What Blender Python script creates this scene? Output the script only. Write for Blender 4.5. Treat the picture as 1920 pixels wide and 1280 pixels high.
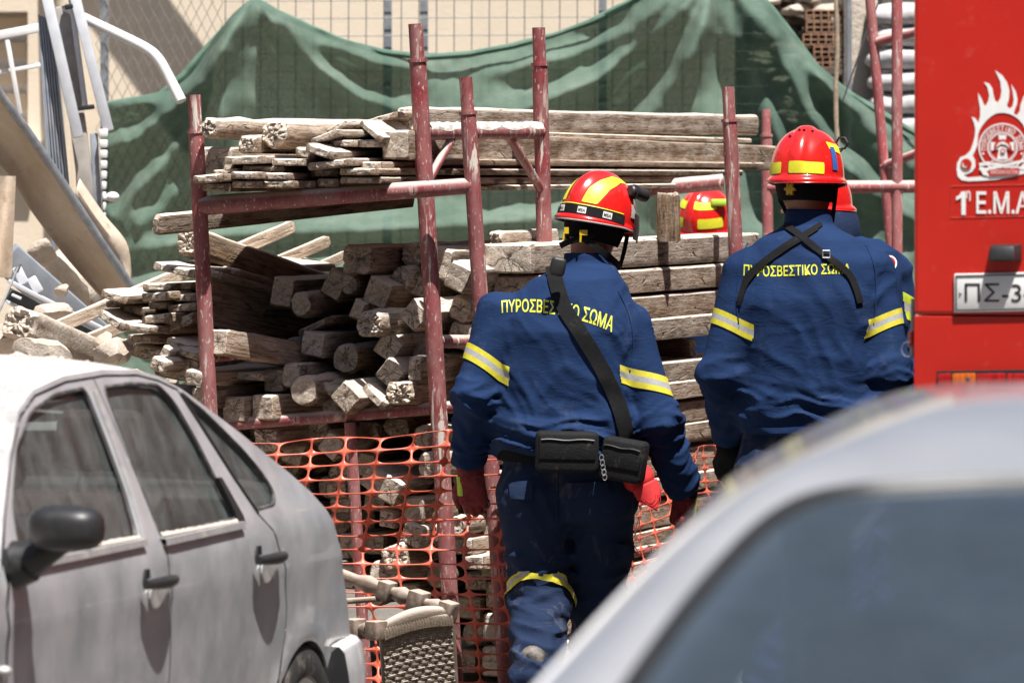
import bpy, bmesh, math, random
import numpy as np
from mathutils import Vector, Matrix, noise as mnoise
from mathutils.bvhtree import BVHTree
from mathutils.geometry import delaunay_2d_cdt

R = math.radians
sc = bpy.context.scene
for o in list(bpy.data.objects):
    bpy.data.objects.remove(o)
col = sc.collection

# ------------------------------------------------------------------ camera
FPX = 10667.0           # focal length in pixels of a 1920 px wide frame (200 mm tele)
CAMH = 1.92
HOR = 310.0             # horizon row of the 1920x1280 frame
cam_d = bpy.data.cameras.new('camera')
cam = bpy.data.objects.new('camera', cam_d)
col.objects.link(cam)
cam.location = (0, 0, CAMH)
cam.rotation_euler = (R(90), 0, 0)
cam_d.sensor_width = 36.0
cam_d.lens = 200.0
cam_d.shift_y = -(640 - HOR) / 1920.0
cam_d.clip_start = 0.5
cam_d.clip_end = 400
cam_d.dof.use_dof = True
cam_d.dof.focus_distance = 20.4
cam_d.dof.aperture_fstop = 6.3
sc.camera = cam

# ------------------------------------------------------------------ world, sun, exposure
SUN = Vector((0.17, -0.35, 0.92)).normalized()      # towards the sun
w = bpy.data.worlds.new('World')
sc.world = w
w.use_nodes = True
wn = w.node_tree.nodes
bg = wn['Background']
sky = wn.new('ShaderNodeTexSky')
sky.sky_type = 'NISHITA'
sky.sun_disc = False
sky.sun_elevation = math.asin(SUN.z)
sky.sun_rotation = math.atan2(SUN.x, SUN.y)
sky.air_density = 1.0
sky.dust_density = 2.0
w.node_tree.links.new(sky.outputs[0], bg.inputs[0])
bg.inputs[1].default_value = 0.05
sun_d = bpy.data.lights.new('sun', 'SUN')
sun_d.energy = 5.0
sun_d.angle = R(0.53)
sun_d.color = (1.0, 0.965, 0.915)
sun = bpy.data.objects.new('sun', sun_d)
col.objects.link(sun)
sun.rotation_euler = SUN.to_track_quat('Z', 'Y').to_euler()
sun.location = (0, 0, 30)
vs = sc.view_settings
vs.view_transform = 'Standard'
vs.look = 'None'
vs.exposure = 0.9
vs.gamma = 1.0
vs.use_curve_mapping = False
sc.render.engine = 'CYCLES'
sc.cycles.use_denoising = True
sc.cycles.max_bounces = 8
sc.cycles.transparent_max_bounces = 16
sc.cycles.caustics_reflective = False
sc.cycles.caustics_refractive = False

# ------------------------------------------------------------------ helpers
def P(x, y, D):
    """point at depth D that stands at pixel (x, y) of the 1920x1280 frame"""
    return Vector(((x - 960.0) / FPX * D, D, CAMH + (HOR - y) / FPX * D))

def pxm(D):
    return FPX / D

def tag(o, label=None, cat=None, group=None, kind=None):
    if label: o['label'] = label
    if cat: o['category'] = cat
    if group: o['group'] = group
    if kind: o['kind'] = kind
    return o

def thing(name, loc, label, cat, group=None):
    o = bpy.data.objects.new(name, None)
    o.empty_display_size = 0.1
    col.objects.link(o)
    o.location = loc
    o.rotation_euler = (0, 0, 0)
    return tag(o, label, cat, group)

def root_of(p):
    v = Vector((0, 0, 0))
    while p is not None:
        v = v + p.location
        p = p.parent
    return v

def mk(name, verts, faces, mat, parent=None, smooth=True, mats=None, fmat=None, world=True):
    """mesh object from world coordinates; a child is moved into its parent's space"""
    off = root_of(parent) if parent is not None else Vector((0, 0, 0))
    me = bpy.data.meshes.new(name)
    V = np.asarray([tuple(v) for v in verts], dtype=float)
    if len(V):
        c = V.mean(axis=0)
    else:
        c = np.zeros(3)
    me.from_pydata((V - c).tolist(), [], faces)
    o = bpy.data.objects.new(name, me)
    col.objects.link(o)
    o.location = Vector(c) - off
    if parent is not None:
        o.parent = parent
    ml = mats if mats else [mat]
    for m in ml:
        me.materials.append(m)
    if fmat is not None:
        me.polygons.foreach_set('material_index', list(fmat))
    if smooth:
        me.polygons.foreach_set('use_smooth', [True] * len(me.polygons))
    me.update()
    return o

def sharpen(o, angle=40):
    me = o.data
    try:
        me.set_sharp_from_angle(angle=R(angle))
    except Exception:
        pass
    return o

class MB:
    """collects shapes; world coordinates"""
    def __init__(s):
        s.v = []; s.f = []; s.m = []; s.cur = 0
    def add(s, V, Fc):
        b = len(s.v)
        s.v += [tuple(v) for v in V]
        s.f += [tuple(i + b for i in f) for f in Fc]
        s.m += [s.cur] * len(Fc)
    def box(s, c, size, M=None):
        c = Vector(c); hx, hy, hz = [q / 2 for q in size]
        V = []
        for dx in (-hx, hx):
            for dy in (-hy, hy):
                for dz in (-hz, hz):
                    q = Vector((dx, dy, dz))
                    if M is not None: q = M @ q
                    V.append(c + q)
        s.add(V, [(0, 1, 3, 2), (4, 6, 7, 5), (0, 4, 5, 1), (2, 3, 7, 6), (0, 2, 6, 4), (1, 5, 7, 3)])
    def tube(s, pts, rad, n=14, caps=True, wob=0.0, seed=0):
        pts = [Vector(p) for p in pts]
        rr = rad if isinstance(rad, (list, tuple)) else [rad] * len(pts)
        V = []; Fc = []
        t0 = (pts[1] - pts[0]).normalized()
        up = Vector((0, 0, 1)) if abs(t0.z) < 0.9 else Vector((0, -1, 0))
        a = t0.cross(up).normalized()
        for i, p in enumerate(pts):
            if i == 0: t = pts[1] - pts[0]
            elif i == len(pts) - 1: t = pts[-1] - pts[-2]
            else: t = pts[i + 1] - pts[i - 1]
            t.normalize()
            a = (a - t * a.dot(t)).normalized()
            b = t.cross(a)
            for k in range(n):
                th = 2 * math.pi * k / n
                r = rr[i]
                if wob:
                    r *= 1 + wob * mnoise.noise((p * 14) + Vector((k * .7, seed, 0)))
                V.append(p + a * (r * math.cos(th)) + b * (r * math.sin(th)))
        for i in range(len(pts) - 1):
            for k in range(n):
                k2 = (k + 1) % n
                Fc.append((i * n + k, i * n + k2, (i + 1) * n + k2, (i + 1) * n + k))
        if caps:
            Fc.append(tuple(range(n - 1, -1, -1)))
            q = (len(pts) - 1) * n
            Fc.append(tuple(q + k for k in range(n)))
        s.add(V, Fc)
    def ring(s, c, axis, r_in, r_out, h, n=20):
        """a flat collar round an axis"""
        axis = Vector(axis).normalized()
        a = axis.orthogonal().normalized(); b = axis.cross(a); c = Vector(c)
        V = []
        for (r, z) in ((r_in, -h / 2), (r_out, -h / 2), (r_out, h / 2), (r_in, h / 2)):
            for k in range(n):
                t = 2 * math.pi * k / n
                V.append(c + axis * z + a * (r * math.cos(t)) + b * (r * math.sin(t)))
        Fc = []
        for q in range(4):
            q2 = (q + 1) % 4
            for k in range(n):
                k2 = (k + 1) % n
                Fc.append((q * n + k, q * n + k2, q2 * n + k2, q2 * n + k))
        s.add(V, Fc)
    def prism(s, poly, ext):
        """closed polygon of points extruded by a vector"""
        n = len(poly); ext = Vector(ext)
        V = [Vector(p) for p in poly] + [Vector(p) + ext for p in poly]
        Fc = [tuple(range(n)), tuple(range(2 * n - 1, n - 1, -1))]
        for i in range(n):
            j = (i + 1) % n
            Fc.append((i, i + n, j + n, j))
        s.add(V, Fc)
    def sphere(s, c, r, n=14, m=9, M=None):
        c = Vector(c)
        r = (r, r, r) if not isinstance(r, (tuple, list)) else r
        V = [];  Fc = []
        for i in range(m + 1):
            ph = math.pi * i / m
            for k in range(n):
                th = 2 * math.pi * k / n
                q = Vector((r[0] * math.sin(ph) * math.cos(th), r[1] * math.sin(ph) * math.sin(th), r[2] * math.cos(ph)))
                if M is not None: q = M @ q
                V.append(c + q)
        for i in range(m):
            for k in range(n):
                k2 = (k + 1) % n
                Fc.append((i * n + k, (i + 1) * n + k, (i + 1) * n + k2, i * n + k2))
        s.add(V, Fc)
    def build(s, name, mat, parent=None, smooth=True, sharp=40, mats=None):
        o = mk(name, s.v, s.f, mat, parent, smooth, mats=mats, fmat=s.m if mats else None)
        bm = bmesh.new(); bm.from_mesh(o.data)
        bmesh.ops.remove_doubles(bm, verts=bm.verts, dist=1e-6)
        bmesh.ops.recalc_face_normals(bm, faces=bm.faces)
        bm.to_mesh(o.data); bm.free()
        if smooth: sharpen(o, sharp)
        return o

def bevel_obj(o, width, seg=2, angle=35, sharp=25):
    bm = bmesh.new(); bm.from_mesh(o.data)
    ed = [e for e in bm.edges if len(e.link_faces) == 2 and e.calc_face_angle(0) > R(angle)]
    bmesh.ops.bevel(bm, geom=ed, offset=width, segments=seg, profile=0.5, affect='EDGES', clamp_overlap=True)
    bm.to_mesh(o.data); bm.free()
    o.data.polygons.foreach_set('use_smooth', [True] * len(o.data.polygons))
    sharpen(o, sharp)
    return o

def fbm(p, oct=3):
    return mnoise.fractal(p, 1.0, 2.0, oct)

# ------------------------------------------------------------------ materials
class NT:
    def __init__(s, name):
        s.m = bpy.data.materials.new(name)
        s.m.use_nodes = True
        s.t = s.m.node_tree
        s.n = s.t.nodes
        s.b = s.n['Principled BSDF']
        s.out = s.n['Material Output']
        s._co = {}
    def link(s, a, b):
        s.t.links.new(a, b)
    def co(s, kind='Object', scale=(1, 1, 1)):
        k = (kind, tuple(scale))
        if k in s._co: return s._co[k]
        tc = s.n.new('ShaderNodeTexCoord')
        mp = s.n.new('ShaderNodeMapping')
        mp.inputs['Scale'].default_value = scale
        s.link(tc.outputs[kind], mp.inputs['Vector'])
        s._co[k] = mp.outputs[0]
        return mp.outputs[0]
    def world(s, scale=(1, 1, 1)):
        k = ('W', tuple(scale))
        if k in s._co: return s._co[k]
        g = s.n.new('ShaderNodeNewGeometry')
        mp = s.n.new('ShaderNodeMapping')
        mp.inputs['Scale'].default_value = scale
        s.link(g.outputs['Position'], mp.inputs['Vector'])
        s._co[k] = mp.outputs[0]
        return mp.outputs[0]
    def noise(s, vec, scale=5, detail=4, rough=0.55, dist=0.0):
        n = s.n.new('ShaderNodeTexNoise')
        n.inputs['Scale'].default_value = scale
        n.inputs['Detail'].default_value = detail
        n.inputs['Roughness'].default_value = rough
        n.inputs['Distortion'].default_value = dist
        s.link(vec, n.inputs['Vector'])
        return n.outputs[0]
    def voro(s, vec, scale=5, feature='F1', rnd=1.0):
        n = s.n.new('ShaderNodeTexVoronoi')
        n.feature = feature
        n.inputs['Scale'].default_value = scale
        n.inputs['Randomness'].default_value = rnd
        s.link(vec, n.inputs['Vector'])
        return n.outputs['Distance']
    def ramp(s, fac, stops):
        n = s.n.new('ShaderNodeValToRGB')
        e = n.color_ramp.elements
        while len(e) < len(stops): e.new(0.5)
        for i, (p, c) in enumerate(stops):
            e[i].position = p
            if not isinstance(c, (tuple, list)): c = (c, c, c)
            e[i].color = (c[0], c[1], c[2], 1)
        s.link(fac, n.inputs[0])
        return n.outputs[0]
    def mix(s, fac, a, b, mode='MIX'):
        n = s.n.new('ShaderNodeMix')
        n.data_type = 'RGBA'; n.blend_type = mode
        n.clamp_factor = True
        for sock, val in ((n.inputs[0], fac), (n.inputs[6], a), (n.inputs[7], b)):
            if hasattr(val, 'is_output'):
                s.link(val, sock)
            elif isinstance(val, (tuple, list)):
                sock.default_value = (val[0], val[1], val[2], 1)
            else:
                sock.default_value = val
        return n.outputs[2]
    def math(s, op, a, b=0.0, clamp=False):
        n = s.n.new('ShaderNodeMath')
        n.operation = op; n.use_clamp = clamp
        for sock, val in ((n.inputs[0], a), (n.inputs[1], b)):
            if hasattr(val, 'is_output'): s.link(val, sock)
            else: sock.default_value = val
        return n.outputs[0]
    def normal_z(s, lo=0.2, hi=0.9):
        g = s.n.new('ShaderNodeNewGeometry')
        x = s.n.new('ShaderNodeSeparateXYZ')
        s.link(g.outputs['Normal'], x.inputs[0])
        return s.mapr(x.outputs[2], lo, hi)
    def mapr(s, v, lo, hi, a=0.0, b=1.0):
        n = s.n.new('ShaderNodeMapRange')
        n.inputs[1].default_value = lo; n.inputs[2].default_value = hi
        n.inputs[3].default_value = a; n.inputs[4].default_value = b
        s.link(v, n.inputs[0])
        return n.outputs[0]
    def rnd(s):
        n = s.n.new('ShaderNodeObjectInfo')
        return n.outputs['Random']
    def attr(s, name):
        n = s.n.new('ShaderNodeAttribute')
        n.attribute_name = name
        return n
    def set(s, **kw):
        for k, v in kw.items():
            key = {'color': 'Base Color', 'rough': 'Roughness', 'metal': 'Metallic', 'spec': 'Specular IOR Level',
                   'coat': 'Coat Weight', 'coat_rough': 'Coat Roughness', 'trans': 'Transmission Weight', 'alpha': 'Alpha',
                   'sheen': 'Sheen Weight', 'ior': 'IOR'}[k]
            sock = s.b.inputs[key]
            if hasattr(v, 'is_output'): s.link(v, sock)
            elif isinstance(v, (tuple, list)): sock.default_value = (v[0], v[1], v[2], 1)
            else: sock.default_value = v
        return s
    def bump(s, h, strength=0.3, dist=0.01, chain=None):
        n = s.n.new('ShaderNodeBump')
        n.inputs['Strength'].default_value = strength
        n.inputs['Distance'].default_value = dist
        s.link(h, n.inputs['Height'])
        if chain is not None: s.link(chain, n.inputs['Normal'])
        s.link(n.outputs[0], s.b.inputs['Normal'])
        return n.outputs[0]

DUST = (0.52, 0.45, 0.385)

def simple(name, c, rough=0.6, var=0.15, scale=30, metal=0.0, dust=0.0, up=0.0, bump=0.0, spec=0.5, coat=0.0, world=False):
    """painted / plain surface with uneven tone, optional dust lying on it"""
    t = NT(name)
    v = t.world() if world else t.co()
    n = t.noise(v, scale, 5)
    lo = tuple(q * (1 - var) for q in c); hi = tuple(min(1, q * (1 + var)) for q in c)
    colr = t.ramp(n, [(0.3, lo), (0.7, hi)])
    rg = rough
    if dust > 0 or up > 0:
        d1 = t.noise(v, scale * 0.35, 6, 0.65)
        fac = t.mapr(d1, 0.62 - 0.3 * dust, 0.75, 0, dust)
        if up > 0:
            fac = t.math('MAXIMUM', fac, t.math('MULTIPLY', t.normal_z(0.35, 0.9), up))
        colr = t.mix(fac, colr, DUST)
        rg = t.mapr(fac, 0, 1, rough, 0.95)
    t.set(color=colr, rough=rg, metal=metal, spec=spec, coat=coat)
    if bump:
        t.bump(t.noise(v, scale * 3, 4), bump, 0.004)
    return t.m
# ================================================================== surface materials
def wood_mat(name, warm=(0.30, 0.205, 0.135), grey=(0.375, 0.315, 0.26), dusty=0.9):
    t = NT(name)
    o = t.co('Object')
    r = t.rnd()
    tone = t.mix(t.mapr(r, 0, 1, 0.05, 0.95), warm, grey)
    wn_ = t.n.new('ShaderNodeTexWhiteNoise'); wn_.noise_dimensions = '1D'; t.link(r, wn_.inputs['W'])
    tone = t.mix(1.0, tone, t.ramp(wn_.outputs['Value'], [(0.0, 0.72), (1.0, 1.22)]), 'MULTIPLY')
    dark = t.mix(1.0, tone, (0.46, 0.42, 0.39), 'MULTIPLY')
    grain = t.noise(t.co('Object', (1.6, 30, 30)), 4.2, 5, 0.65, 0.4)
    c = t.mix(t.ramp(grain, [(0.40, 0.0), (0.58, 1.0)]), dark, tone)
    # long drying cracks, broken up along the length
    cr = t.voro(t.co('Object', (0.9, 17, 17)), 1.9, 'DISTANCE_TO_EDGE')
    crn = t.noise(t.co('Object', (6, 9, 9)), 1.7, 3, 0.6)
    crm = t.math('MULTIPLY', t.mapr(cr, 0.0, 0.030, 1, 0), t.mapr(crn, 0.50, 0.60, 0, 1))
    c = t.mix(t.math('MULTIPLY', crm, 0.8), c, (0.06, 0.043, 0.032))
    # end grain: paler, with fine checks
    end = t.attr('end').outputs['Fac']
    nn = t.n.new('ShaderNodeTexNoise'); nn.inputs['Scale'].default_value = 30; nn.inputs['Detail'].default_value = 3
    t.link(o, nn.inputs['Vector'])
    sv = t.n.new('ShaderNodeVectorMath'); sv.operation = 'SCALE'; sv.inputs['Scale'].default_value = 0.05
    wv = t.n.new('ShaderNodeVectorMath'); wv.operation = 'ADD'
    t.link(nn.outputs['Color'], sv.inputs[0]); t.link(o, wv.inputs[0]); t.link(sv.outputs[0], wv.inputs[1])
    ec = t.voro(wv.outputs[0], 15, 'DISTANCE_TO_EDGE')
    ecm = t.math('MULTIPLY', t.mapr(ec, 0.0, 0.022, 1, 0), t.mapr(crn, 0.52, 0.60, 0, 1))
    # radial drying checks running out from the pith
    sx = t.n.new('ShaderNodeSeparateXYZ'); t.link(wv.outputs[0], sx.inputs[0])
    yy = t.math('SUBTRACT', sx.outputs[1], 0.025); zz = t.math('SUBTRACT', sx.outputs[2], 0.025)
    rr = t.math('ADD', t.math('SQRT', t.math('ADD', t.math('MULTIPLY', yy, yy), t.math('MULTIPLY', zz, zz))), 0.002)
    cb = t.n.new('ShaderNodeCombineXYZ')
    t.link(t.math('DIVIDE', yy, rr), cb.inputs[0]); t.link(t.math('DIVIDE', zz, rr), cb.inputs[1]); t.link(t.math('MULTIPLY', r, 37.0), cb.inputs[2])
    rn_ = t.noise(cb.outputs[0], 1.9, 2, 0.6)
    re_ = t.math('MULTIPLY', t.math('ABSOLUTE', t.math('SUBTRACT', rn_, 0.5)), rr)
    rad = t.math('MULTIPLY', t.mapr(re_, 0.0, 0.0010, 1, 0), t.mapr(t.noise(cb.outputs[0], 5.0, 1), 0.46, 0.54, 0, 1))
    rad = t.math('MULTIPLY', rad, t.mapr(wn_.outputs['Value'], 0.25, 0.45, 0.15, 1))
    grow = t.math('MULTIPLY', t.math('SINE', t.math('MULTIPLY', rr, 1150.0)), 0.5)
    ecm = t.math('MAXIMUM', ecm, rad)
    ring = t.noise(o, 85, 4, 0.7)
    ecol = t.mix(t.ramp(ring, [(0.3, 0.0), (0.7, 1.0)]), t.mix(0.4, tone, (0.36, 0.30, 0.245)), t.mix(0.72, tone, (0.70, 0.625, 0.535)))
    ecol = t.mix(t.mapr(grow, 0.1, 0.5, 0, 0.22), ecol, (0.20, 0.15, 0.11))
    ecol = t.mix(t.math('MULTIPLY', ecm, 0.85), ecol, (0.05, 0.036, 0.027))
    c = t.mix(end, c, ecol)
    # settled plaster dust: on top faces, plus smears
    sm = t.noise(t.co('Object', (1.4, 6, 6)), 3.4, 4, 0.75)
    side = t.mapr(sm, 0.44, 0.70, 0.0, 0.62 * dusty)
    up = t.math('MULTIPLY', t.normal_z(0.35, 0.8), t.mapr(ring, 0.2, 0.5, 0.72, 1.0))
    d = t.math('MAXIMUM', side, up)
    c = t.mix(t.math('MULTIPLY', d, t.math('SUBTRACT', 0.95, t.math('MULTIPLY', crm, 0.6))), c, (0.66, 0.585, 0.505))
    t.set(color=c, rough=0.93, spec=0.12)
    hh = t.math('SUBTRACT', t.math('MULTIPLY', grain, 0.55), t.math('MULTIPLY', t.math('MULTIPLY', crm, t.math('SUBTRACT', 1.0, end)), 1.3))
    hh = t.math('SUBTRACT', hh, t.math('MULTIPLY', t.math('MULTIPLY', ecm, end), 1.4))
    hh = t.math('ADD', hh, t.math('MULTIPLY', ring, 0.75))
    t.bump(hh, 0.85, 0.008)
    return t.m

M_WOOD = wood_mat('weathered_wood')
M_BROWN_SHADE = wood_mat('brown_shaded_wood', (0.21, 0.135, 0.08), (0.25, 0.195, 0.15), 0.4)  # brown timber; for shaded logs the shade is put into this darker colour
M_PALE = wood_mat('pale_batten_wood', (0.46, 0.35, 0.25), (0.48, 0.41, 0.34), 0.5)

def paint_tube(name, base=(0.185, 0.020, 0.026)):
    t = NT(name)
    v = t.world()
    n = t.noise(v, 9, 5)
    c = t.ramp(n, [(0.3, tuple(q * 0.75 for q in base)), (0.7, tuple(min(1, q * 1.25) for q in base))])
    # pinkish dust film, heavier in patches
    film = t.mapr(t.noise(t.world((1, 1, 0.4)), 11, 5, 0.7), 0.36, 0.70, 0.04, 0.60)
    c = t.mix(film, c, (0.36, 0.225, 0.205))
    # plaster splashes running down
    sp = t.noise(t.world((1, 1, 0.16)), 34, 4, 0.6, 0.5)
    clu = t.mapr(t.noise(v, 4.5, 2), 0.42, 0.62, 0, 1)
    spm = t.math('MULTIPLY', t.mapr(sp, 0.57, 0.62, 0, 1), clu)
    big = t.noise(t.world((1, 1, 0.25)), 10, 4, 0.6, 0.6)
    spm = t.math('MAXIMUM', spm, t.mapr(big, 0.655, 0.68, 0, 0.9))
    c = t.mix(spm, c, (0.55, 0.50, 0.44))
    fine = t.mapr(t.noise(t.world((1, 1, 0.4)), 110, 2), 0.62, 0.70, 0, 0.6)
    c = t.mix(fine, c, (0.6, 0.55, 0.5))
    up = t.math('MULTIPLY', t.normal_z(0.3, 0.75), 0.75)
    c = t.mix(up, c, (0.56, 0.5, 0.45))
    t.set(color=c, rough=t.mapr(film, 0, 0.7, 0.42, 0.85))
    t.bump(t.math('ADD', spm, t.math('MULTIPLY', t.noise(v, 60, 3), 0.3)), 0.5, 0.003)
    return t.m
M_TUBE = paint_tube('red_scaffold_paint')
M_TUBEP = paint_tube('faded_red_scaffold_paint', (0.36, 0.075, 0.08))
M_CRUST = simple('plaster_crust', (0.66, 0.62, 0.57), 0.95, 0.18, 60, bump=0.8)
M_STEEL = simple('galvanised_steel', (0.30, 0.32, 0.35), 0.5, 0.2, 25, metal=0.6, dust=0.5)
M_WIRE = simple('grey_wire', (0.25, 0.24, 0.23), 0.6, 0.2, 30, metal=0.3)

# ================================================================== ground
t = NT('dusty_asphalt')
v = t.world()
c = t.ramp(t.noise(v, 1.4, 6, 0.6), [(0.35, (0.07, 0.066, 0.06)), (0.7, (0.19, 0.17, 0.15))])
c = t.mix(t.mapr(t.noise(v, 90, 2), 0.5, 0.8), c, (0.26, 0.235, 0.205))
t.set(color=c, rough=0.95, spec=0.2)
t.bump(t.noise(v, 60, 6), 0.6, 0.01)
M_GROUND = t.m
gv = []; gf = []
NX, NY = 40, 60
for j in range(NY + 1):
    for i in range(NX + 1):
        X = -150 + 300 * i / NX
        Y = -40 + 300 * j / NY
        gv.append((X, Y, 0))
for j in range(NY):
    for i in range(NX):
        a = j * (NX + 1) + i
        gf.append((a, a + 1, a + NX + 2, a + NX + 1))
g = mk('ground', gv, gf, M_GROUND, smooth=False)
g['kind'] = 'structure'

# ================================================================== cream building behind
t = NT('cream_render')
v = t.world()
c = t.ramp(t.noise(v, 1.1, 6, 0.6), [(0.3, (0.63, 0.535, 0.42)), (0.7, (0.72, 0.62, 0.495))])
c = t.mix(t.mapr(t.noise(t.world((1, 1, 0.25)), 3, 5), 0.55, 0.75, 0, 0.35), c, (0.50, 0.42, 0.33))
t.set(color=c, rough=0.92, spec=0.2)
t.bump(t.noise(v, 45, 5), 0.35, 0.006)
M_CREAM = t.m
M_WHITEP = simple('white_paint', (0.72, 0.71, 0.70), 0.5, 0.08, 12, dust=0.4)
M_ALU = simple('pale_aluminium', (0.60, 0.62, 0.66), 0.42, 0.1, 14, metal=0.15, dust=0.35)
M_ALUD = simple('grey_aluminium', (0.30, 0.33, 0.38), 0.45, 0.15, 14, metal=0.25, dust=0.4)
M_DARK = simple('black_plastic', (0.018, 0.018, 0.019), 0.45, 0.3, 40)
M_RUBBER = simple('black_rubber', (0.02, 0.02, 0.02), 0.75, 0.3, 40, dust=0.35)

WD = 34.0      # depth of the wall plane
bw = thing('cream_building', (0.6, WD, 0), 'cream rendered building wall behind the green netting', 'building')
m = MB()
wl, wr = -3.3, 9.0
# wall with a window opening at the left
ox0, ox1 = P(-60, 0, WD).x, P(52, 0, WD).x
oz0, oz1 = P(0, 262, WD).z, P(0, 22, WD).z
def wallbox(x0, x1, z0, z1, y0=0.0, y1=0.45):
    m.box(((x0 + x1) / 2, WD + (y0 + y1) / 2, (z0 + z1) / 2), (x1 - x0, y1 - y0, z1 - z0))
wallbox(-9.0, ox0, 0, 7.2); wallbox(ox1, wr, 0, 7.2)
wallbox(ox0, ox1, 0, oz0); wallbox(ox0, ox1, oz1, 7.2)
m.build('wall', M_CREAM, bw, smooth=False)
m = MB()
m.box(((ox0 + ox1) / 2, WD + 0.30, (oz0 + oz1) / 2), (ox1 - ox0, 0.04, oz1 - oz0))
sh = m.build('window_shutter', M_WHITEP, bw, smooth=False)
for k in range(5):
    m = MB()
    z = oz0 + (oz1 - oz0) * (0.1 + 0.2 * k)
    m.box(((ox0 + ox1) / 2, WD + 0.27, z), (ox1 - ox0 - 0.06, 0.025, 0.10))
    m.build('shutter_slat', M_CREAM, sh, smooth=False)
m = MB()
m.box(((ox0 + ox1) / 2, WD - 0.05, oz0 - 0.04), (ox1 - ox0 + 0.16, 0.22, 0.06))
m.build('window_sill', M_WHITEP, bw, smooth=False)
# drain pipe and an added unseen bar, put in to throw the slanting shadows
m = MB()
m.tube([P(60, -800, WD - 0.45), P(118, -300, WD - 0.25), P(122, 900, WD - 0.08)], 0.05, 12)
m.build('drain_pipe', M_CREAM, bw)
p0 = P(225, 0, WD); p1 = P(350, 170, WD)
dsun = SUN / abs(SUN.y)
m = MB()
off = 0.55
a = p0 + dsun * off; b = p1 + dsun * off
e = (a - b).normalized()
a2 = a + e * 0.6; b2 = b - e * 0.1
m.tube([b2, a2], 0.115, 8)
m.build('shadow_bar', M_CREAM, bw)

# ================================================================== fence in front of the wall
FD = 29.6
fence = thing('wire_fence', P(640, 310, FD) * Vector((1, 1, 0)) if False else (P(640, 310, FD).x, FD, 0), 'grey wire mesh fence with steel posts behind green net', 'fence')
for (x0, x1) in ((196, 176), (727, 726), (795, 789), (1130, 1128)):
    m = MB()
    a = P(x0, -260, FD + 0.05); b = P(x0 + (x0 - x1) * 0, 300, FD + 0.05); b.z = 0
    m.box(((a.x + b.x) / 2, FD + 0.05, a.z / 2), (0.042, 0.042, a.z))
    m.build('post', M_STEEL, fence, smooth=False)
# square welded mesh
m = MB()
zt = P(0, -300, FD).z
x = P(420, 0, FD).x
xe = P(1440, 0, FD).x
st = 33.0 / pxm(FD)
while x < xe:
    m.tube([(x, FD, 0.3), (x + 0.01, FD, zt)], 0.0028, 4, caps=False); x += st
z = 0.3
while z < zt:
    m.tube([(P(420, 0, FD).x, FD + 0.004, z), (xe, FD + 0.004, z + 0.015)], 0.0028, 4, caps=False); z += st
o = m.build('welded_mesh', M_WIRE, fence); o['kind'] = 'stuff'
# chain link at the left
m = MB()
xa, xb = P(190, 0, FD).x, P(425, 0, FD).x
cw = 0.055
nrow = int((zt - 0.4) / cw)
ncol = int((xb - xa) / cw) + 1
for i in range(ncol):
    for sgn in (1, -1):
        pts = []
        for k in range(nrow):
            xx = xa + i * cw + (cw * 0.5 * (1 if (k % 2) else 0)) * sgn
            pts.append((xx, FD - 0.012 - 0.004 * sgn, 0.4 + k * cw))
        m.tube(pts, 0.0023, 3, caps=False)
o = m.build('chain_link', M_WIRE, fence); o['kind'] = 'stuff'

# ================================================================== green shade netting
t = NT('green_shade_net')
v = t.world()
n1 = t.noise(v, 2.2, 5, 0.6)
c = t.ramp(n1, [(0.3, (0.062, 0.108, 0.083)), (0.75, (0.125, 0.188, 0.150))])
c = t.mix(t.mapr(t.noise(v, 5, 6, 0.7), 0.45, 0.8, 0.02, 0.35), c, (0.33, 0.37, 0.325))
weave = t.noise(t.world((1, 1, 1)), 240, 1)
t.set(color=c, rough=0.85, spec=0.15)
tr = t.n.new('ShaderNodeBsdfTranslucent'); t.link(t.mix(1.0, c, (0.9, 1.25, 1.0), 'MULTIPLY'), tr.inputs['Color'])
tp = t.n.new('ShaderNodeBsdfTransparent'); tp.inputs['Color'].default_value = (0.62, 0.78, 0.68, 1)
m1 = t.n.new('ShaderNodeMixShader'); m1.inputs[0].default_value = 0.18
m2 = t.n.new('ShaderNodeMixShader')
t.link(t.b.outputs[0], m1.inputs[1]); t.link(tr.outputs[0], m1.inputs[2])
t.link(t.mapr(weave, 0.42, 0.58, 0.03, 0.17), m2.inputs[0])
t.link(m1.outputs[0], m2.inputs[1]); t.link(tp.outputs[0], m2.inputs[2])
t.link(m2.outputs[0], t.out.inputs[0])
t.bump(t.noise(v, 30, 3), 0.15, 0.01)
M_NETG = t.m

TD = 28.6
edge = [(192, 196), (240, 186), (300, 176), (345, 140), (395, 80), (440, 30), (480, -4), (520, 22), (570, 44), (640, 74), (720, 96), (800, 105), (880, 99), (960, 84), (1040, 63),
        (1110, 38), (1180, 4), (1240, -34), (1310, -66), (1370, -50), (1432, -2), (1480, 58), (1530, 120), (1590, 172), (1650, 210), (1720, 250), (1790, 290)]
ex = np.array([e[0] for e in edge], float); ey = np.array([e[1] for e in edge], float)
NU, NV = 320, 120
peaks = [(480, -10, 1.0), (1340, -75, 1.3), (200, 190, 0.5), (1800, 290, 0.6)]
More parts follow.
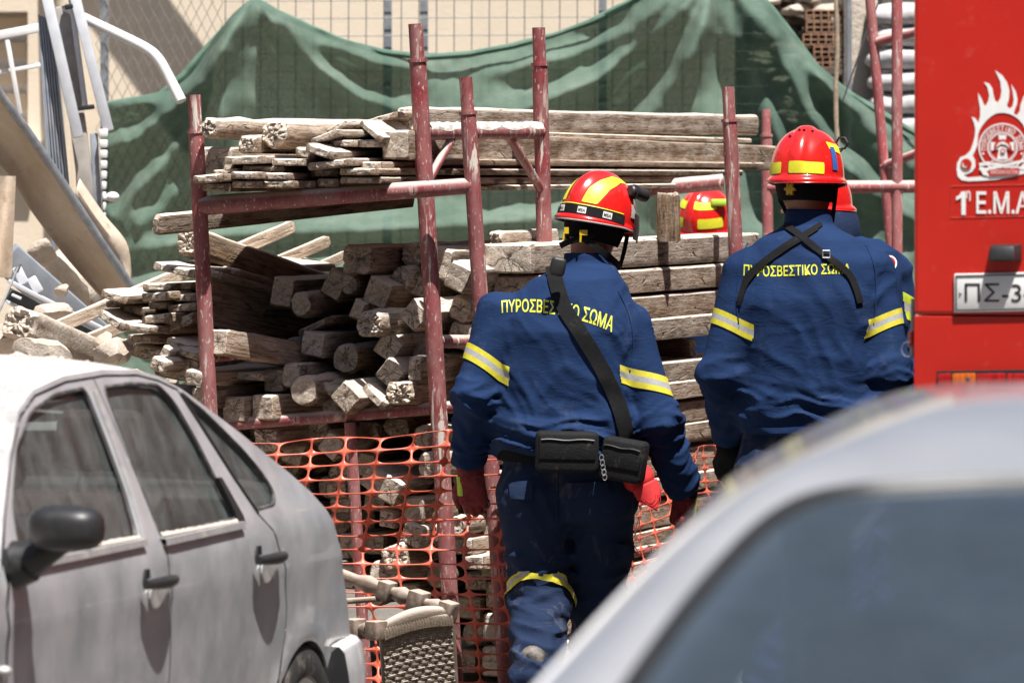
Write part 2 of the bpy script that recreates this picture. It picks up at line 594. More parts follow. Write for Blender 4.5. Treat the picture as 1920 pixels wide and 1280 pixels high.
# creases seen in the cloth: polyline, half width, height (towards the camera)
CRE = [
 ([(1392, -30), (1440, 60), (1500, 180), (1570, 300), (1650, 430)], 30, 0.12), ([(1370, 0), (1420, 160), (1460, 290), (1500, 470)], 30, 0.085), ([(1428, 20), (1500, 110), (1580, 190), (1720, 275)], 20, 0.07),
 ([(1505, 118), (1560, 190), (1620, 250), (1720, 320)], 26, 0.085), ([(1560, 300), (1640, 360), (1740, 430)], 30, 0.09), ([(1345, 0), (1335, 150), (1345, 330), (1370, 480)], 36, 0.07),
 ([(1330, -50), (1235, 60), (1120, 150), (960, 215), (900, 228)], 24, 0.11), ([(1345, -20), (1270, 130), (1180, 260), (1130, 330)], 26, 0.10), ([(1300, 60), (1250, 240), (1215, 420)], 30, 0.07), ([(1290, -40), (1180, 60), (1060, 110), (900, 140)], 18, 0.05),
 ([(482, 0), (474, 120), (462, 260), (440, 420)], 44, 0.085), ([(490, 8), (540, 70), (600, 130), (680, 185), (780, 215)], 24, 0.11), ([(500, 10), (590, 80), (700, 120), (800, 130)], 16, 0.05), ([(470, 4), (420, 90), (370, 150), (310, 186), (200, 205)], 20, 0.08),
 ([(468, 20), (400, 150), (330, 205), (255, 262), (192, 290)], 22, 0.12), ([(462, 60), (390, 210), (300, 320), (220, 400), (192, 425)], 30, 0.12), ([(455, 150), (400, 300), (300, 400), (215, 452)], 26, 0.10),
 ([(200, 480), (400, 440), (640, 430), (900, 418), (1080, 400)], 26, 0.12), ([(200, 560), (420, 500), (700, 500), (1000, 480)], 30, 0.10), ([(1240, 380), (1420, 460), (1640, 480)], 30, 0.08),
]
CRE = [(np.array(pl, float), hw_, hg_) for pl, hw_, hg_ in CRE]
def crease(x, y):
    d = 0.0
    for pl, hw_, hg_ in CRE:
        best = 1e9
        bt = 0
        n = len(pl) - 1
        for q in range(n):
            ax_, ay_ = pl[q]; bx_, by_ = pl[q + 1]
            ex_, ey_ = bx_ - ax_, by_ - ay_
            t_ = max(0.0, min(1.0, ((x - ax_) * ex_ + (y - ay_) * ey_) / (ex_ * ex_ + ey_ * ey_)))
            dd_ = math.hypot(x - ax_ - ex_ * t_, y - ay_ - ey_ * t_)
            if dd_ < best: best = dd_; bt = (q + t_) / n
        if best < hw_ * 2.6:
            d -= hg_ * math.exp(-(best / hw_) ** 2) * min(1, bt * 5 + 0.25) * min(1, (1 - bt) * 4 + 0.2)
    return d
tv = []; tf = []
rng = random.Random(4)
ph = [rng.uniform(0, 6.28) for _ in peaks]
for i in range(NU + 1):
    u = i / NU
    x = 192 + (1790 - 192) * u
    y0 = float(np.interp(x, ex, ey))
    for j in range(NV + 1):
        vv = j / NV
        y = y0 + (1040 - y0) * vv ** 1.35
        d = 0.0
        if y < 620:
            for q, (pxx, pyy, s) in enumerate(peaks):
                dx, dy = x - pxx, y - pyy
                r = math.hypot(dx, dy) + 1e-3
                th = math.atan2(dx, dy + 25)
                w_ = s / (1 + (r / 330.0) ** 2.2)
                wob = 0.22 * mnoise.noise(Vector((r * 0.004, th * 1.5, q * 3.1)))
                fold = math.sin(th * (9.5 if q < 2 else 7) + ph[q] + 5 * wob) + 0.45 * math.sin(th * 21 + 2 * ph[q] + 6 * wob)
                d += w_ * min(1.0, r / 240.0) * fold * 0.03
            d += crease(x, y)
        d += 0.05 * mnoise.noise(Vector((x * 0.004, y * 0.006, 1.7))) + 0.018 * mnoise.noise(Vector((x * 0.016, y * 0.012, 6.7))) + 0.006 * mnoise.noise(Vector((x * 0.05, y * 0.04, 2.7)))
        yl = max(0, (y - 380) / 300.0)
        d -= 0.15 * yl
        dd = min(TD + d * 2.3, FD - 0.08)
        tv.append(P(x, y, TD) + Vector((0, dd - TD, 0)))
for i in range(NU):
    for j in range(NV):
        a = i * (NV + 1) + j
        tf.append((a, a + 1, a + NV + 2, a + NV + 1))
net = mk('green_netting', tv, tf, M_NETG)
tag(net, 'sagging green shade netting tied up behind the timber stack', 'netting')
m = MB()
m.tube([P(x, float(np.interp(x, ex, ey)) + 3, TD) + Vector((0, -0.02, 0)) for x in np.linspace(192, 1790, 220)], [0.016 + 0.012 * mnoise.noise(Vector((x * 0.01, 0, 0))) for x in np.linspace(192, 1790, 220)], 8)
t = NT('green_net_hem')
t.set(color=t.ramp(t.noise(t.world(), 12, 4), [(0.3, (0.07, 0.13, 0.095)), (0.7, (0.14, 0.215, 0.165))]), rough=0.8, spec=0.2)
m.build('hem', t.m, net)
# ================================================================== added houses outside the frame, blocking sky light to deepen the shade
M_STUCCO = simple('grey_beige_stucco', (0.29, 0.28, 0.265), 0.92, 0.15, 2.0, bump=0.3, world=True)
M_STUCCO2 = simple('ochre_stucco', (0.32, 0.285, 0.235), 0.92, 0.15, 2.0, bump=0.3, world=True)
M_PANE = simple('dark_pane', (0.02, 0.025, 0.03), 0.1, 0.2, 3)
def house(label, a, b, hgt, depth, mat):
    """facade from a to b (ground points), body behind it; windows let into the facade"""
    a = Vector((*a, 0)); b = Vector((*b, 0)); ax = (b - a).normalized(); L = (b - a).length
    nr = Vector((-ax.y, ax.x, 0))          # away from the street
    h_ = thing('added_house', (a + b) / 2, label, 'building')
    M = Matrix((ax, nr, Vector((0, 0, 1)))).transposed()
    m = MB(); m.box((a + b) / 2 + nr * (depth / 2) + Vector((0, 0, hgt / 2)), (L, depth, hgt), M); m.build('wall', mat, h_, smooth=False)
    m = MB(); m.box((a + b) / 2 + nr * (depth / 2 - 0.15) + Vector((0, 0, hgt + 0.12)), (L + 0.5, depth + 0.5, 0.24), M); m.build('cornice', M_WHITEP, h_, smooth=False)
    nw = int(L / 3.2); nf = int((hgt - 0.8) / 3.1)
    for i in range(nw):
        for j in range(nf):
            c_ = a + ax * (L * (i + 0.5) / nw) + Vector((0, 0, 1.75 + 3.1 * j))
            m = MB(); m.box(c_ - nr * 0.03, (1.25, 0.10, 1.75), M); w_ = m.build('window', M_WHITEP, h_, smooth=False)
            for s_ in (-0.29, 0.29):
                m = MB(); m.box(c_ - nr * 0.085 + ax * s_, (0.50, 0.02, 1.55), M); m.build('pane', M_PANE, w_, smooth=False)
house('added grey beige house behind the viewpoint, unseen, blocking sky light', (16, -9), (-16, -9), 10.0, 8.0, M_STUCCO)
house('added ochre house outside the left picture edge, unseen, blocking sky light', (-9.5, -9), (-9.5, 33), 7.5, 8.0, M_STUCCO2)
house('added grey beige house outside the right picture edge, unseen, blocking sky light', (10.5, 33), (10.5, -9), 8.0, 8.0, M_STUCCO)
# ================================================================== timber
TANG = R(20.0)      # the stack runs away to the right
def rrect(w, h, rc, n):
    """n points round a rounded rectangle"""
    rc = min(rc, w / 2 * 0.999, h / 2 * 0.999)
    a, b = w / 2 - rc, h / 2 - rc
    segs = [('l', (w / 2, -b), (w / 2, b)), ('c', (a, b), 0), ('l', (a, h / 2), (-a, h / 2)), ('c', (-a, b), 90),
            ('l', (-w / 2, b), (-w / 2, -b)), ('c', (-a, -b), 180), ('l', (-a, -h / 2), (a, -h / 2)), ('c', (a, -b), 270)]
    lens = []
    for s in segs:
        lens.append(math.dist(s[1], s[2]) if s[0] == 'l' else rc * math.pi / 2 + 0.004)
    tot = sum(lens)
    out = []
    for k in range(n):
        d = tot * k / n
        for s, L in zip(segs, lens):
            if d <= L:
                f = d / L if L > 0 else 0
                if s[0] == 'l':
                    out.append((s[1][0] + (s[2][0] - s[1][0]) * f, s[1][1] + (s[2][1] - s[1][1]) * f))
                else:
                    th = R(s[2] + 90 * f)
                    out.append((s[1][0] + rc * math.cos(th), s[1][1] + rc * math.sin(th)))
                break
            d -= L
        else:
            out.append(out[0])
    return out

_seed = [100]
def timber_mesh(kind, w, h, L, rough, seed, n=36, bow=0.0):
    rg = random.Random(seed)
    rc = {'s': 0.06 * min(w, h) + 0.002, 'p': 0.22 * min(w, h), 'r': 0.46 * min(w, h), 'o': 0.22 * min(w, h)}[kind]
    prof = rrect(w, h, rc, n)
    amp = {'s': 0.0030, 'p': 0.0022, 'r': 0.008, 'o': 0.005}[kind]
    sv = Vector((seed * 1.37, seed * 0.71, seed * 0.29))
    ncr = 0
    cracks = [(rg.randrange(n), rg.uniform(0.15, 0.45), rg.uniform(0.014, 0.03)) for _ in range(ncr)]
    skew_y, skew_z = rg.uniform(-0.12, 0.12), rg.uniform(-0.10, 0.10)
    xs = [0.0, 0.012, 0.03, 0.06, 0.11, 0.18, 0.28]
    q = 0.42
    while q < L - 0.1:
        xs.append(q); q += max(0.16, L / 14)
    xs = [x_ for x_ in xs if x_ < L - 0.02] + [L]
    V = []; Fc = []; E = []
    def pt(x, y, z, k, inner, endf):
        p = Vector((x, y, z))
        r = math.hypot(y, z) + 1e-6
        d = amp * (fbm(p * 9 + sv, 3) + 0.6 * fbm(p * 34 + sv, 2))
        y2 = y * (1 + d / r * 1.0); z2 = z * (1 + d / r * 1.0)
        x2 = x
        if x < 0.12:
            f = (1 - x / 0.12) ** 2
            x2 += f * (skew_y * y + skew_z * z)
            x2 += f * (0.0035 + 0.017 * rough) * (fbm(Vector((0, y, z)) * 24 + sv, 3) + 0.6 * fbm(Vector((0, y, z)) * 80 + sv, 3))
            if rough > 0.3:      # rotten, splintered end: wasted edges
                s_ = 1 - f * rough * 0.17 * (0.5 + 0.9 * fbm(Vector((x, y, z)) * 16 + sv, 2))
                y2 *= s_; z2 *= s_
        bw_ = bow * (x / L) * (1 - x / L) * 4
        return (x2, y2, z2 + bw_)
    for i, x in enumerate(xs):
        s_ = 1.0
        if i == 0: s_ = 1 - 0.006 / max(0.03, min(w, h))*2
        for k, (y, z) in enumerate(prof):
            V.append(pt(x, y * s_, z * s_, k, 0, i == 0)); E.append(0.0)
    ns = len(xs)
    for i in range(ns - 1):
        for k in range(n):
            k2 = (k + 1) % n
            Fc.append((i * n + k, (i + 1) * n + k, (i + 1) * n + k2, i * n + k2))
    Fc.append(tuple((ns - 1) * n + k for k in range(n)))
    # near end cap in rings; duplicated rim so that the end grain is crisp
    rings = [0.965, 0.86, 0.74, 0.62, 0.48, 0.34, 0.17] if rough > 0.3 else [0.965, 0.75, 0.45, 0.2]
    base = len(V)
    for q, f in enumerate([1.0] + rings):
        for k, (y, z) in enumerate(prof):
            s_ = (1 - 0.006 / max(0.03, min(w, h))*2) * f
            x, yy, zz = pt(0.0, y * s_, z * s_, k, 1, True)
            if q > 0:
                x -= 0.003
            for (ck, cin, cd) in cracks:
                if k == ck and f > cin and q > 0: x += cd
            if rough > 0.3 and q > 0:
                x += rough * 0.005 * mnoise.noise(Vector((0, yy, zz)) * 95 + sv)
            V.append((x, yy, zz)); E.append(1.0)
    for q in range(len(rings)):
        for k in range(n):
            k2 = (k + 1) % n
            a = base + q * n
            Fc.append((a + k2, a + n + k2, a + n + k, a + k))
    c = len(V)
    V.append(pt(0.0, 0, 0, 0, 1, True)); E.append(1.0)
    a = base + len(rings) * n
    for k in range(n):
        Fc.append((a + (k + 1) % n, c, a + k))
    # back to front order: near end outwards
    me = bpy.data.meshes.new('timber')
    me.from_pydata(V, [], Fc)
    at = me.attributes.new('end', 'FLOAT', 'POINT')
    at.data.foreach_set('value', E)
    me.polygons.foreach_set('use_smooth', [True] * len(me.polygons))
    me.update()
    return me

def timber(name, label, p, d, kind, w, h, L, roll=0, rough=0.0, mat=None, group=None, up=None, bow=0.0):
    """p: centre of the near end, d: direction of the length"""
    _seed[0] += 1
    me = timber_mesh(kind, w, h, L, rough, _seed[0], n=(52 if rough > 0.3 else 36) if kind != 'p' else 32, bow=bow)
    me.materials.append(mat or M_WOOD)
    try: me.set_sharp_from_angle(angle=R(34))
    except Exception: pass
    o = bpy.data.objects.new(name, me)
    col.objects.link(o)
    X = Vector(d).normalized()
    U = Vector(up) if up else Vector((0, 0, 1))
    Y = U.cross(X).normalized()
    Z = X.cross(Y).normalized()
    rr = R(roll)
    Z2 = Z * math.cos(rr) - Y * math.sin(rr)      # clockwise as seen from the near end
    Y2 = Y * math.cos(rr) + Z * math.sin(rr)
    M = Matrix((X, Y2, Z2)).transposed().to_4x4()
    M.translation = Vector(p)
    o.matrix_world = M
    tag(o, label, {'log': 'log', 'plank': 'plank', 'batten': 'batten', 'block': 'block', 'prop': 'prop'}.get(name.split('_')[-1], 'beam'), group)
    return o

def dirv(yaw=0.0, pitch=0.0):
    a = TANG + R(yaw)
    return Vector((math.sin(a) * math.cos(R(pitch)), math.cos(a) * math.cos(R(pitch)), math.sin(R(pitch))))

KN = {'s': 'square_timber', 'p': 'plank', 'r': 'round_log', 'o': 'hewn_timber'}
def T(kind, x, y, w, h, label, D=21.05, L=2.4, roll=0, rough=0.0, yaw=0, pitch=0, mat=None, name=None, group=None):
    s = D / FPX
    return timber(name or KN[kind], label, P(x, y, D), dirv(yaw, pitch), kind, w * s, h * s, L, roll, rough, mat, group)

G1 = 'timbers on the upper scaffold shelf'
G2 = 'timber ends stacked on the lower scaffold shelf'
G3 = 'planks heaped left of the scaffold'
G4 = 'timber ends stacked behind the orange net'
G5 = 'long beams in the right hand stack'

# ---------------------------------------------------------------- upper shelf
def U(*a, **k):
    k['D'] = k.get('D', 21.05) - 0.44
    return T(*a, group=G1, **k)
U('r', 391, 240, 42, 42, 'splintered round log, leftmost at the very top of the upper shelf', D=20.95, L=2.9, rough=0.8)
U('r', 516, 251, 56, 54, 'fat knotty log right of the splintered log on the upper shelf', D=21.0, L=2.8, rough=0.75)
U('o', 463, 271, 42, 34, 'short crumbling stub wedged between the two round logs on the upper shelf', D=20.98, L=1.6, rough=0.6)
U('s', 406, 299, 70, 46, 'broad squared block beside the left post under the splintered log', D=21.1, L=2.6)
U('p', 458, 300, 88, 15, 'warped plank lying on edge of the broad squared block', D=20.95, roll=-2, L=2.6)
U('p', 538, 304, 66, 13, 'plank end right of the warped plank beneath the knotty log', D=20.93, roll=1)
U('p', 492, 317, 82, 12, 'half shadowed plank under the warped plank on the upper shelf', D=21.0, roll=1)
U('p', 418, 322, 50, 9, 'thin board tucked under the broad squared block', D=21.0, roll=-4)
U('p', 388, 335, 62, 15, 'plank end reaching past the left post, leftmost on the upper shelf', D=20.88, roll=-4)
U('p', 457, 329, 60, 14, 'dusty plank, second from left in the row above the lowest', D=20.9, roll=1)
U('p', 518, 331, 58, 13, 'cracked plank, third from left in the row above the lowest', D=20.92)
U('p', 606, 325, 52, 15, 'shaded brown plank, fourth from left in the row above the lowest', D=21.02, mat=M_BROWN_SHADE)
U('p', 404, 351, 56, 16, 'brown plank at left end of the lowest shelf row', D=20.95, roll=2, mat=M_BROWN_SHADE)
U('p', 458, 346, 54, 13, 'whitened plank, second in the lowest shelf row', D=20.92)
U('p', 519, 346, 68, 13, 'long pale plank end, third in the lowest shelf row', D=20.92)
U('p', 575, 346, 30, 14, 'narrow brown plank, fourth in the lowest shelf row', D=21.0, mat=M_BROWN_SHADE)
U('p', 613, 343, 44, 15, 'brown plank beside the narrow one in the lowest shelf row', D=20.98, mat=M_BROWN_SHADE)
U('p', 675, 338, 84, 12, 'rightmost plank end of the lowest shelf row, crumbly white crust', D=20.9, L=3.9)
U('p', 672, 322, 82, 13, 'crusted white plank stacked on the rightmost lowest plank', D=20.88, L=4.0)
U('p', 618, 308, 94, 14, 'wide plank tilted up to the right, middle of the upper shelf', D=20.9, roll=-6)
U('p', 693, 310, 44, 13, 'dusty short plank right of the tilted wide plank', D=20.95, L=4.1)
U('p', 598, 284, 60, 17, 'plank with bright dusty top sloping down right, upper shelf middle', D=20.9, roll=17, L=2.2)
U('p', 570, 287, 38, 17, 'stubby plank end left of the bright sloping plank', D=20.98, roll=10)
U('p', 642, 269, 56, 13, 'pale plank end above the bright sloping plank', D=21.05)
U('p', 691, 269, 44, 14, 'grey shaded plank end against the big upper square beam', D=21.02)
U('p', 606, 257, 56, 12, 'plank rising to the right beside the knotty log', D=21.0, roll=-20)
U('p', 628, 240, 42, 11, 'small plank leaning steeply above the rising plank', D=21.1, roll=-27)
U('p', 694, 246, 58, 13, 'plank sloping steeply down to the big upper square beam', D=21.0, roll=37, L=2.0)
U('p', 710, 224, 76, 11, 'topmost slanting plank left of the top beam', D=21.2, roll=-15)
U('s', 741, 272, 58, 55, 'big grained square beam with cracked end on the upper shelf', D=21.05, L=4.45, pitch=-0.55)
U('o', 770, 224, 62, 46, 'highest beam of the upper shelf with ragged pale end', D=21.35, L=4.05, rough=0.35, pitch=0.05)
U('p', 800, 247, 90, 10, 'thin board pressed between the two big upper beams', D=21.50, L=3.7, pitch=-0.3)
U('p', 800, 303, 70, 12, 'board directly under the big grained square beam', D=21.30, L=3.9, pitch=-0.2, mat=M_BROWN_SHADE)
U('p', 812, 322, 80, 12, 'second board under the big grained square beam', D=21.35, L=3.5, pitch=-0.15, mat=M_BROWN_SHADE)
U('p', 815, 339, 80, 12, 'lowest board under the big grained square beam', D=21.40, L=3.0, mat=M_BROWN_SHADE)
U('p', 880, 352, 120, 10, 'wide dark board beneath the right part of the upper shelf', D=21.80, L=2.5, mat=M_BROWN_SHADE)

# ---------------------------------------------------------------- lower shelf
def Mq(*a, **k):
    k['D'] = k.get('D', 21.05) - 0.14
    return T(*a, group=G2, **k)
timber('plank', 'board on edge jutting out left under the upper red rail', P(292, 422, 20.81), P(640, 384, 21.66) - P(292, 422, 20.81), 'p', 0.035, 0.075, 1.5, 12, mat=M_WOOD, group=G2)
timber('hewn_timber', 'dark hewn beam slanting down right behind the left post', P(352, 452, 21.16), P(640, 552, 21.96) - P(352, 452, 21.16), 'o', 0.10, 0.105, 1.25, 0, 0.6, M_BROWN_SHADE, G2)
timber('batten', 'highest of three battens poking up right between the shelves', P(549, 424, 21.96), P(110, 612, 21.56) - P(549, 424, 21.96), 's', 0.036, 0.05, 1.06, 0, mat=M_PALE, group=G2)
timber('batten', 'middle of three battens poking up right between the shelves', P(616, 451, 22.26), P(150, 644, 21.86) - P(616, 451, 22.26), 's', 0.036, 0.045, 1.15, 0, mat=M_PALE, group=G2)
timber('batten', 'lowest of three battens poking up right, beside the broken beam', P(650, 478, 22.46), P(300, 640, 22.26) - P(650, 478, 22.46), 's', 0.034, 0.045, 0.9, 0, mat=M_PALE, group=G2)
timber('plank', 'wide yellowish board standing on edge in deep shade', P(384, 560, 21.05), P(600, 612, 21.9) - P(384, 560, 21.05), 'p', 0.03, 0.19, 1.0, 0, mat=M_PALE, group=G2)
timber('plank', 'dark plank sloping down right above the yellowish board', P(392, 512, 21.06), P(560, 560, 21.66) - P(392, 512, 21.06), 'p', 0.10, 0.026, 1.3, 10, mat=M_WOOD, group=G2)
timber('plank', 'second dark plank sloping right beneath the slanting hewn beam', P(430, 508, 21.26), P(560, 545, 21.86) - P(430, 508, 21.26), 'p', 0.09, 0.03, 1.2, 12, mat=M_WOOD, group=G2)
timber('square_timber', 'square beam with whitened end beside the left post, side showing', P(408, 641, 20.61), P(590, 672, 21.16) - P(408, 641, 20.61), 's', 0.094, 0.094, 1.3, 0, mat=M_WOOD, group=G2)
Mq('o', 671, 487, 64, 56, 'largest log, hollow broken end, topmost of lower shelf left of posts', D=21.15, L=3.2, rough=1.0, yaw=4, mat=M_BROWN_SHADE)
Mq('r', 772, 480, 42, 48, 'crumbly log end touching the tall post, top row of lower shelf', D=21.3, rough=0.7)
Mq('s', 826, 494, 44, 58, 'shaded square beam between the two near posts, top row', D=21.2, roll=14)
Mq('s', 858, 520, 46, 52, 'sunlit beam with cross shaped cracks between the two near posts', D=20.95, roll=26, L=2.6)
Mq('r', 752, 524, 42, 50, 'crumbly log left of the tall post in the second row', D=21.2, rough=0.6)
Mq('s', 785, 537, 34, 38, 'small square beam end half behind the tall post', D=21.25, roll=20)
Mq('s', 708, 550, 54, 52, 'smooth square beam turned on its corner under the broken log', D=21.1, roll=22, mat=M_BROWN_SHADE)
Mq('r', 655, 533, 38, 42, 'small round log below the left of the broken log', D=21.2, rough=0.4, mat=M_BROWN_SHADE)
Mq('s', 627, 534, 44, 54, 'tilted square beam left of the small round log', D=21.25, roll=28, mat=M_BROWN_SHADE)
Mq('s', 670, 581, 28, 38, 'narrow tilted timber under the smooth corner turned beam', D=21.1, roll=24)
Mq('s', 690, 579, 28, 28, 'small square timber beside the narrow tilted one', D=21.15, roll=35)
Mq('r', 692, 606, 60, 52, 'rotten splintered log end in the middle of the lower shelf', D=20.95, rough=1.0)
Mq('s', 776, 591, 47, 47, 'half lit square beam on its corner left of the tall post', D=20.95, roll=42)
Mq('o', 863, 580, 44, 46, 'checked square end right of the tall post in shade', D=21.1, roll=24, rough=0.2)
Mq('o', 861, 630, 46, 48, 'brown square end right of the tall post near the elbow', D=21.1, roll=18, mat=M_BROWN_SHADE)
Mq('s', 728, 651, 50, 48, 'square beam on its corner with split face, centre of shelf', D=21.05, roll=34)
Mq('s', 788, 648, 36, 46, 'plain square end just left of the tall post, mid height', D=21.15)
Mq('r', 648, 671, 54, 54, 'dark round log with pale core, centre of lower shelf', D=21.1, mat=M_BROWN_SHADE, rough=0.3)
Mq('s', 731, 701, 46, 46, 'half lit square beam on its corner, second row from bottom', D=20.95, roll=40)
Mq('o', 779, 693, 30, 52, 'upright oval crumbly end just left of the tall post', D=20.9, rough=0.4)
Mq('o', 748, 737, 60, 46, 'whitened shredded log end on the lower rail by the tall post', D=20.88, rough=1.0)
Mq('s', 648, 745, 51, 47, 'bright sunlit square beam on its corner upon the lower rail', D=20.85, roll=45)
Mq('p', 700, 744, 60, 18, 'tilted plank between the bright square beam and shredded log', D=20.88, roll=41, L=1.5)
Mq('r', 570, 732, 54, 56, 'round log with star shaped drying cracks on the lower rail', D=20.9, rough=0.05)
Mq('o', 545, 704, 42, 44, 'log end leaning behind the star cracked log', D=21.0, rough=0.3)
Mq('p', 606, 724, 52, 14, 'tilted plank right of the star cracked log', D=20.95, roll=40, L=1.4)
Mq('s', 514, 715, 44, 44, 'dark square end left of the star cracked log', D=21.05, mat=M_BROWN_SHADE)
Mq('s', 586, 646, 48, 46, 'crazed square end in shade, left of the dark round log', D=21.1, roll=8)
Mq('r', 420, 709, 54, 62, 'thick shredded log behind the left post foot', D=21.25, rough=1.0, mat=M_BROWN_SHADE, yaw=12)
Mq('p', 462, 706, 70, 15, 'flat plank resting across the thick shredded log', D=21.0, yaw=12, L=1.2)
Mq('s', 439, 768, 50, 47, 'left of two squared blocks lying on the lower rail', D=20.95, yaw=8)
Mq('s', 493, 764, 54, 47, 'right of two squared blocks lying on the lower rail', D=20.93, yaw=6)
Mq('s', 378, 746, 48, 38, 'sunlit beam end just above the silver car roof edge', D=20.9, yaw=5)
Mq('r', 564, 571, 46, 48, 'round log end in deep shade below the battens', D=21.15, mat=M_BROWN_SHADE, rough=0.3)
Mq('s', 529, 549, 46, 56, 'dark square end with bright top edge below the battens', D=21.25, roll=10, mat=M_BROWN_SHADE)
Mq('r', 621, 762, 42, 34, 'brown round end squeezed under the bright corner beam', D=21.0, mat=M_BROWN_SHADE, rough=0.3)
Mq('p', 590, 612, 74, 14, 'dark plank rising to the right in the shaded middle', D=21.2, roll=-24, mat=M_BROWN_SHADE)
Mq('r', 548, 655, 44, 44, 'hidden log end behind the crazed square end', D=21.5, mat=M_BROWN_SHADE)
Mq('r', 470, 740, 50, 44, 'shaded log end above the two squared blocks', D=21.4, mat=M_BROWN_SHADE)
Mq('r', 690, 690, 50, 48, 'shaded log end between dark round log and corner beam', D=21.4, mat=M_BROWN_SHADE)
Mq('o', 930, 449, 34, 32, 'lumpy rotten log lying on top of the right stack', D=21.35, L=0.6, rough=1.0)
Mq('s', 880, 470, 120, 30, 'broad beam with bright dusty top behind the near posts', D=21.7, L=2.4)

# ---------------------------------------------------------------- heap of planks at the left
def A(*a, **k):
    k['D'] = k.get('D', 21.05) - 0.34
    return T(*a, group=G3, **k)
A('p', 324, 506, 86, 15, 'plank end beside the left post, highest of the left heap', D=21.3, roll=11, L=1.4)
A('p', 212, 556, 56, 17, 'sunlit leftmost plank of the heap, sloping down right', D=21.3, roll=14, L=1.2)
A('p', 300, 538, 74, 14, 'orange tinged plank under the highest plank of the left heap', D=21.5, L=1.4)
A('p', 350, 537, 32, 15, 'short shaded plank end touching the left post, upper heap', D=21.4, L=1.4, mat=M_BROWN_SHADE)
A('p', 293, 556, 64, 16, 'bright rounded plank end in the middle of the left heap', D=21.25, roll=-4, L=1.4)
A('p', 346, 558, 46, 16, 'brown plank end touching the left post, second from top', D=21.3, L=1.4, mat=M_BROWN_SHADE)
A('p', 300, 573, 50, 14, 'cracked brown plank under the bright rounded plank', D=21.35, L=1.4, mat=M_BROWN_SHADE)
A('p', 339, 577, 58, 16, 'plank with a white chip touching the left post', D=21.3, roll=-5, L=1.4)
A('p', 209, 570, 28, 14, 'small dark plank under the leftmost sunlit plank', D=21.4, L=1.2, mat=M_BROWN_SHADE)
A('p', 246, 581, 52, 15, 'dark brown plank right of the small dark plank', D=21.45, roll=8, L=1.2, mat=M_BROWN_SHADE)
A('s', 290, 598, 62, 18, 'flat timber with clean cut end in the left heap', D=21.25, roll=-6, L=1.2, yaw=10, mat=M_BROWN_SHADE)
A('p', 207, 600, 58, 18, 'shadowed plank tilted steeply at the left edge of the heap', D=21.3, roll=30, L=1.2)
A('p', 262, 616, 64, 14, 'dust covered plank below the steep shadowed plank', D=21.2, roll=5, L=1.3)
A('p', 336, 606, 74, 22, 'broad brown plank rising right to the left post', D=21.3, roll=-20, L=1.3, mat=M_BROWN_SHADE)
A('p', 266, 636, 66, 15, 'cracked plank under the dust covered plank', D=21.3, roll=2, L=1.3, mat=M_BROWN_SHADE)
A('p', 336, 646, 54, 12, 'thin plank sloping down to the left post low in the heap', D=21.2, roll=17, L=1.2)
A('p', 353, 663, 44, 16, 'split plank touching the left post low in the heap', D=21.1, roll=15, L=1.2)
A('s', 311, 664, 25, 25, 'small crazed square end low in the left heap', D=21.1, roll=30, L=1.1)
A('o', 297, 684, 36, 27, 'pale crumbly end just above the silver car roof', D=21.0, roll=20, L=1.1, rough=0.3)
A('o', 356, 685, 42, 26, 'brown end low in the heap against the left post', D=21.15, roll=15, L=1.1, mat=M_BROWN_SHADE)
A('p', 332, 664, 30, 14, 'narrow plank standing steeply low in the left heap', D=21.15, roll=42, L=1.1)
A('o', 364, 708, 42, 30, 'pale end beside the left post foot above the car', D=20.95, roll=8, L=1.1)
A('p', 276, 660, 74, 24, 'dark broad board low in the left heap', D=21.4, roll=8, L=1.2, mat=M_BROWN_SHADE)
A('p', 240, 655, 74, 20, 'shaded board under the left edge of the heap', D=21.6, roll=14, L=1.2, mat=M_BROWN_SHADE)
A('p', 330, 700, 90, 24, 'buried board at the foot of the left heap', D=21.6, roll=10, L=1.2, mat=M_BROWN_SHADE)

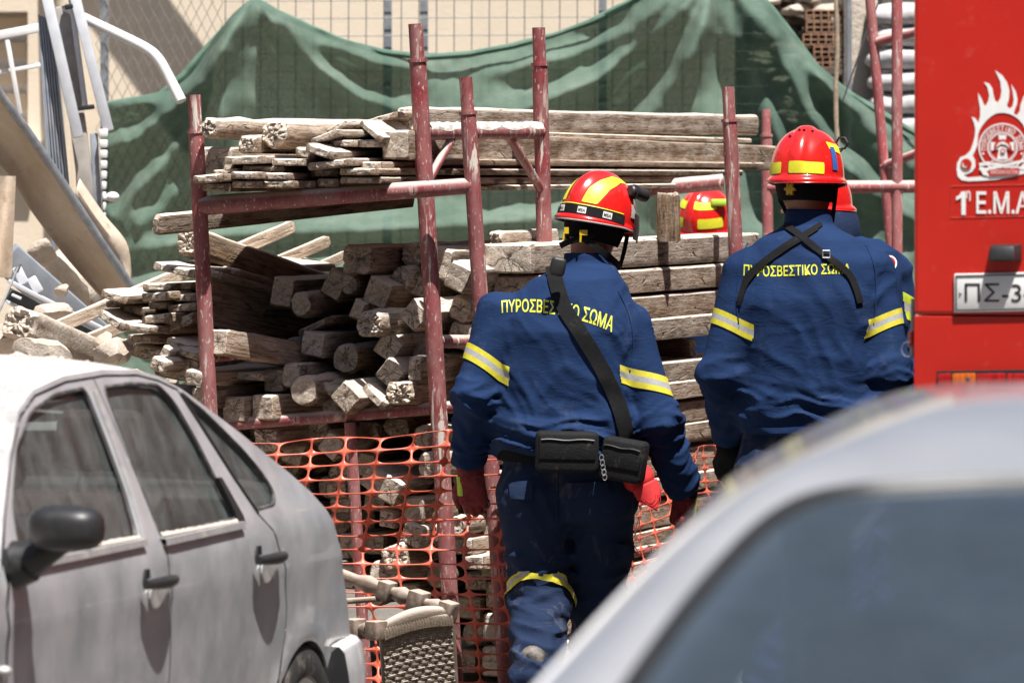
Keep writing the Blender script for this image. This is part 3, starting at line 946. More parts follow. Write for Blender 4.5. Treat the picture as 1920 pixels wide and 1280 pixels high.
# ---------------------------------------------------------------- behind the orange net
def B(*a, **k): return T(*a, group=G4, **k)
BL = [
 ('o', 499, 824, 54, 46, 0, 0.8, 0, 'broken log end beneath the lower rail beside the car window'),
 ('s', 550, 848, 44, 48, 20, 0, 1, 'tilted square end under the second net cell from the car'),
 ('o', 591, 808, 54, 40, 0, 0.2, 1, 'brown end directly beneath the middle of the lower rail'),
 ('s', 621, 835, 44, 46, 35, 0, 0, 'grey square beam on its corner beneath the lower rail'),
 ('r', 689, 811, 58, 38, 0, 0.6, 1, 'fibrous log end right of the short rail post'),
 ('r', 743, 800, 64, 42, 0, 0.9, 1, 'wide shredded log end just under the lower rail'),
 ('r', 792, 820, 36, 46, 0, 0.3, 0, 'log end under the lower rail against the tall post'),
 ('r', 799, 872, 40, 52, 0, 0.1, 0, 'round checked log end left of the tall post behind net'),
 ('s', 682, 870, 46, 46, 12, 0, 1, 'square end right of the short rail post, second down'),
 ('r', 635, 888, 46, 34, 0, 0.1, 1, 'flattened round end left of the short rail post'),
 ('s', 700, 900, 48, 46, 35, 0, 0, 'square beam on its corner right of the short rail post'),
 ('s', 732, 920, 42, 50, 28, 0, 0, 'tall tilted square end above the whitened round end'),
 ('o', 630, 918, 48, 30, 0, 0.1, 1, 'low brown end touching the short rail post'),
 ('s', 703, 938, 44, 38, 10, 0, 1, 'shaded square end left of the whitened round end'),
 ('o', 638, 948, 48, 30, 0, 0.1, 1, 'brown end beside the car tail, under the low one'),
 ('o', 775, 956, 50, 50, 0, 0.1, 0, 'whitened octagonal end in sunlight behind the net'),
 ('s', 725, 972, 34, 34, 8, 0, 0, 'small grey square end left of the whitened octagonal end'),
 ('o', 773, 1003, 50, 46, 18, 0.5, 0, 'sunlit chipped end under the whitened octagonal end'),
 ('o', 740, 1044, 60, 48, -18, 0.5, 0, 'largest sunlit chunky end low behind the net'),
 ('s', 652, 1025, 36, 50, 0, 0, 1, 'upright square end beside the short rail post, low down'),
 ('s', 702, 1020, 48, 40, 0, 0, 1, 'shaded end left of the largest sunlit chunky end'),
 ('r', 722, 1072, 66, 40, 0, 0.2, 0, 'half lit log under the largest sunlit chunky end'),
 ('s', 866, 1024, 46, 30, 0, 0.1, 0, 'pale block right of the tall post, upper of a pair'),
 ('s', 887, 1054, 50, 27, 0, 0.1, 0, 'pale block right of the tall post, lower of a pair'),
 ('r', 856, 985, 38, 38, 0, 0.3, 0, 'sunlit end right of the tall post above the pale pair'),
 ('s', 893, 1090, 52, 34, 0, 0, 1, 'brown end below the pale pair of blocks'),
 ('s', 952, 1032, 40, 46, 0, 0.1, 0, 'pale end half hidden by the first fireman thigh'),
 ('r', 886, 940, 48, 44, 0, 0.2, 1, 'brown end near the first fireman left glove'),
 ('o', 868, 890, 44, 46, 10, 0.2, 1, 'shaded end behind the first fireman left cuff'),
 ('o', 830, 840, 44, 42, 10, 0.2, 1, 'shaded end behind the tall post under the rail'),
 ('o', 900, 850, 50, 50, 0, 0.2, 1, 'shaded end behind the first fireman left sleeve'),
 ('r', 700, 1115, 56, 42, 0, 0.2, 1, 'dark log above the upturned chair'),
 ('r', 768, 1118, 52, 46, 0, 0.2, 1, 'dark log above the chair leg by the tall post'),
 ('s', 645, 1080, 48, 44, 5, 0, 1, 'dark square end between car tail and chair'),
 ('s', 880, 1140, 52, 42, 5, 0, 1, 'dark square end right of the tall post, chair height'),
 ('r', 936, 1130, 50, 46, 0, 0.2, 1, 'dark log end by the second post, chair height'),
 ('r', 890, 1188, 54, 46, 0, 0.3, 1, 'dark log end low between the two near posts'),
 ('s', 944, 1190, 46, 46, 10, 0, 1, 'dark square end low beside the first fireman knee'),
 ('s', 872, 1240, 50, 46, 0, 0.1, 1, 'dark square end near the ground between the posts'),
 ('r', 925, 1244, 52, 48, 0, 0.2, 1, 'dark log end near the ground beside the fireman shin'),
 ('r', 800, 1180, 60, 50, 0, 0.2, 1, 'dark log end behind the chair back'),
 ('r', 740, 1190, 60, 50, 0, 0.2, 1, 'dark log end behind the chair seat'),
 ('r', 820, 1080, 46, 44, 0, 0.2, 1, 'shaded log behind the tall post, low down'),
 ('r', 815, 1020, 46, 44, 0, 0.2, 1, 'shaded log behind the tall post beside the pale pair'),
 ('r', 820, 930, 44, 44, 0, 0.2, 1, 'shaded log behind the tall post, glove height'),
 ('r', 990, 1080, 60, 50, 0, 0.2, 1, 'log end glimpsed behind the first fireman thighs'),
 ('r', 1000, 1150, 60, 54, 0, 0.2, 1, 'log end glimpsed behind the first fireman knees'),
]
rb = random.Random(7)
for (k, x, y, w_, h_, ro, ru, brown, lab) in BL:  # brown flag
    B(k, x, y, w_, h_, lab, D=20.84 + (0.25 if brown else -0.02) + rb.uniform(0, 0.1), L=rb.uniform(1.8, 2.3), roll=ro, rough=ru, yaw=rb.uniform(-3, 3), mat=M_BROWN_SHADE if brown else M_WOOD)

for q in range(30):
    B(rb.choice('rso'), 420 + 48 * (q % 6) + rb.uniform(-8, 8) + 24 * ((q // 6) % 2), 815 + 52 * (q // 6) + rb.uniform(-6, 6), rb.uniform(46, 58), rb.uniform(44, 54), 'log end deep in shade behind the orange net', D=21.35 + rb.uniform(0, 0.2), L=1.8, roll=rb.uniform(-30, 30), rough=rb.uniform(0, 0.4), mat=M_BROWN_SHADE)
# ---------------------------------------------------------------- right hand stack of long beams
sideX, endD = 0.088, 20.95
RS = [  # z of top and bottom relative to the camera, width, start shift, label
 (-0.290, -0.398, 0.205, 0.00, 'topmost long beam of the right stack, dusty top beside the prop'),
 (-0.408, -0.500, 0.200, 0.06, 'second long beam from the top of the right stack'),
 (-0.512, -0.600, 0.210, 0.02, 'third long beam from the top of the right stack'),
 (-0.604, -0.690, 0.200, 0.10, 'fourth long beam of the right stack, above the dark gap'),
 (-0.772, -0.852, 0.230, 0.00, 'fifth long beam of the right stack, below the dark gap'),
 (-0.858, -0.930, 0.215, 0.05, 'sixth long beam of the right stack'),
 (-0.942, -1.026, 0.220, 0.02, 'seventh long beam of the right stack'),
 (-1.030, -1.110, 0.205, 0.08, 'eighth long beam of the right stack, just above the net edge'),
 (-1.125, -1.215, 0.215, 0.00, 'ninth long beam, behind the top of the small net'),
 (-1.225, -1.300, 0.205, 0.06, 'tenth long beam, behind the small net near the red cap'),
 (-1.318, -1.415, 0.225, 0.03, 'eleventh long beam, behind the second fireman glove'),
 (-1.425, -1.520, 0.210, 0.00, 'twelfth long beam, low behind the small net'),
 (-1.540, -1.640, 0.220, 0.05, 'thirteenth long beam, low behind the first fireman thigh'),
 (-1.655, -1.760, 0.210, 0.02, 'fourteenth long beam, second lowest of the right stack'),
 (-1.775, -1.885, 0.220, 0.00, 'lowest long beam of the right stack'),
]
for i, (zt_, zb_, w_, s0, lab) in enumerate(RS):
    d = dirv(rb.uniform(-0.25, 0.25), 0.22 if i < 4 else rb.uniform(-0.1, 0.2))
    rgt = Vector((d.y, -d.x, 0)).normalized()
    side = Vector((sideX, endD, CAMH + (zt_ + zb_) / 2)) + d * s0 + rgt * rb.uniform(-0.008, 0.012)
    timber('square_timber', lab, side - rgt * (w_ / 2), d, 's', w_, zt_ - zb_, 2.72 - s0 * rb.uniform(0.2, 1.6), rb.uniform(-0.6, 0.6), 0.05, M_WOOD, G5)
# dark spacer blocks in the gap
for q, (tt, lab) in enumerate(((0.5, 'hidden spacer block in the dark gap of the right stack, near end'), (2.0, 'spacer block in the dark gap of the right stack, far end'))):
    d = dirv()
    rgt = Vector((d.y, -d.x, 0)).normalized()
    c0 = Vector((sideX, endD, CAMH - 0.731)) + d * tt - rgt * 0.05
    timber('spacer_block', lab, c0, -rgt, 's', 0.09, 0.076, 0.16, 0, 0, M_BROWN_SHADE)
# short prop between right stack and upper shelf
timber('wooden_prop', 'short upright wooden prop between right stack and upper beams', P(1252, 364, 22.3), P(1254, 442, 22.3) - P(1252, 364, 22.3), 'o', 0.092, 0.085, 0.185, 0, 0.3, M_BROWN_SHADE, up=(0, -1, 0))

# ================================================================== scaffold frames
def post_obj(par, pts, rad, collar=None, mat=None, spl=True):
    """an upright: wide sleeve below the collar, narrow spigot above"""
    mat = mat or M_TUBE
    pts = [Vector(p) for p in pts]
    m = MB()
    # interpolate to get a slightly dented tube
    def at(f):
        L = [0]
        for a_, b_ in zip(pts[:-1], pts[1:]): L.append(L[-1] + (b_ - a_).length)
        s_ = f * L[-1]
        for q in range(len(pts) - 1):
            if s_ <= L[q + 1] + 1e-9:
                return pts[q].lerp(pts[q + 1], (s_ - L[q]) / (L[q + 1] - L[q]))
        return pts[-1]
    n = 26
    cf = 0
    if collar is not None:
        tot = (pts[-1] - pts[0]).length
        cf = (collar - pts[0]).length / tot
        m.tube([at(0), at(cf)], rad * 0.84, 18)
    fs = [cf + (1 - cf) * k / n for k in range(n + 1)]
    m.tube([at(f) for f in fs], rad, 18, wob=0.035, seed=len(pts) + rad)
    p_ = m.build('post', mat, par)
    if collar is not None:
        m = MB(); m.ring(collar, pts[0] - pts[-1], rad * 0.8, rad * 1.16, 0.012, 20)
        m.build('collar', mat, p_)
    return p_
def gnd(x0, y0, x1, y1, D):
    """both pixels at depth D, the line carried on down to the ground"""
    a = P(x0, y0, D); b = P(x1, y1, D)
    f = a.z / (a.z - b.z)
    e = a + (b - a) * f
    return [a, e]
def onl(pl, y, D):
    a, e = pl
    z = CAMH + (HOR - y) / FPX * D
    return a + (e - a) * ((a.z - z) / (a.z - e.z))
def rail(par, name, a, b, r0, r1=None, mat=None, n=8, wob=0.05):
    m = MB(); a = Vector(a); b = Vector(b)
    r1 = r1 or r0
    m.tube([a.lerp(b, k / n) for k in range(n + 1)], [r0 + (r1 - r0) * k / n for k in range(n + 1)], 16, wob=wob, seed=r0 * 100)
    return m.build(name, mat or M_TUBE, par)

# frame with the long lower and upper rails
D1, D2 = 20.62, 20.52
LA = gnd(364, 178, 391, 725, D1); LB = gnd(873, 145, 906, 640, D2)
fa = thing('scaffold_frame', (LA[1].x + 0.3, D1, 0), 'leaning red scaffold frame with post at far left and two long rails', 'scaffold', 'red scaffold frames')
post_obj(fa, LA, 0.0285, onl(LA, 247, D1)); post_obj(fa, LB, 0.0285, onl(LB, 212, D2))
rail(fa, 'upper_rail', onl(LA, 386, D1), onl(LB, 348, D2), 0.036, 0.029)
rail(fa, 'lower_rail', onl(LA, 803, D1) + Vector((0, 0.20, 0)), onl(LB, 764, D2) + Vector((0, 0.30, 0)), 0.0225)
rail(fa, 'stub_rail', onl(LA, 672, D1), onl(LA, 672, D1) + Vector((0.14, 0.2, 0.01)), 0.017)
S1 = gnd(656, 792, 676, 1100, 20.80)
m = MB(); m.tube([S1[0].lerp(S1[1], k / 6) for k in range(7)], 0.0215, 14, wob=0.04); m.build('short_post', M_TUBE, fa)
# ladder frame with dusty rung
D3, D4 = 20.66, 21.45
LC = gnd(779, 45, 824, 800, D3); LD = gnd(1010, 52, 1022, 500, D4)
fb = thing('scaffold_frame', (LC[1].x + 0.2, D3, 0), 'tall scaffold frame with plaster crusted rung and diagonal braces', 'scaffold', 'red scaffold frames')
post_obj(fb, LC, 0.0315, onl(LC, 114, D3)); post_obj(fb, LD, 0.0295, onl(LD, 121, D4))
ra, rb_ = onl(LC, 249, D3), onl(LD, 247, D4)
rl = rail(fb, 'rung', ra, rb_, 0.028)
# plaster crust lying on the rung: lumpy sheet
m = MB()
nS, nA = 60, 9
V = []; Fc = []
ax = (rb_ - ra); axn = ax.normalized(); sd = axn.cross(Vector((0, 0, 1))).normalized(); upv = sd.cross(axn)
for i in range(nS + 1):
    f = 0.03 + 0.94 * i / nS
    for j in range(nA):
        wid = 1.15 + 0.35 * mnoise.noise(Vector((f * 9, 0, 4)))
        th = (j / (nA - 1) - 0.5) * 2 * wid + 0.05
        edge_ = 1 - abs(j / (nA - 1) - 0.5) * 2
        r_ = 0.0285 + (0.004 + 0.008 * (0.5 + mnoise.noise(Vector((f * 26, j * 0.8, 2))))) * min(1, edge_ * 2.2)
        V.append(ra + ax * f + sd * (r_ * math.sin(th)) + upv * (r_ * math.cos(th)))
for i in range(nS):
    for j in range(nA - 1):
        a_ = i * nA + j
        Fc.append((a_, a_ + 1, a_ + nA + 1, a_ + nA))
m.add(V, Fc); m.build('plaster_crust', M_CRUST, rl)
rail(fb, 'brace', onl(LC, 342, D3) + Vector((0.01, 0.01, 0)), ra.lerp(rb_, 0.27), 0.016)
rail(fb, 'brace', ra.lerp(rb_, 0.70), onl(LD, 362, D4), 0.0165)
rail(fb, 'lower_rung', onl(LC, 640, D3), onl(LD, 640, D4), 0.024)
# wire tying the rail to the ladder post
m = MB()
c0 = onl(LC, 352, D3); rw = random.Random(2)
pts = []
for k in range(40):
    th = k * 0.55
    pts.append(c0 + Vector((0.036 * math.cos(th) + 0.002 * rw.uniform(-1, 1), -0.16 + 0.10 * math.sin(th) , 0.045 * math.sin(th * 0.5 + 0.4))))
m.tube([c0 + Vector((0.01, -0.125, 0.05)), c0 + Vector((0.022, -0.132, 0.01)), c0 + Vector((0.0, -0.125, -0.045)), c0 + Vector((-0.008, -0.13, -0.03)), c0 + Vector((0.012, -0.132, 0.03)), c0 + Vector((0.03, -0.13, 0.015))], 0.0016, 5)
wt = m.build('tie_wire', M_STEEL); tag(wt, 'thin loop of wire tied round rail at the tall post', 'wire')
# right frame
D5 = 22.85
LE = gnd(1365, 163, 1379, 460, D5)
fc = thing('scaffold_frame', (LE[1].x, D5, 0), 'scaffold frame at right end of the beam stack with dark rail', 'scaffold', 'red scaffold frames')
post_obj(fc, LE, 0.0295, onl(LE, 226, D5))
b_ = onl(LE, 342, D5)
LE2 = gnd(1190, 200, 1199, 460, 24.2)
rail(fc, 'dark_rail', b_ + Vector((-0.02, 0.5, 0.0)), P(1100, 364, 23.3), 0.034, 0.030)
rail(fc, 'lower_rail', onl(LE, 1000, D5), onl(LE, 1000, D5) + Vector((-0.7, -1.6, 0)), 0.02)
# far frame at the right
D6 = 26.2
LF = gnd(1436, 205, 1440, 460, D6); LG = gnd(1628, -40, 1672, 480, D6 + 0.3); LH = gnd(1682, -60, 1682, 470, D6)
fd = thing('scaffold_frame', (LF[1].x + 0.4, D6, 0), 'faded pink scaffold frame behind the second fireman and truck', 'scaffold', 'red scaffold frames')
post_obj(fd, LF, 0.0255, onl(LF, 254, D6), M_TUBEP)
post_obj(fd, LG, 0.0235, None, M_TUBEP); post_obj(fd, LH, 0.0255, None, M_TUBEP)
rail(fd, 'cross_pipe', onl(LF, 351, D6), P(1800, 350, D6), 0.029, mat=M_TUBEP)
rail(fd, 'rung', P(1640, 80, D6 + 0.3), P(1760, 50, D6 + 0.1), 0.021, mat=M_TUBEP)
rail(fd, 'rung', P(1655, 312, D6 + 0.3), P(1760, 272, D6 + 0.1), 0.021, mat=M_TUBEP)
# ================================================================== silver car
CA = R(15.5)
CR = Vector((math.sin(CA), math.cos(CA), 0))          # towards the rear of the car
CN = Vector((math.cos(CA), -math.sin(CA), 0))         # out of its near side
CO = Vector(((285 - 960) / FPX * 14.8, 14.8, 0))
HW = 0.83

def car_v(u, z):
    v = 0.0
    if z > 0.90: v -= 0.36 * (z - 0.90)
    if z < 0.5: v -= 0.22 * (0.5 - z) ** 1.3
    if z < 0.9: v -= 0.10 * (z - 0.9) ** 2
    if u > 1.0: v -= 0.015 * (u - 1.0) ** 2
    if u > 1.78: v -= 1.2 * (u - 1.78) ** 2
    if u < -1.0: v -= 0.13 * (-1.0 - u) ** 2
    # a soft waist crease
    v += 0.006 * math.exp(-((z - 0.80) / 0.03) ** 2)
    # flare round the rear arch
    ra_ = math.hypot(u - 1.36, z - 0.29)
    v += 0.012 * math.exp(-((ra_ - 0.31) / 0.03) ** 2)
    return v
def car_pt(u, z, dv=0.0, side=1):
    v = car_v(u, z) + dv
    if side < 0: v = -2 * HW - v
    return CO + CR * u + CN * v + Vector((0, 0, z))

def dens(poly, step):
    out = []
    n = len(poly)
    for i in range(n):
        a = Vector(poly[i]); b = Vector(poly[(i + 1) % n])
        k = max(1, int((b - a).length / step))
        for q in range(k): out.append(a.lerp(b, q / k))
    return out
def inside(p, poly):
    c = False; n = len(poly)
    j = n - 1
    for i in range(n):
        if ((poly[i][1] > p[1]) != (poly[j][1] > p[1])) and (p[0] < (poly[j][0] - poly[i][0]) * (p[1] - poly[i][1]) / (poly[j][1] - poly[i][1]) + poly[i][0]):
            c = not c
        j = i
    return c
def panel2d(outer, holes=(), step=0.04, bstep=0.02):
    """triangulated flat panel with holes; 2D points and faces"""
    loops = [dens([Vector(p) for p in outer], bstep)] + [dens([Vector(p) for p in h], bstep) for h in holes]
    V = []; E = []
    for lp in loops:
        b = len(V); V += lp
        E += [(b + i, b + (i + 1) % len(lp)) for i in range(len(lp))]
    xs = [p.x for p in V]; ys = [p.y for p in V]
    bd = list(V)
    x = min(xs) + step / 2
    while x < max(xs):
        y = min(ys) + step / 2
        while y < max(ys):
            q = Vector((x, y))
            if inside(q, outer) and not any(inside(q, h) for h in holes):
                if min((q - b_).length_squared for b_ in bd) > (step * 0.4) ** 2:
                    V.append(q)
            y += step
        x += step
    res = delaunay_2d_cdt(V, E, [], 2, 1e-6)
    v2, f2 = res[0], res[2]
    keep = []
    for f in f2:
        cx = sum(v2[i].x for i in f) / len(f); cy = sum(v2[i].y for i in f) / len(f)
        if inside((cx, cy), outer) and not any(inside((cx, cy), h) for h in holes):
            keep.append(tuple(f))
    return v2, keep
def smooth_loop(poly, it=2):
    """Chaikin corner cutting of a closed outline"""
    p = [Vector(q) for q in poly]
    for _ in range(it):
        o = []
        for i in range(len(p)):
            a = p[i]; b = p[(i + 1) % len(p)]
            o += [a.lerp(b, 0.25), a.lerp(b, 0.75)]
        p = o
    return p

t = NT('dusty_silver_paint')
v = t.world()
st = t.noise(t.world((1, 1, 0.2)), 14, 4, 0.6)
cl = t.noise(v, 6, 5, 0.6)
c = t.ramp(cl, [(0.3, (0.42, 0.44, 0.475)), (0.7, (0.49, 0.51, 0.545))])
dm = t.math('ADD', t.math('MULTIPLY', t.mapr(st, 0.35, 0.75), 0.10), t.mapr(cl, 0.3, 0.7, 0.08, 0.24))
sp = t.mapr(t.noise(v, 70, 2), 0.68, 0.72, 0, 0.5)
dm = t.math('MAXIMUM', dm, sp)
gz = t.n.new('ShaderNodeSeparateXYZ'); t.link(v, gz.inputs[0])
dm = t.math('ADD', dm, t.mapr(gz.outputs[2], 0.55, 0.25, 0, 0.45), clamp=True)
dm = t.math('MAXIMUM', dm, t.math('MULTIPLY', t.normal_z(0.45, 0.9), 0.88))
t.set(color=t.mix(dm, c, (0.60, 0.565, 0.53)), rough=t.mapr(dm, 0, 0.8, 0.30, 0.75), metal=t.mapr(dm, 0, 0.7, 0.5, 0.0), coat=t.mapr(dm, 0, 0.6, 1.0, 0.3), coat_rough=0.04)
M_SILVER = t.m

def glass_mat(name, tint=(0.74, 0.85, 0.82), dust=0.13, film=0.045, dcol=(0.48, 0.53, 0.52), ior=1.5):
    t = NT(name)
    v = t.world()
    tp = t.n.new('ShaderNodeBsdfTransparent'); tp.inputs[0].default_value = (*tint, 1)
    gl = t.n.new('ShaderNodeBsdfGlossy'); gl.inputs['Roughness'].default_value = 0.03
    fr = t.n.new('ShaderNodeFresnel'); fr.inputs[0].default_value = ior
    m1 = t.n.new('ShaderNodeMixShader'); t.link(fr.outputs[0], m1.inputs[0]); t.link(tp.outputs[0], m1.inputs[1]); t.link(gl.outputs[0], m1.inputs[2])
    df = t.n.new('ShaderNodeBsdfDiffuse'); df.inputs[0].default_value = (*dcol, 1)
    st = t.noise(t.world((1, 1, 0.35)), 16, 4, 0.6)
    n2 = t.noise(v, 7, 4, 0.6)
    sp = t.noise(v, 90, 2)
    f = t.math('ADD', t.math('MULTIPLY', t.mapr(st, 0.40, 0.80), dust * 0.6), t.math('MULTIPLY', t.mapr(n2, 0.4, 0.7), dust * 0.6))
    f = t.math('ADD', f, t.mapr(sp, 0.64, 0.72, 0, dust * 0.6))
    f = t.math('ADD', f, film, clamp=True)
    m2 = t.n.new('ShaderNodeMixShader'); t.link(f, m2.inputs[0]); t.link(m1.outputs[0], m2.inputs[1]); t.link(df.outputs[0], m2.inputs[2])
    t.link(m2.outputs[0], t.out.inputs[0])
    return t.m
M_CGLASS = glass_mat('dusty_car_glass')
M_SEAT = simple('dark_red_seat_cloth', (0.040, 0.018, 0.020), 0.9, 0.3, 50)
M_TRIM = simple('dark_trim', (0.05, 0.05, 0.052), 0.6, 0.2, 40, dust=0.35)
M_CHROME = simple('dusty_bright_strip', (0.50, 0.50, 0.50), 0.4, 0.15, 30, metal=0.5, dust=0.6)
M_DUSTY = simple('thick_dust', (0.58, 0.52, 0.46), 0.97, 0.12, 50, bump=0.4)

top = [(-1.09, 0.93), (-0.93, 1.075), (-0.76, 1.205), (-0.60, 1.305), (-0.45, 1.352), (-0.2, 1.378), (0.1, 1.384), (0.36, 1.374), (0.52, 1.352), (0.67, 1.312), (0.80, 1.265), (1.03, 1.178),
       (1.2, 1.108), (1.35, 1.048), (1.48, 0.99), (1.57, 0.935), (1.64, 0.86), (1.69, 0.78), (1.74, 0.70), (1.79, 0.62), (1.83, 0.55)]
def soft(poly): return smooth_loop([tuple(q) for q in dens([Vector(z_) for z_ in poly], 0.05)], 2)
fwin = soft([(-0.93, 0.955), (-0.86, 1.08), (-0.70, 1.215), (-0.52, 1.298), (-0.30, 1.334), (-0.07, 1.342), (-0.045, 1.20), (-0.035, 1.07), (-0.055, 0.955)])
rwin = soft([(0.065, 1.338), (0.30, 1.340), (0.50, 1.328), (0.58, 1.28), (0.65, 1.18), (0.71, 1.06), (0.765, 0.955), (0.115, 0.948), (0.095, 1.10)])
qwin = soft([(0.655, 1.305), (0.80, 1.243), (0.99, 1.142), (1.10, 1.068), (1.158, 1.005), (1.12, 0.972), (0.955, 0.968), (0.86, 1.06), (0.745, 1.20)])
fdoor = [(-1.03, 0.26), (0.155, 0.26), (0.165, 0.50), (0.165, 0.62), (0.15, 0.76), (0.118, 0.93), (0.082, 1.12), (0.035, 1.30), (0.012, 1.362), (-0.2, 1.358), (-0.45, 1.333), (-0.60, 1.287), (-0.76, 1.187), (-0.93, 1.055), (-1.03, 0.965), (-1.06, 0.85), (-1.05, 0.6)]
rdoor = [(0.163, 0.26), (1.05, 0.26), (1.06, 0.40), (1.10, 0.50), (1.155, 0.60), (1.158, 0.68), (1.125, 0.79), (1.03, 0.905), (0.945, 0.958), (0.845, 1.06), (0.725, 1.20), (0.63, 1.308), (0.51, 1.336), (0.36, 1.356), (0.1, 1.364), (0.02, 1.362), (0.043, 1.30), (0.09, 1.12), (0.126, 0.93), (0.158, 0.76), (0.173, 0.62), (0.173, 0.50)]
arch = [(1.36 + 0.292 * math.cos(R(a_)), 0.29 + 0.285 * math.sin(R(a_))) for a_ in range(185, 39, -6)]
quarter = [(1.057, 0.26)] + arch + [(1.60, 0.515), (1.72, 0.535)] + [(1.83, 0.55)] + top[::-1][1:] + [(-1.04, 0.972), (-0.93, 1.062), (-0.76, 1.194), (-0.60, 1.294), (-0.45, 1.340), (-0.2, 1.365), (0.1, 1.371), (0.36, 1.363), (0.51, 1.343), (0.638, 1.314),
           (0.733, 1.204), (0.853, 1.065), (0.952, 0.964), (1.037, 0.911), (1.133, 0.794), (1.166, 0.682), (1.163, 0.598), (1.108, 0.497), (1.067, 0.40)]
fender = [(-1.04, 0.26), (-1.058, 0.6), (-1.068, 0.85), (-1.04, 0.96), (-1.085, 0.92), (-1.40, 0.86), (-1.75, 0.78), (-1.93, 0.66), (-1.97, 0.50), (-1.93, 0.24)] + [(-1.36 + -0.0 + 0.29 * math.cos(R(a_)) , 0.29 + 0.285 * math.sin(R(a_))) for a_ in range(190, -11, -12)][0:]
car = thing('silver_car', (CO + CN * -HW + CR * 0.2) * 1.0, 'dusty silver hatchback car with dented dusty roof beside timber stack', 'car')
car['label'] = 'dusty silver car with black mirror parked beside the timber stack'

def lift(name, outer, holes, mat, parent, dv=0.0, step=0.045, bstep=0.022, sides=(1, -1), thick=0.0):
    v2, f2 = panel2d(outer, holes, step, bstep)
    obs = []
    for sd in sides:
        V = [car_pt(p.x, p.y, dv, sd) for p in v2]
        Fc = [f if sd > 0 else f[::-1] for f in f2]
        # outwards facing
        a, b, c_ = [Vector(V[i]) for i in Fc[0][:3]]
        if (b - a).cross(c_ - a).dot(CN * sd) < 0: Fc = [f[::-1] for f in Fc]
        o = mk(name, V, Fc, mat, parent)
        obs.append(o)
    return obs
def rim_tube(name, loop, r, mat, parent, dv=0.0, sides=(1, -1)):
    for sd in sides:
        pts = [car_pt(p[0], p[1], dv, sd) for p in dens([Vector(q) for q in loop], 0.03)]
        m = MB(); m.tube(pts + [pts[0]], r, 6, caps=False)
        m.build(name, mat, parent)

fd_ = lift('front_door', fdoor, [fwin], M_SILVER, car)
rd_ = lift('rear_door', rdoor, [rwin], M_SILVER, car)
qt_ = lift('body_side', quarter, [qwin], M_SILVER, car)
fe_ = lift('front_fender', [(-1.045, 0.26), (-1.062, 0.6), (-1.075, 0.85), (-1.05, 0.955), (-1.09, 0.925), (-1.40, 0.86), (-1.75, 0.78), (-1.93, 0.66), (-1.97, 0.50), (-1.93, 0.26), (-1.48, 0.26), (-1.47, 0.40), (-1.35, 0.53), (-1.2, 0.57), (-1.1, 0.53)] if False else
           [(-1.045, 0.26), (-1.062, 0.6), (-1.075, 0.85), (-1.05, 0.955), (-1.09, 0.925), (-1.40, 0.86), (-1.75, 0.78), (-1.93, 0.66), (-1.97, 0.50), (-1.93, 0.26)], [], M_SILVER, car)
for (lst, win) in ((fd_, fwin), (rd_, rwin), (qt_, qwin)):
    for sd, o in zip((1, -1), lst):
        v2, f2 = panel2d([tuple(p) for p in win], [], 0.08, 0.03)
        V = [car_pt(p.x, p.y, -0.016, sd) for p in v2]
        mk('window_glass', V, f2, M_CGLASS, o)
        pts = [car_pt(p[0], p[1], -0.004, sd) for p in dens([Vector(q) for q in win], 0.03)]
        m = MB(); m.tube(pts + [pts[0]], 0.0065, 6, caps=False)
        m.build('window_seal', M_TRIM, o)
# dark seams behind the door gaps
for pts_ in ([(0.012, 1.362), (0.04, 1.30), (0.086, 1.12), (0.122, 0.93), (0.154, 0.76), (0.169, 0.62), (0.169, 0.50), (0.159, 0.27)], [(0.63, 1.311), (0.729, 1.202), (0.849, 1.062), (0.949, 0.961), (1.034, 0.908), (1.129, 0.792), (1.162, 0.681), (1.159, 0.60), (1.104, 0.50), (1.063, 0.40), (1.053, 0.27)], [(-1.05, 0.965), (-1.066, 0.85), (-1.056, 0.6), (-1.04, 0.27)]):
    for sd in (1, -1):
        m = MB(); m.tube([car_pt(p.x, p.y, -0.005, sd) for p in dens([Vector(q) for q in pts_], 0.03)[:-1] if True][:-20] if False else [car_pt(*q, -0.005, sd) for q in pts_], 0.0055, 6); m.build('door_seam', M_TRIM, car)
# inner door skins, dark
for sd in (1, -1):
    lift('door_lining', [(-1.0, 0.28), (0.14, 0.28), (0.11, 0.935), (-0.95, 0.935)], [], M_TRIM, car, -0.06, 0.12, 0.08, (sd,))
    lift('door_lining', [(0.18, 0.28), (1.02, 0.28), (1.02, 0.88), (0.9, 0.94), (0.14, 0.935)], [], M_TRIM, car, -0.06, 0.12, 0.08, (sd,))
# dust ledges and strips at the window foot, bright line on the B pillar
for (u0, u1, z0, z1, o) in ((-0.94, -0.035, 0.943, 0.946, fd_[0]), (0.105, 0.775, 0.937, 0.942, rd_[0])):
    m = MB()
    n = 14
    poly = []
    for k in range(n + 1):
        u = u0 + (u1 - u0) * k / n; z = z0 + (z1 - z0) * k / n
        b = car_pt(u, z - 0.012, 0.002); c_ = car_pt(u, z + 0.006, 0.012)
        poly.append((b, b + CN * 0.012, c_ + CN * 0.006, c_ - CN * 0.02))
    V = [q for p in poly for q in p]; Fc = []
    for k in range(n):
        for j in range(3):
            a_ = k * 4 + j
            Fc.append((a_, a_ + 1, a_ + 5, a_ + 4))
    m.add(V, Fc)
    m.build('window_strip', M_CHROME, o)
    m = MB()
    pts = [car_pt(u0 + 0.02 + (u1 - u0 - 0.03) * k / 40, z0 + 0.012, -0.002) for k in range(41)]
    m.tube(pts, [0.007 + 0.006 * abs(mnoise.noise(Vector((k * 0.37, u0, 0)))) for k in range(41)], 6)
    m.build('dust_ridge', M_DUSTY, o)
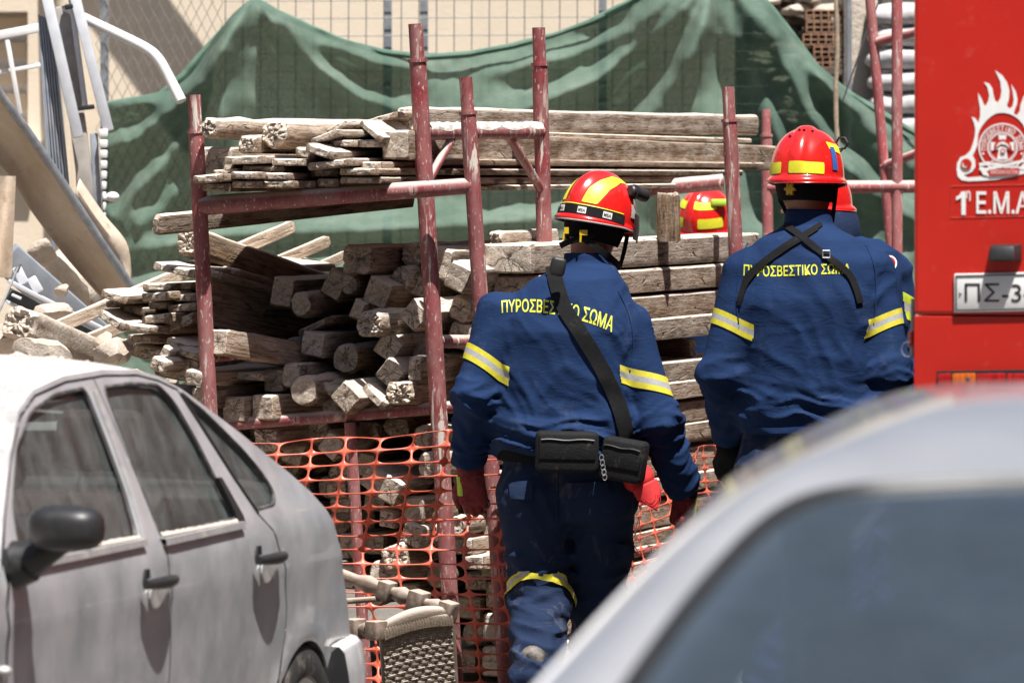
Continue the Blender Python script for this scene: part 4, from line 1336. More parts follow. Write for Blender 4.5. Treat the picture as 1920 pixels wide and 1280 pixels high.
for pts_, o in (([(-0.02, 1.335), (-0.005, 1.20), (-0.002, 1.07), (-0.02, 0.95)], fd_[0]), ):
    m = MB(); m.tube([car_pt(u, z, 0.004) for u, z in pts_], 0.0075, 6); m.build('bright_strip', M_CHROME, o)
# rubber block at the foot of the rear door window
m = MB()
pl = [(0.70, 1.07), (0.73, 1.07), (0.80, 0.965), (0.80, 0.94), (0.755, 0.945)]
m.prism([car_pt(u, z, -0.004) for u, z in pl], CN * 0.014); m.build('corner_trim', M_DARK, rd_[0], smooth=False)
m = MB(); m.tube([car_pt(u, z, 0.0) for u, z in [(0.650, 1.30), (0.742, 1.195), (0.858, 1.057), (0.952, 0.96)]], 0.006, 6); m.build('quarter_seal', M_DARK, qt_[0])

# roof, screens and tail: loft across from one upper outline to the other
def across(i0, i1, mat, name, parent, sub=6, crown=0.045, fl=0.0):
    V = []; Fc = []
    P_ = []
    for i in range(i0, i1):
        a = Vector(top[i]); b = Vector(top[i + 1])
        for q in range(sub): P_.append(a.lerp(b, q / sub))
    P_.append(Vector(top[i1]))
    nc = 22
    for p in P_:
        L = car_pt(p.x, p.y, 0, 1); Rr = car_pt(p.x, p.y, 0, -1)
        for k in range(nc + 1):
            s = k / nc
            s2 = 0.5 - 0.5 * math.cos(math.pi * s) if False else s
            e = 1 - abs(2 * s - 1)
            h = crown * (1 - (1 - min(1, e * 1.0)) ** 3.2)
            q = L.lerp(Rr, s2)
            # direction of the crown: up for the roof, backwards for the tail
            d = Vector((0, 0, 1)) if p.y > 0.95 or p.x < 0 else (Vector((0, 0, 0.3)) + CR * 1.6)
            V.append(q + d * h)
    for i in range(len(P_) - 1):
        for k in range(nc):
            a_ = i * (nc + 1) + k
            Fc.append((a_, a_ + nc + 1, a_ + nc + 2, a_ + 1))
    o = mk(name, V, Fc, mat, parent)
    bm = bmesh.new(); bm.from_mesh(o.data); bmesh.ops.recalc_face_normals(bm, faces=bm.faces); bm.to_mesh(o.data); bm.free()
    return o
roof = across(4, 8, M_SILVER, 'roof', car, crown=0.040)
across(0, 4, glass_mat('dusty_windscreen', dust=0.6, film=0.45, dcol=(0.55, 0.54, 0.54)), 'windscreen', car, crown=0.05)
across(8, 14, M_CGLASS, 'rear_window', car, crown=0.05)
across(14, 20, M_SILVER, 'tail_panel', car, crown=0.06)
# plaster dust and crumbs lying on the roof
rr_ = random.Random(11)
m = MB()
for k in range(170):
    u = rr_.uniform(-0.5, 0.5); s = rr_.uniform(0.1, 0.95)
    zt_ = float(np.interp(u, [p[0] for p in top], [p[1] for p in top]))
    L = car_pt(u, zt_, 0, 1); Rr = car_pt(u, zt_, 0, -1)
    e = 1 - abs(2 * s - 1)
    q = L.lerp(Rr, s) + Vector((0, 0, 0.040 * (1 - (1 - e) ** 3.2)))
    r_ = rr_.uniform(0.003, 0.009) * (2.2 if rr_.random() < 0.08 else 1)
    m.sphere(q + Vector((0, 0, r_ * 0.3)), (r_ * rr_.uniform(0.8, 1.8), r_ * rr_.uniform(0.8, 1.8), r_ * rr_.uniform(0.5, 0.9)), 5, 4)
o = m.build('plaster_crumbs', M_DUSTY, roof, smooth=False); o['kind'] = 'stuff'
# bonnet, front and floor (out of the frame, but there)
m = MB()
for sgn in (1,):
    fp = [(-1.09, 0.925), (-1.40, 0.86), (-1.75, 0.78), (-1.93, 0.66), (-1.97, 0.50), (-1.93, 0.26)]
    V = []; nc = 14
    for (u, z) in fp:
        L = car_pt(u, z, 0, 1); Rr = car_pt(u, z, 0, -1)
        for k in range(nc + 1):
            s = k / nc; e = 1 - abs(2 * s - 1)
            V.append(L.lerp(Rr, s) + Vector((0, 0, 0.05 * (1 - (1 - e) ** 3))) * (1 if z > 0.6 else 0) + CR * (-0.10 * (1 - (1 - e) ** 2) if z < 0.8 else 0))
    Fc = [(i * (nc + 1) + k, (i + 1) * (nc + 1) + k, (i + 1) * (nc + 1) + k + 1, i * (nc + 1) + k + 1) for i in range(len(fp) - 1) for k in range(nc)]
    m.add(V, Fc)
m.build('bonnet', M_SILVER, car)
m = MB()
m.add([car_pt(-1.85, 0.27, -0.03, 1), car_pt(1.02, 0.27, -0.03, 1), car_pt(1.02, 0.27, -0.03, -1), car_pt(-1.85, 0.27, -0.03, -1)], [(0, 1, 2, 3)])
m.add([car_pt(-1.15, 0.3, -0.05, 1), car_pt(-1.15, 0.92, -0.08, 1), car_pt(-1.15, 0.92, -0.08, -1), car_pt(-1.15, 0.3, -0.05, -1)], [(0, 1, 2, 3)])
m.add([car_pt(1.02, 0.27, -0.03, 1), car_pt(1.02, 0.60, -0.05, 1), car_pt(1.02, 0.60, -0.05, -1), car_pt(1.02, 0.27, -0.03, -1)], [(0, 1, 2, 3)])
m.add([car_pt(1.02, 0.60, -0.05, 1), car_pt(1.75, 0.62, -0.05, 1), car_pt(1.75, 0.62, -0.05, -1), car_pt(1.02, 0.60, -0.05, -1)], [(0, 1, 2, 3)])
m.build('floor_pan', M_TRIM, car, smooth=False)
m = MB()
ca = [car_pt(-1.1, 0.60, -0.07, 1), car_pt(-1.1, 0.93, -0.1, 1), car_pt(-0.85, 0.95, -0.1, 1), car_pt(-0.72, 0.90, -0.09, 1), car_pt(-0.78, 0.66, -0.07, 1)]
m.prism(ca, CN * -(2 * HW - 0.2)); m.build('dashboard', M_TRIM, car, smooth=False)
# seats
def seat(u, vin, w_, rear=False):
    base = CO + CR * u - CN * vin
    s = thing('seat', base, '', '') if False else None
    m = MB()
    def bx(du0, du1, z0, z1, wd, lean=0.0):
        V = []
        for (du, z) in ((du0, z0), (du1, z0), (du1 + lean, z1), (du0 + lean, z1)):
            V.append(base + CR * du + Vector((0, 0, z)) - CN * wd / 2)
        m.prism(V, CN * wd)
    bx(-0.25, 0.22, 0.34, 0.52, w_)
    bx(0.17, 0.29, 0.48, 1.02, w_ * 0.94, 0.16)
    o = m.build('rear_seat' if rear else 'seat', M_SEAT, car); bevel_obj(o, 0.04, 3)
    for hx in ((-w_ * 0.3, 0, w_ * 0.3) if rear else (0,)):
        m = MB()
        b2 = base + CN * hx + CR * 0.42 + Vector((0, 0, 1.06 + 0.10))
        m.box(b2, (0.25, 0.10, 0.17), Matrix((CN, CR, Vector((0, 0, 1)))).transposed())
        h = m.build('headrest', M_SEAT, o); bevel_obj(h, 0.04, 3)
        for q in (-0.06, 0.06):
            m = MB(); m.tube([b2 + CN * q - Vector((0, 0, 0.06)), b2 + CN * q - Vector((0, 0, 0.17)) - CR * 0.03], 0.006, 6)
            m.build('headrest_stalk', M_DARK, o)
seat(-0.55, 0.43, 0.50); seat(-0.55, 1.23, 0.50); seat(0.42, 0.83, 1.30, True)
# wheel
def car_wheel(u, sd, name='wheel'):
    c = CO + CR * u + CN * ((-0.09) if sd > 0 else (-2 * HW + 0.09)) + Vector((0, 0, 0.285))
    ax = CN * sd
    w_ = bpy.data.objects.new(name, None); col.objects.link(w_); w_.parent = car; w_.location = c - root_of(car)
    prof = [(0.185, 0.075), (0.215, 0.085), (0.255, 0.082), (0.275, 0.07), (0.285, 0.04), (0.285, -0.04), (0.275, -0.07), (0.255, -0.082), (0.19, -0.08)]
    n = 40; V = []; Fc = []
    a = Vector((0, 0, 1)); b = ax.cross(a)
    for (r_, x_) in prof:
        for k in range(n):
            th = 2 * math.pi * k / n
            V.append(c + ax * x_ + a * (r_ * math.cos(th)) + b * (r_ * math.sin(th)))
    for q in range(len(prof) - 1):
        for k in range(n):
            Fc.append((q * n + k, q * n + (k + 1) % n, (q + 1) * n + (k + 1) % n, (q + 1) * n + k))
    m = MB(); m.add(V, Fc); m.build('tyre', M_RUBBER, w_)
    m = MB()
    prof2 = [(0.19, 0.078), (0.178, 0.06), (0.17, 0.045), (0.12, 0.052), (0.06, 0.06), (0.055, 0.07), (0.0001, 0.072)]
    V = []; Fc = []
    for (r_, x_) in prof2:
        for k in range(n):
            th = 2 * math.pi * k / n
            V.append(c + ax * (x_ + (0.008 * math.cos(7 * th) if 0.1 < r_ < 0.15 else 0)) + a * (r_ * math.cos(th)) + b * (r_ * math.sin(th)))
    for q in range(len(prof2) - 1):
        for k in range(n):
            Fc.append((q * n + k, q * n + (k + 1) % n, (q + 1) * n + (k + 1) % n, (q + 1) * n + k))
    m.add(V, Fc); m.build('rim', M_CHROME, w_)
for u in (1.36, -1.12):
    for sd in (1, -1): car_wheel(u, sd)
# wheel house
for sd in (1, -1):
    m = MB()
    n = 16
    V = []
    for k in range(n + 1):
        th = R(-5 + 190 * k / n)
        for dv in (-0.012, -0.34):
            V.append(car_pt(1.36 + 0.30 * math.cos(th), 0.29 + 0.293 * math.sin(th), dv, sd))
    m.add(V, [(2 * k, 2 * k + 1, 2 * k + 3, 2 * k + 2) for k in range(n)])
    V2 = [car_pt(1.36, 0.29, -0.34, sd)] + [car_pt(1.36 + 0.30 * math.cos(R(-5 + 190 * k / n)), 0.29 + 0.293 * math.sin(R(-5 + 190 * k / n)), -0.34, sd) for k in range(n + 1)]
    m.add(V2, [(0, k, k + 1) for k in range(1, n + 1)])
    m.build('wheel_house', M_TRIM, car)
# rear bumper
path = [(1.60, 0.0), (1.74, -0.0), (1.87, -0.025), (1.955, -0.09), (2.0, -0.22), (2.02, -0.45), (2.025, -0.83)]
path = path + [(u, -2 * HW - v_) for u, v_ in path[::-1][1:]]
V = []; prof = [(0.55, -0.03), (0.548, -0.004), (0.53, 0.012), (0.46, 0.022), (0.36, 0.020), (0.28, 0.005), (0.23, -0.02), (0.22, -0.06)]
pts = [Vector((u, v_)) for u, v_ in path]
res = []
for i in range(len(pts) - 1):
    for q in range(4): res.append(pts[i].lerp(pts[i + 1], q / 4))
res.append(pts[-1])
for _ in range(3): res = [res[0]] + [(res[i - 1] + res[i] * 2 + res[i + 1]) / 4 for i in range(1, len(res) - 1)] + [res[-1]]
for i, p in enumerate(res):
    tg = (res[min(i + 1, len(res) - 1)] - res[max(0, i - 1)]).normalized()
    nr = Vector((-tg.y, tg.x))
    if nr.dot(p - Vector((1.2, -HW))) < 0: nr = -nr
    cut = max(0.0, (1.70 - p.x)) if abs(p.y + HW) > 0.7 else 0
    for (z, o_) in prof:
        zz = z - (0.10 * cut if z > 0.5 else 0)
        # scoop of the wheel arch
        du = p.x
        if abs(p.y + HW) > 0.7:
            ar = 1.36 + math.sqrt(max(0, 0.295 ** 2 - (zz - 0.29) ** 2)) if abs(zz - 0.29) < 0.29 else 0
            du = max(du, ar + 0.004)
        V.append(CO + CR * (du + nr.x * o_) + CN * (p.y + 0.018 + nr.y * o_) + Vector((0, 0, zz)))
k_ = len(prof)
m = MB(); m.add(V, [(i * k_ + j, i * k_ + j + 1, (i + 1) * k_ + j + 1, (i + 1) * k_ + j) for i in range(len(res) - 1) for j in range(k_ - 1)])
m.build('rear_bumper', M_SILVER, car, sharp=60)
# handles
for (u0, o) in ((0.0, fd_[0]), (0.935, rd_[0])):
    m = MB()
    pts = [car_pt(u0 - 0.115 + 0.23 * k / 10, 0.838, 0.012 + 0.030 * math.sin(math.pi * (0.12 + 0.76 * k / 10))) for k in range(11)]
    m.tube(pts, [0.012 + 0.005 * math.sin(math.pi * k / 10) for k in range(11)], 10)
    h = m.build('door_handle', M_DARK, o)
    m = MB()
    el = [car_pt(u0 + 0.02 + 0.065 * math.cos(2 * math.pi * k / 20), 0.80 + 0.035 * math.sin(2 * math.pi * k / 20), 0.003) for k in range(20)]
    m.prism(el, CN * 0.003); m.build('handle_recess', M_CHROME, h, smooth=False)
    m = MB()
    pl = [car_pt(u, z, 0.004) for u, z in ((u0 - 0.085, 0.85), (u0 - 0.04, 0.85), (u0 - 0.045, 0.875), (u0 - 0.075, 0.875))]
    m.prism(pl, CN * 0.006); m.build('lock_cover', M_DARK, h, smooth=False)
# rear view mirror
def mz(u, z, dv): return CO + CR * u + CN * dv + Vector((0, 0, z))
mp = thing('mirror', mz(-0.86, 0.95, 0.05), '', '') if False else None
m = MB()
Mc = Matrix((CN, CR, Vector((0, 0, 1)))).transposed()
cen = mz(-1.06, 1.045, 0.150)
V = []; n = 22; mm = 12
for i in range(mm + 1):
    ph = math.pi * i / mm
    for k in range(n):
        th = 2 * math.pi * k / n
        x_ = math.cos(th); z_ = math.sin(th)
        sx = math.copysign(abs(x_) ** 0.62, x_) * 0.098; sz = math.copysign(abs(z_) ** 0.7, z_) * 0.056
        rad = math.sin(ph) ** 0.6
        dy = -math.cos(ph) * (0.07 if ph < math.pi / 2 else 0.03)
        V.append(cen + CN * (sx * rad) + Vector((0, 0, sz * rad)) + CR * dy)
Fc = [(i * n + k, i * n + (k + 1) % n, (i + 1) * n + (k + 1) % n, (i + 1) * n + k) for i in range(mm) for k in range(n)]
m.add(V, Fc)
mir = m.build('door_mirror', M_DARK, car)
m = MB()
m.tube([mz(-1.0, 0.955, 0.0), mz(-1.0, 0.965, 0.04), mz(-1.0, 0.985, 0.08), mz(-0.99, 1.01, 0.12)], [0.055, 0.045, 0.034, 0.028], 12)
m.tube([mz(-1.0, 0.93, -0.03), mz(-1.0, 0.955, 0.02), mz(-1.0, 0.985, 0.04)], [0.05, 0.055, 0.03], 12)
m.build('mirror_foot', M_DARK, mir)
# side repeater
m = MB(); m.sphere(mz(-1.03 + 0.02, 0.70, 0.004) - CR * 0.09, (0.02, 0.02, 0.014), 12, 8); m.build('indicator_lamp', M_CHROME, car)

# ================================================================== fire engine
t = NT('fire_red_paint')
v = t.world()
c = t.ramp(t.noise(v, 3, 5), [(0.3, (0.46, 0.014, 0.007)), (0.7, (0.52, 0.018, 0.009))])
c = t.mix(t.mapr(t.noise(v, 22, 4, 0.7), 0.6, 0.85, 0, 0.2), c, (0.5, 0.25, 0.2))
t.set(color=c, rough=0.38, coat=0.3, coat_rough=0.15)
M_FIRE = t.m
M_DECAL = simple('white_decal', (0.80, 0.79, 0.77), 0.5, 0.06, 30)
M_PLATE = simple('white_plate', (0.72, 0.72, 0.71), 0.4, 0.05, 20, dust=0.2)
M_BLACKP = simple('black_print', (0.015, 0.015, 0.017), 0.5, 0.2, 30)
M_RDECAL = simple('red_decal', (0.48, 0.016, 0.008), 0.45, 0.1, 30)
FT = 15.75
FY = R(-14)
FX = Vector((math.cos(FY), math.sin(FY), 0)); FB = Vector((-math.sin(FY), math.cos(FY), 0))
F0 = P(1713, 500, FT); F0.z = 0
def fp(x, y, out=0.0):
    """pixel on the rear face of the fire engine"""
    k = (x - 960) / FPX
    s = (k * F0.y - F0.x) / (FX.x - k * FX.y)
    q = F0 + FX * s
    q.z = CAMH + (HOR - y) / FPX * q.y
    return q - FB * out
truck = thing('fire_engine', F0 + FX * 1.2, 'red fire engine seen from behind at the right edge', 'fire engine')
m = MB()
W_, L_, zt0, zt1 = 2.45, 6.0, CAMH + (HOR - 592) / FPX * FT, 3.25
def tbox(x0, x1, y0, y1, z0, z1):
    Vv = [F0 + FX * x + FB * y + Vector((0, 0, z)) for x in (x0, x1) for y in (y0, y1) for z in (z0, z1)]
    m.add(Vv, [(0, 1, 3, 2), (4, 6, 7, 5), (0, 4, 5, 1), (2, 3, 7, 6), (0, 2, 6, 4), (1, 5, 7, 3)])
tbox(0, W_, 0, L_, zt0 + 0.002, zt1)
bd = m.build('body', M_FIRE, truck, smooth=False); bevel_obj(bd, 0.012, 2, sharp=12)
m = MB(); tbox(0.001, W_ - 0.001, 0.0005, 0.6, 0.62, zt0 - 0.0005); lp = m.build('lower_panel', M_FIRE, truck, smooth=False); bevel_obj(lp, 0.002, 2, sharp=12)
m = MB(); tbox(0.1, W_ - 0.1, 0.6, L_, 0.45, zt0 - 0.02); m.build('chassis', M_DARK, truck, smooth=False)
m = MB(); tbox(0.02, W_ - 0.02, -0.05, 0.25, 0.48, 0.615); bu = m.build('rear_bumper', M_DARK, truck, smooth=False)
for sx in (0.0, W_ - 0.3):
    for yy in (1.2, 4.9):
        c = F0 + FX * (sx + 0.15) + FB * yy + Vector((0, 0, 0.48))
        m = MB(); m.tube([c - FX * 0.14, c - FX * 0.12, c + FX * 0.12, c + FX * 0.14], [0.42, 0.48, 0.48, 0.42], 28)
        w_ = m.build('wheel', M_RUBBER, truck)
        m = MB(); m.tube([c - FX * 0.145, c + FX * 0.145], 0.26, 20); m.build('rim', M_CHROME, w_)
# cab in front, out of sight
m = MB(); tbox(0.05, W_ - 0.05, L_ + 0.05, L_ + 2.0, 0.6, 2.9); cb = m.build('cab', M_FIRE, truck, smooth=False); bevel_obj(cb, 0.06, 3)

def flat(name, loops, mat, parent, out=0.002, thick=0.0015, holes=None):
    """flat decal from pixel outlines on the rear face"""
    m = MB()
    for lp in loops:
        v2, f2 = panel2d([tuple(p) for p in lp], [h for h in (holes or [])], 60, 8)
        V = [fp(p.x, p.y, out) for p in v2]
        m.add(V, f2)
    o = mk(name, m.v, m.f, mat, parent, smooth=False)
    bm = bmesh.new(); bm.from_mesh(o.data)
    for f in bm.faces:
        if f.normal.dot(-FB) < 0: f.normal_flip()
    bm.to_mesh(o.data); bm.free()
    return o
def circ(cx, cy, r, n=48, a0=0, a1=360):
    return [(cx + r * math.cos(R(a0 + (a1 - a0) * k / n)), cy + r * math.sin(R(a0 + (a1 - a0) * k / n))) for k in range(n)]

_fonts = {}
def text_tris(body, bold=True):
    cu = bpy.data.curves.new('letters', 'FONT')
    cu.body = body
    cu.size = 1.0
    cu.resolution_u = 4
    o = bpy.data.objects.new('letters', cu)
    col.objects.link(o)
    if bold: cu.offset = 0.013
    dg = bpy.context.evaluated_depsgraph_get()
    me = bpy.data.meshes.new_from_object(o.evaluated_get(dg))
    bm = bmesh.new(); bm.from_mesh(me)
    bmesh.ops.triangulate(bm, faces=bm.faces)
    V = [(v_.co.x, v_.co.y) for v_ in bm.verts]
    bm.verts.index_update()
    Fc = [tuple(v_.index for v_ in f.verts) for f in bm.faces]
    bm.free()
    bpy.data.objects.remove(o); bpy.data.curves.remove(cu); bpy.data.meshes.remove(me)
    return V, Fc
def fit_text(body, x0, x1, y0, y1, bold=True):
    """letters scaled into a pixel box (y down)"""
    V, Fc = text_tris(body, bold)
    xs = [p[0] for p in V]; ys = [p[1] for p in V]
    a, b, c_, d = min(xs), max(xs), min(ys), max(ys)
    return [(x0 + (p[0] - a) / (b - a) * (x1 - x0), y1 - (p[1] - c_) / (d - c_) * (y1 - y0)) for p in V], Fc
def put_text(name, body, x0, x1, y0, y1, mat, parent, out=0.003, bold=True):
    V, Fc = fit_text(body, x0, x1, y0, y1, bold)
    o = mk(name, [fp(x, y, out) for x, y in V], Fc, mat, parent, smooth=False)
    bm = bmesh.new(); bm.from_mesh(o.data)
    for f in bm.faces:
        if f.normal.dot(-FB) < 0: f.normal_flip()
    bm.to_mesh(o.data); bm.free()
    return o
flat('lettering', [[(1803, 359), (1811, 359), (1811, 403), (1803, 403), (1803, 371), (1793, 376), (1793, 369), (1800, 365)]], M_DECAL, bd, 0.003)
put_text('lettering', 'η', 1812, 1820, 358, 377, M_DECAL, bd)
put_text('lettering', 'Ε.Μ.Α', 1831, 1931, 359, 401, M_DECAL, bd)
# thin edge of the sticker
m = MB()
for a_, b_ in (((1783, 349), (1783, 408)), ((1783, 408), (1970, 404)), ((1783, 349), (1970, 345))):
    m.tube([fp(*a_, 0.0015), fp(*b_, 0.0015)], 0.0006, 4)
m.build('sticker_edge', simple('red_edge', (0.55, 0.06, 0.05), 0.4), bd)
# emblem: flames, ring and crossed tools
EX, EY = 1880, 276
fl_out = [(1796, 331), (1794, 318), (1795, 306), (1801, 295), (1811, 291), (1820, 282), (1825, 268), (1828, 255), (1829, 243), (1827, 233), (1822, 219), (1829, 222), (1835, 230), (1838, 218), (1838, 205), (1835, 186), (1834, 174), (1841, 186), (1845, 196), (1848, 199), (1853, 190), (1855, 180),
          (1852, 165), (1845, 154), (1855, 157), (1861, 166), (1863, 178), (1866, 189), (1871, 192), (1876, 184), (1878, 172), (1876, 154), (1866, 132), (1880, 142), (1889, 156), (1893, 170), (1892, 186), (1888, 198), (1893, 204), (1899, 199), (1901, 188), (1899, 172), (1896, 158), (1905, 172), (1908, 186), (1907, 196), (1903, 206), (1901, 214), (1907, 216), (1912, 209), (1914, 196), (1920, 180), (1932, 176), (1926, 200), (1934, 226), (1946, 200), (1942, 240), (1950, 268),
          (1946, 300), (1936, 318), (1920, 326), (1900, 331), (1870, 337), (1840, 339), (1815, 340), (1803, 338)]
fl_in = [(1815, 333), (1807, 328), (1815, 326), (1823, 322), (1829, 313), (1829, 301), (1824, 292), (1828, 284), (1833, 272), (1834, 254), (1837, 244), (1842, 236), (1850, 226), (1858, 219), (1866, 214), (1874, 212), (1884, 212), (1893, 214), (1902, 218), (1910, 224), (1918, 233), (1924, 245), (1928, 260), (1929, 276), (1926, 292), (1918, 308), (1908, 318), (1880, 326), (1850, 330)]
flat('flame_emblem', [fl_out], M_DECAL, bd, 0.002, holes=[fl_in])
em = flat('emblem_disc', [circ(EX, EY, 45)], M_RDECAL, bd, 0.0012)
m = MB()
def ringp(r0, r1, out, n=64, sy=1.0):
    V = []
    for k in range(n):
        th = 2 * math.pi * k / n
        for r_ in (r0, r1): V.append(fp(EX + r_ * math.cos(th), EY + r_ * math.sin(th) * sy, out))
    m.add(V, [(2 * k, 2 * k + 1, (2 * k + 3) % (2 * n), (2 * k + 2) % (2 * n)) for k in range(n)])
ringp(42.3, 45, 0.0035); ringp(26.5, 28.6, 0.0035); ringp(24.4, 25.4, 0.0035)
m.build('emblem_ring', M_DECAL, em, smooth=False)
def arc_text(body, r, a0, a1, hgt, flip=False):
    """letters round the emblem"""
    n = len(body); Vv = []; Ff = []
    for i, ch in enumerate(body):
        if ch == ' ': continue
        V, Fc = text_tris(ch)
        ys = [p[1] for p in V]; xs = [p[0] for p in V]
        cx = (min(xs) + max(xs)) / 2
        sc_ = hgt / 0.73
        th = R(a0 + (a1 - a0) * (i + 0.5) / n)
        b = len(Vv)
        for (x, y) in V:
            dx = (x - cx) * sc_ * 0.9; dy = y * sc_
            rr2 = (r + dy) if not flip else (r + hgt - dy)
            if not flip:
                c_, s_ = math.cos(th), math.sin(th)      # th measured clockwise from the top
                px_, py_ = EX + rr2 * s_ + dx * c_, EY - rr2 * c_ + dx * s_
            else:
                c_, s_ = math.cos(th), math.sin(th)
                px_, py_ = EX + rr2 * s_ - dx * c_, EY - rr2 * c_ - dx * s_
            Vv.append((px_, py_))
        Ff += [tuple(q + b for q in f) for f in Fc]
    o = mk('ring_lettering', [fp(x, y, 0.0042) for x, y in Vv], Ff, M_DECAL, em, smooth=False)
    return o
arc_text('ΠΥΡΟΣΒΕΣΤΙΚΟ ΣΩΜΑ', 30.6, -100, 100, 9.2)
arc_text('ΕΛΛΑΔΑΣ', 30.6, 220, 140, 9.2, True)
# cross with helmet and axes inside the ring
flat('emblem_cross', [[(EX-7.6, EY-22.7), (EX+7.6, EY-22.7), (EX+5.0, EY-6.7), (EX+21.8, EY-10.1), (EX+21.8, EY+6.7), (EX+6.7, EY+4.2), (EX+10.1, EY+22.7), (EX-10.1, EY+22.7), (EX-6.7, EY+4.2), (EX-21.8, EY+6.7), (EX-21.8, EY-10.1), (EX-5.0, EY-6.7)]], M_DECAL, em, 0.0035)
flat('emblem_helmet', [[(EX-16.8, EY+6.7), (EX-15.1, EY-5.0), (EX-8.4, EY-12.6), (EX+1.7, EY-15.1), (EX+10.9, EY-10.9), (EX+16.8, EY-1.7), (EX+18.5, EY+7.6), (EX+11.8, EY+5.0), (EX+6.7, EY-1.7), (EX-3.4, EY-3.4), (EX-10.1, EY+1.7)]], M_RDECAL, em, 0.0048)
flat('emblem_helmet_line', [[(EX-12.6, EY+1.7), (EX-7.6, EY-7.6), (EX+1.7, EY-10.9), (EX+10.9, EY-5.0), (EX+14.3, EY+2.5), (EX+6.7, EY-4.2), (EX-2.5, EY-5.9), (EX-8.4, EY-1.7)]], M_DECAL, em, 0.006)
flat('emblem_hub', [circ(EX + 1, EY + 7.5, 5, 20)], M_RDECAL, em, 0.0062)
flat('emblem_hub', [circ(EX + 1, EY + 7.5, 2.5, 16)], M_DECAL, em, 0.0072)
flat('emblem_curl', [circ(1812, 308, 10.5, 28)], M_RDECAL, em, 0.0046)
flat('emblem_curl', [circ(1810, 309, 5.5, 20)], M_DECAL, em, 0.0056)
flat('emblem_curl', [circ(1812, 306, 5.0, 20)], M_RDECAL, em, 0.0066)
# ribbon and tools under the ring
for (pts, mt, ou) in (([(1836, 306), (1852, 303), (1950, 318), (1950, 322), (1852, 310), (1837, 312)], M_DECAL, 0.003), ([(1836, 318), (1846, 322), (1935, 300), (1935, 296), (1848, 315), (1838, 312)], M_DECAL, 0.0036),
                     ([(1838, 317), (1844, 328), (1856, 330), (1850, 320)], M_DECAL, 0.0045), ([(1855, 318), (1912, 315), (1912, 327), (1855, 330)], M_RDECAL, 0.0052)):
    flat('emblem_ribbon', [pts], mt, em, ou)
put_text('ribbon_lettering', 'ΘΑΡΣΕΙΝ ΣΩΖΕΙΝ', 1858, 1909, 319, 326, M_DECAL, em, 0.0062, False)
for sx in (-36, 36):
    flat('emblem_dot', [circ(EX + sx, EY + 12, 2.2, 12)], M_DECAL, em, 0.0042)
# number plate
m = MB()
pl = [fp(1790, 513, 0.004), fp(1990, 509, 0.004), fp(1990, 582, 0.004), fp(1790, 586, 0.004)]
m.prism(pl, -FB * 0.006); npl = m.build('number_plate', M_PLATE, truck, smooth=False); bevel_obj(npl, 0.003, 2)
m = MB()
for (a_, b_) in (((1794, 517), (1985, 513)), ((1794, 581), (1985, 577)), ((1794, 517), (1794, 581))):
    m.tube([fp(*a_, 0.011), fp(*b_, 0.011)], 0.0018, 6)
m.build('plate_border', M_BLACKP, npl)
put_text('plate_characters', 'ΠΣ-34', 1810, 1944, 531, 566, M_BLACKP, npl, 0.0115, False)
m = MB(); m.sphere(fp(1802, 549, 0.011), 0.004, 8, 6); m.build('plate_screw', M_STEEL, npl)
# plate lamp: black hooded box
m = MB()
q = [fp(1857, 458, 0.0), fp(1917, 457, 0.0), fp(1917, 489, 0.0), fp(1857, 490, 0.0)]
q2 = [fp(1861, 462, 0.045), fp(1905, 461, 0.045), fp(1909, 487, 0.055), fp(1859, 488, 0.055)]
m.add(q + q2, [(0, 1, 2, 3), (7, 6, 5, 4), (0, 4, 5, 1), (1, 5, 6, 2), (2, 6, 7, 3), (3, 7, 4, 0)])
o = m.build('plate_lamp', M_DARK, truck, smooth=False); bevel_obj(o, 0.004, 2)
# tail lamp cluster
def lens(name, c):
    t = NT(name)
    rib = t.noise(t.world((90, 90, 3)), 1.0, 2)
    t.set(color=t.mix(t.mapr(rib, 0.35, 0.65), tuple(q * 0.55 for q in c), c), rough=0.15, coat=1.0, coat_rough=0.05)
    t.bump(rib, 0.4, 0.003)
    return t.m
M_LR = lens('red_lens', (0.45, 0.012, 0.012)); M_LA = lens('amber_lens', (0.62, 0.13, 0.012))
m = MB(); m.prism([fp(1760, 695, 0.002), fp(2060, 690, 0.002), fp(2060, 770, 0.002), fp(1760, 775, 0.002)], -FB * 0.035)
tl = m.build('tail_lamp', M_DARK, truck, smooth=False)
for (x0, x1, mt) in ((1763, 1788, M_LR), (1790, 1834, M_LA), (1836, 1890, M_LR), (1892, 1960, M_LR)):
    m = MB(); m.prism([fp(x0, 699, 0.037), fp(x1, 698, 0.037), fp(x1, 722, 0.037), fp(x0, 723, 0.037)], -FB * 0.008); o = m.build('lamp_lens', mt, tl, smooth=False); bevel_obj(o, 0.003, 2)
    m = MB(); m.prism([fp(x0, 728, 0.037), fp(x1, 727, 0.037), fp(x1, 765, 0.037), fp(x0, 766, 0.037)], -FB * 0.008); o = m.build('lamp_lens', mt, tl, smooth=False); bevel_obj(o, 0.003, 2)
m = MB(); m.sphere(fp(1820, 709, 0.046), 0.006, 8, 6); m.build('lens_screw', M_BLACKP, tl)
# hose coupling and wire at the left edge of the body
m = MB()
m.tube([fp(1709, 560, -0.03), fp(1708, 622, -0.03), fp(1707, 668, -0.03)], 0.007, 8)
sp_ = m.build('side_cable', M_STEEL, truck)
m = MB(); m.tube([fp(1707, 622, -0.03), fp(1707, 650, -0.03)], 0.012, 10); m.build('red_coupling', M_LR, sp_)
m = MB(); m.tube([fp(1704 + 12 * math.cos(R(a_)) - 4, 655 + 14 * math.sin(R(a_)), -0.02) for a_ in range(30, 331, 20)], 0.0013, 5); m.build('wire_loop', M_STEEL, sp_)

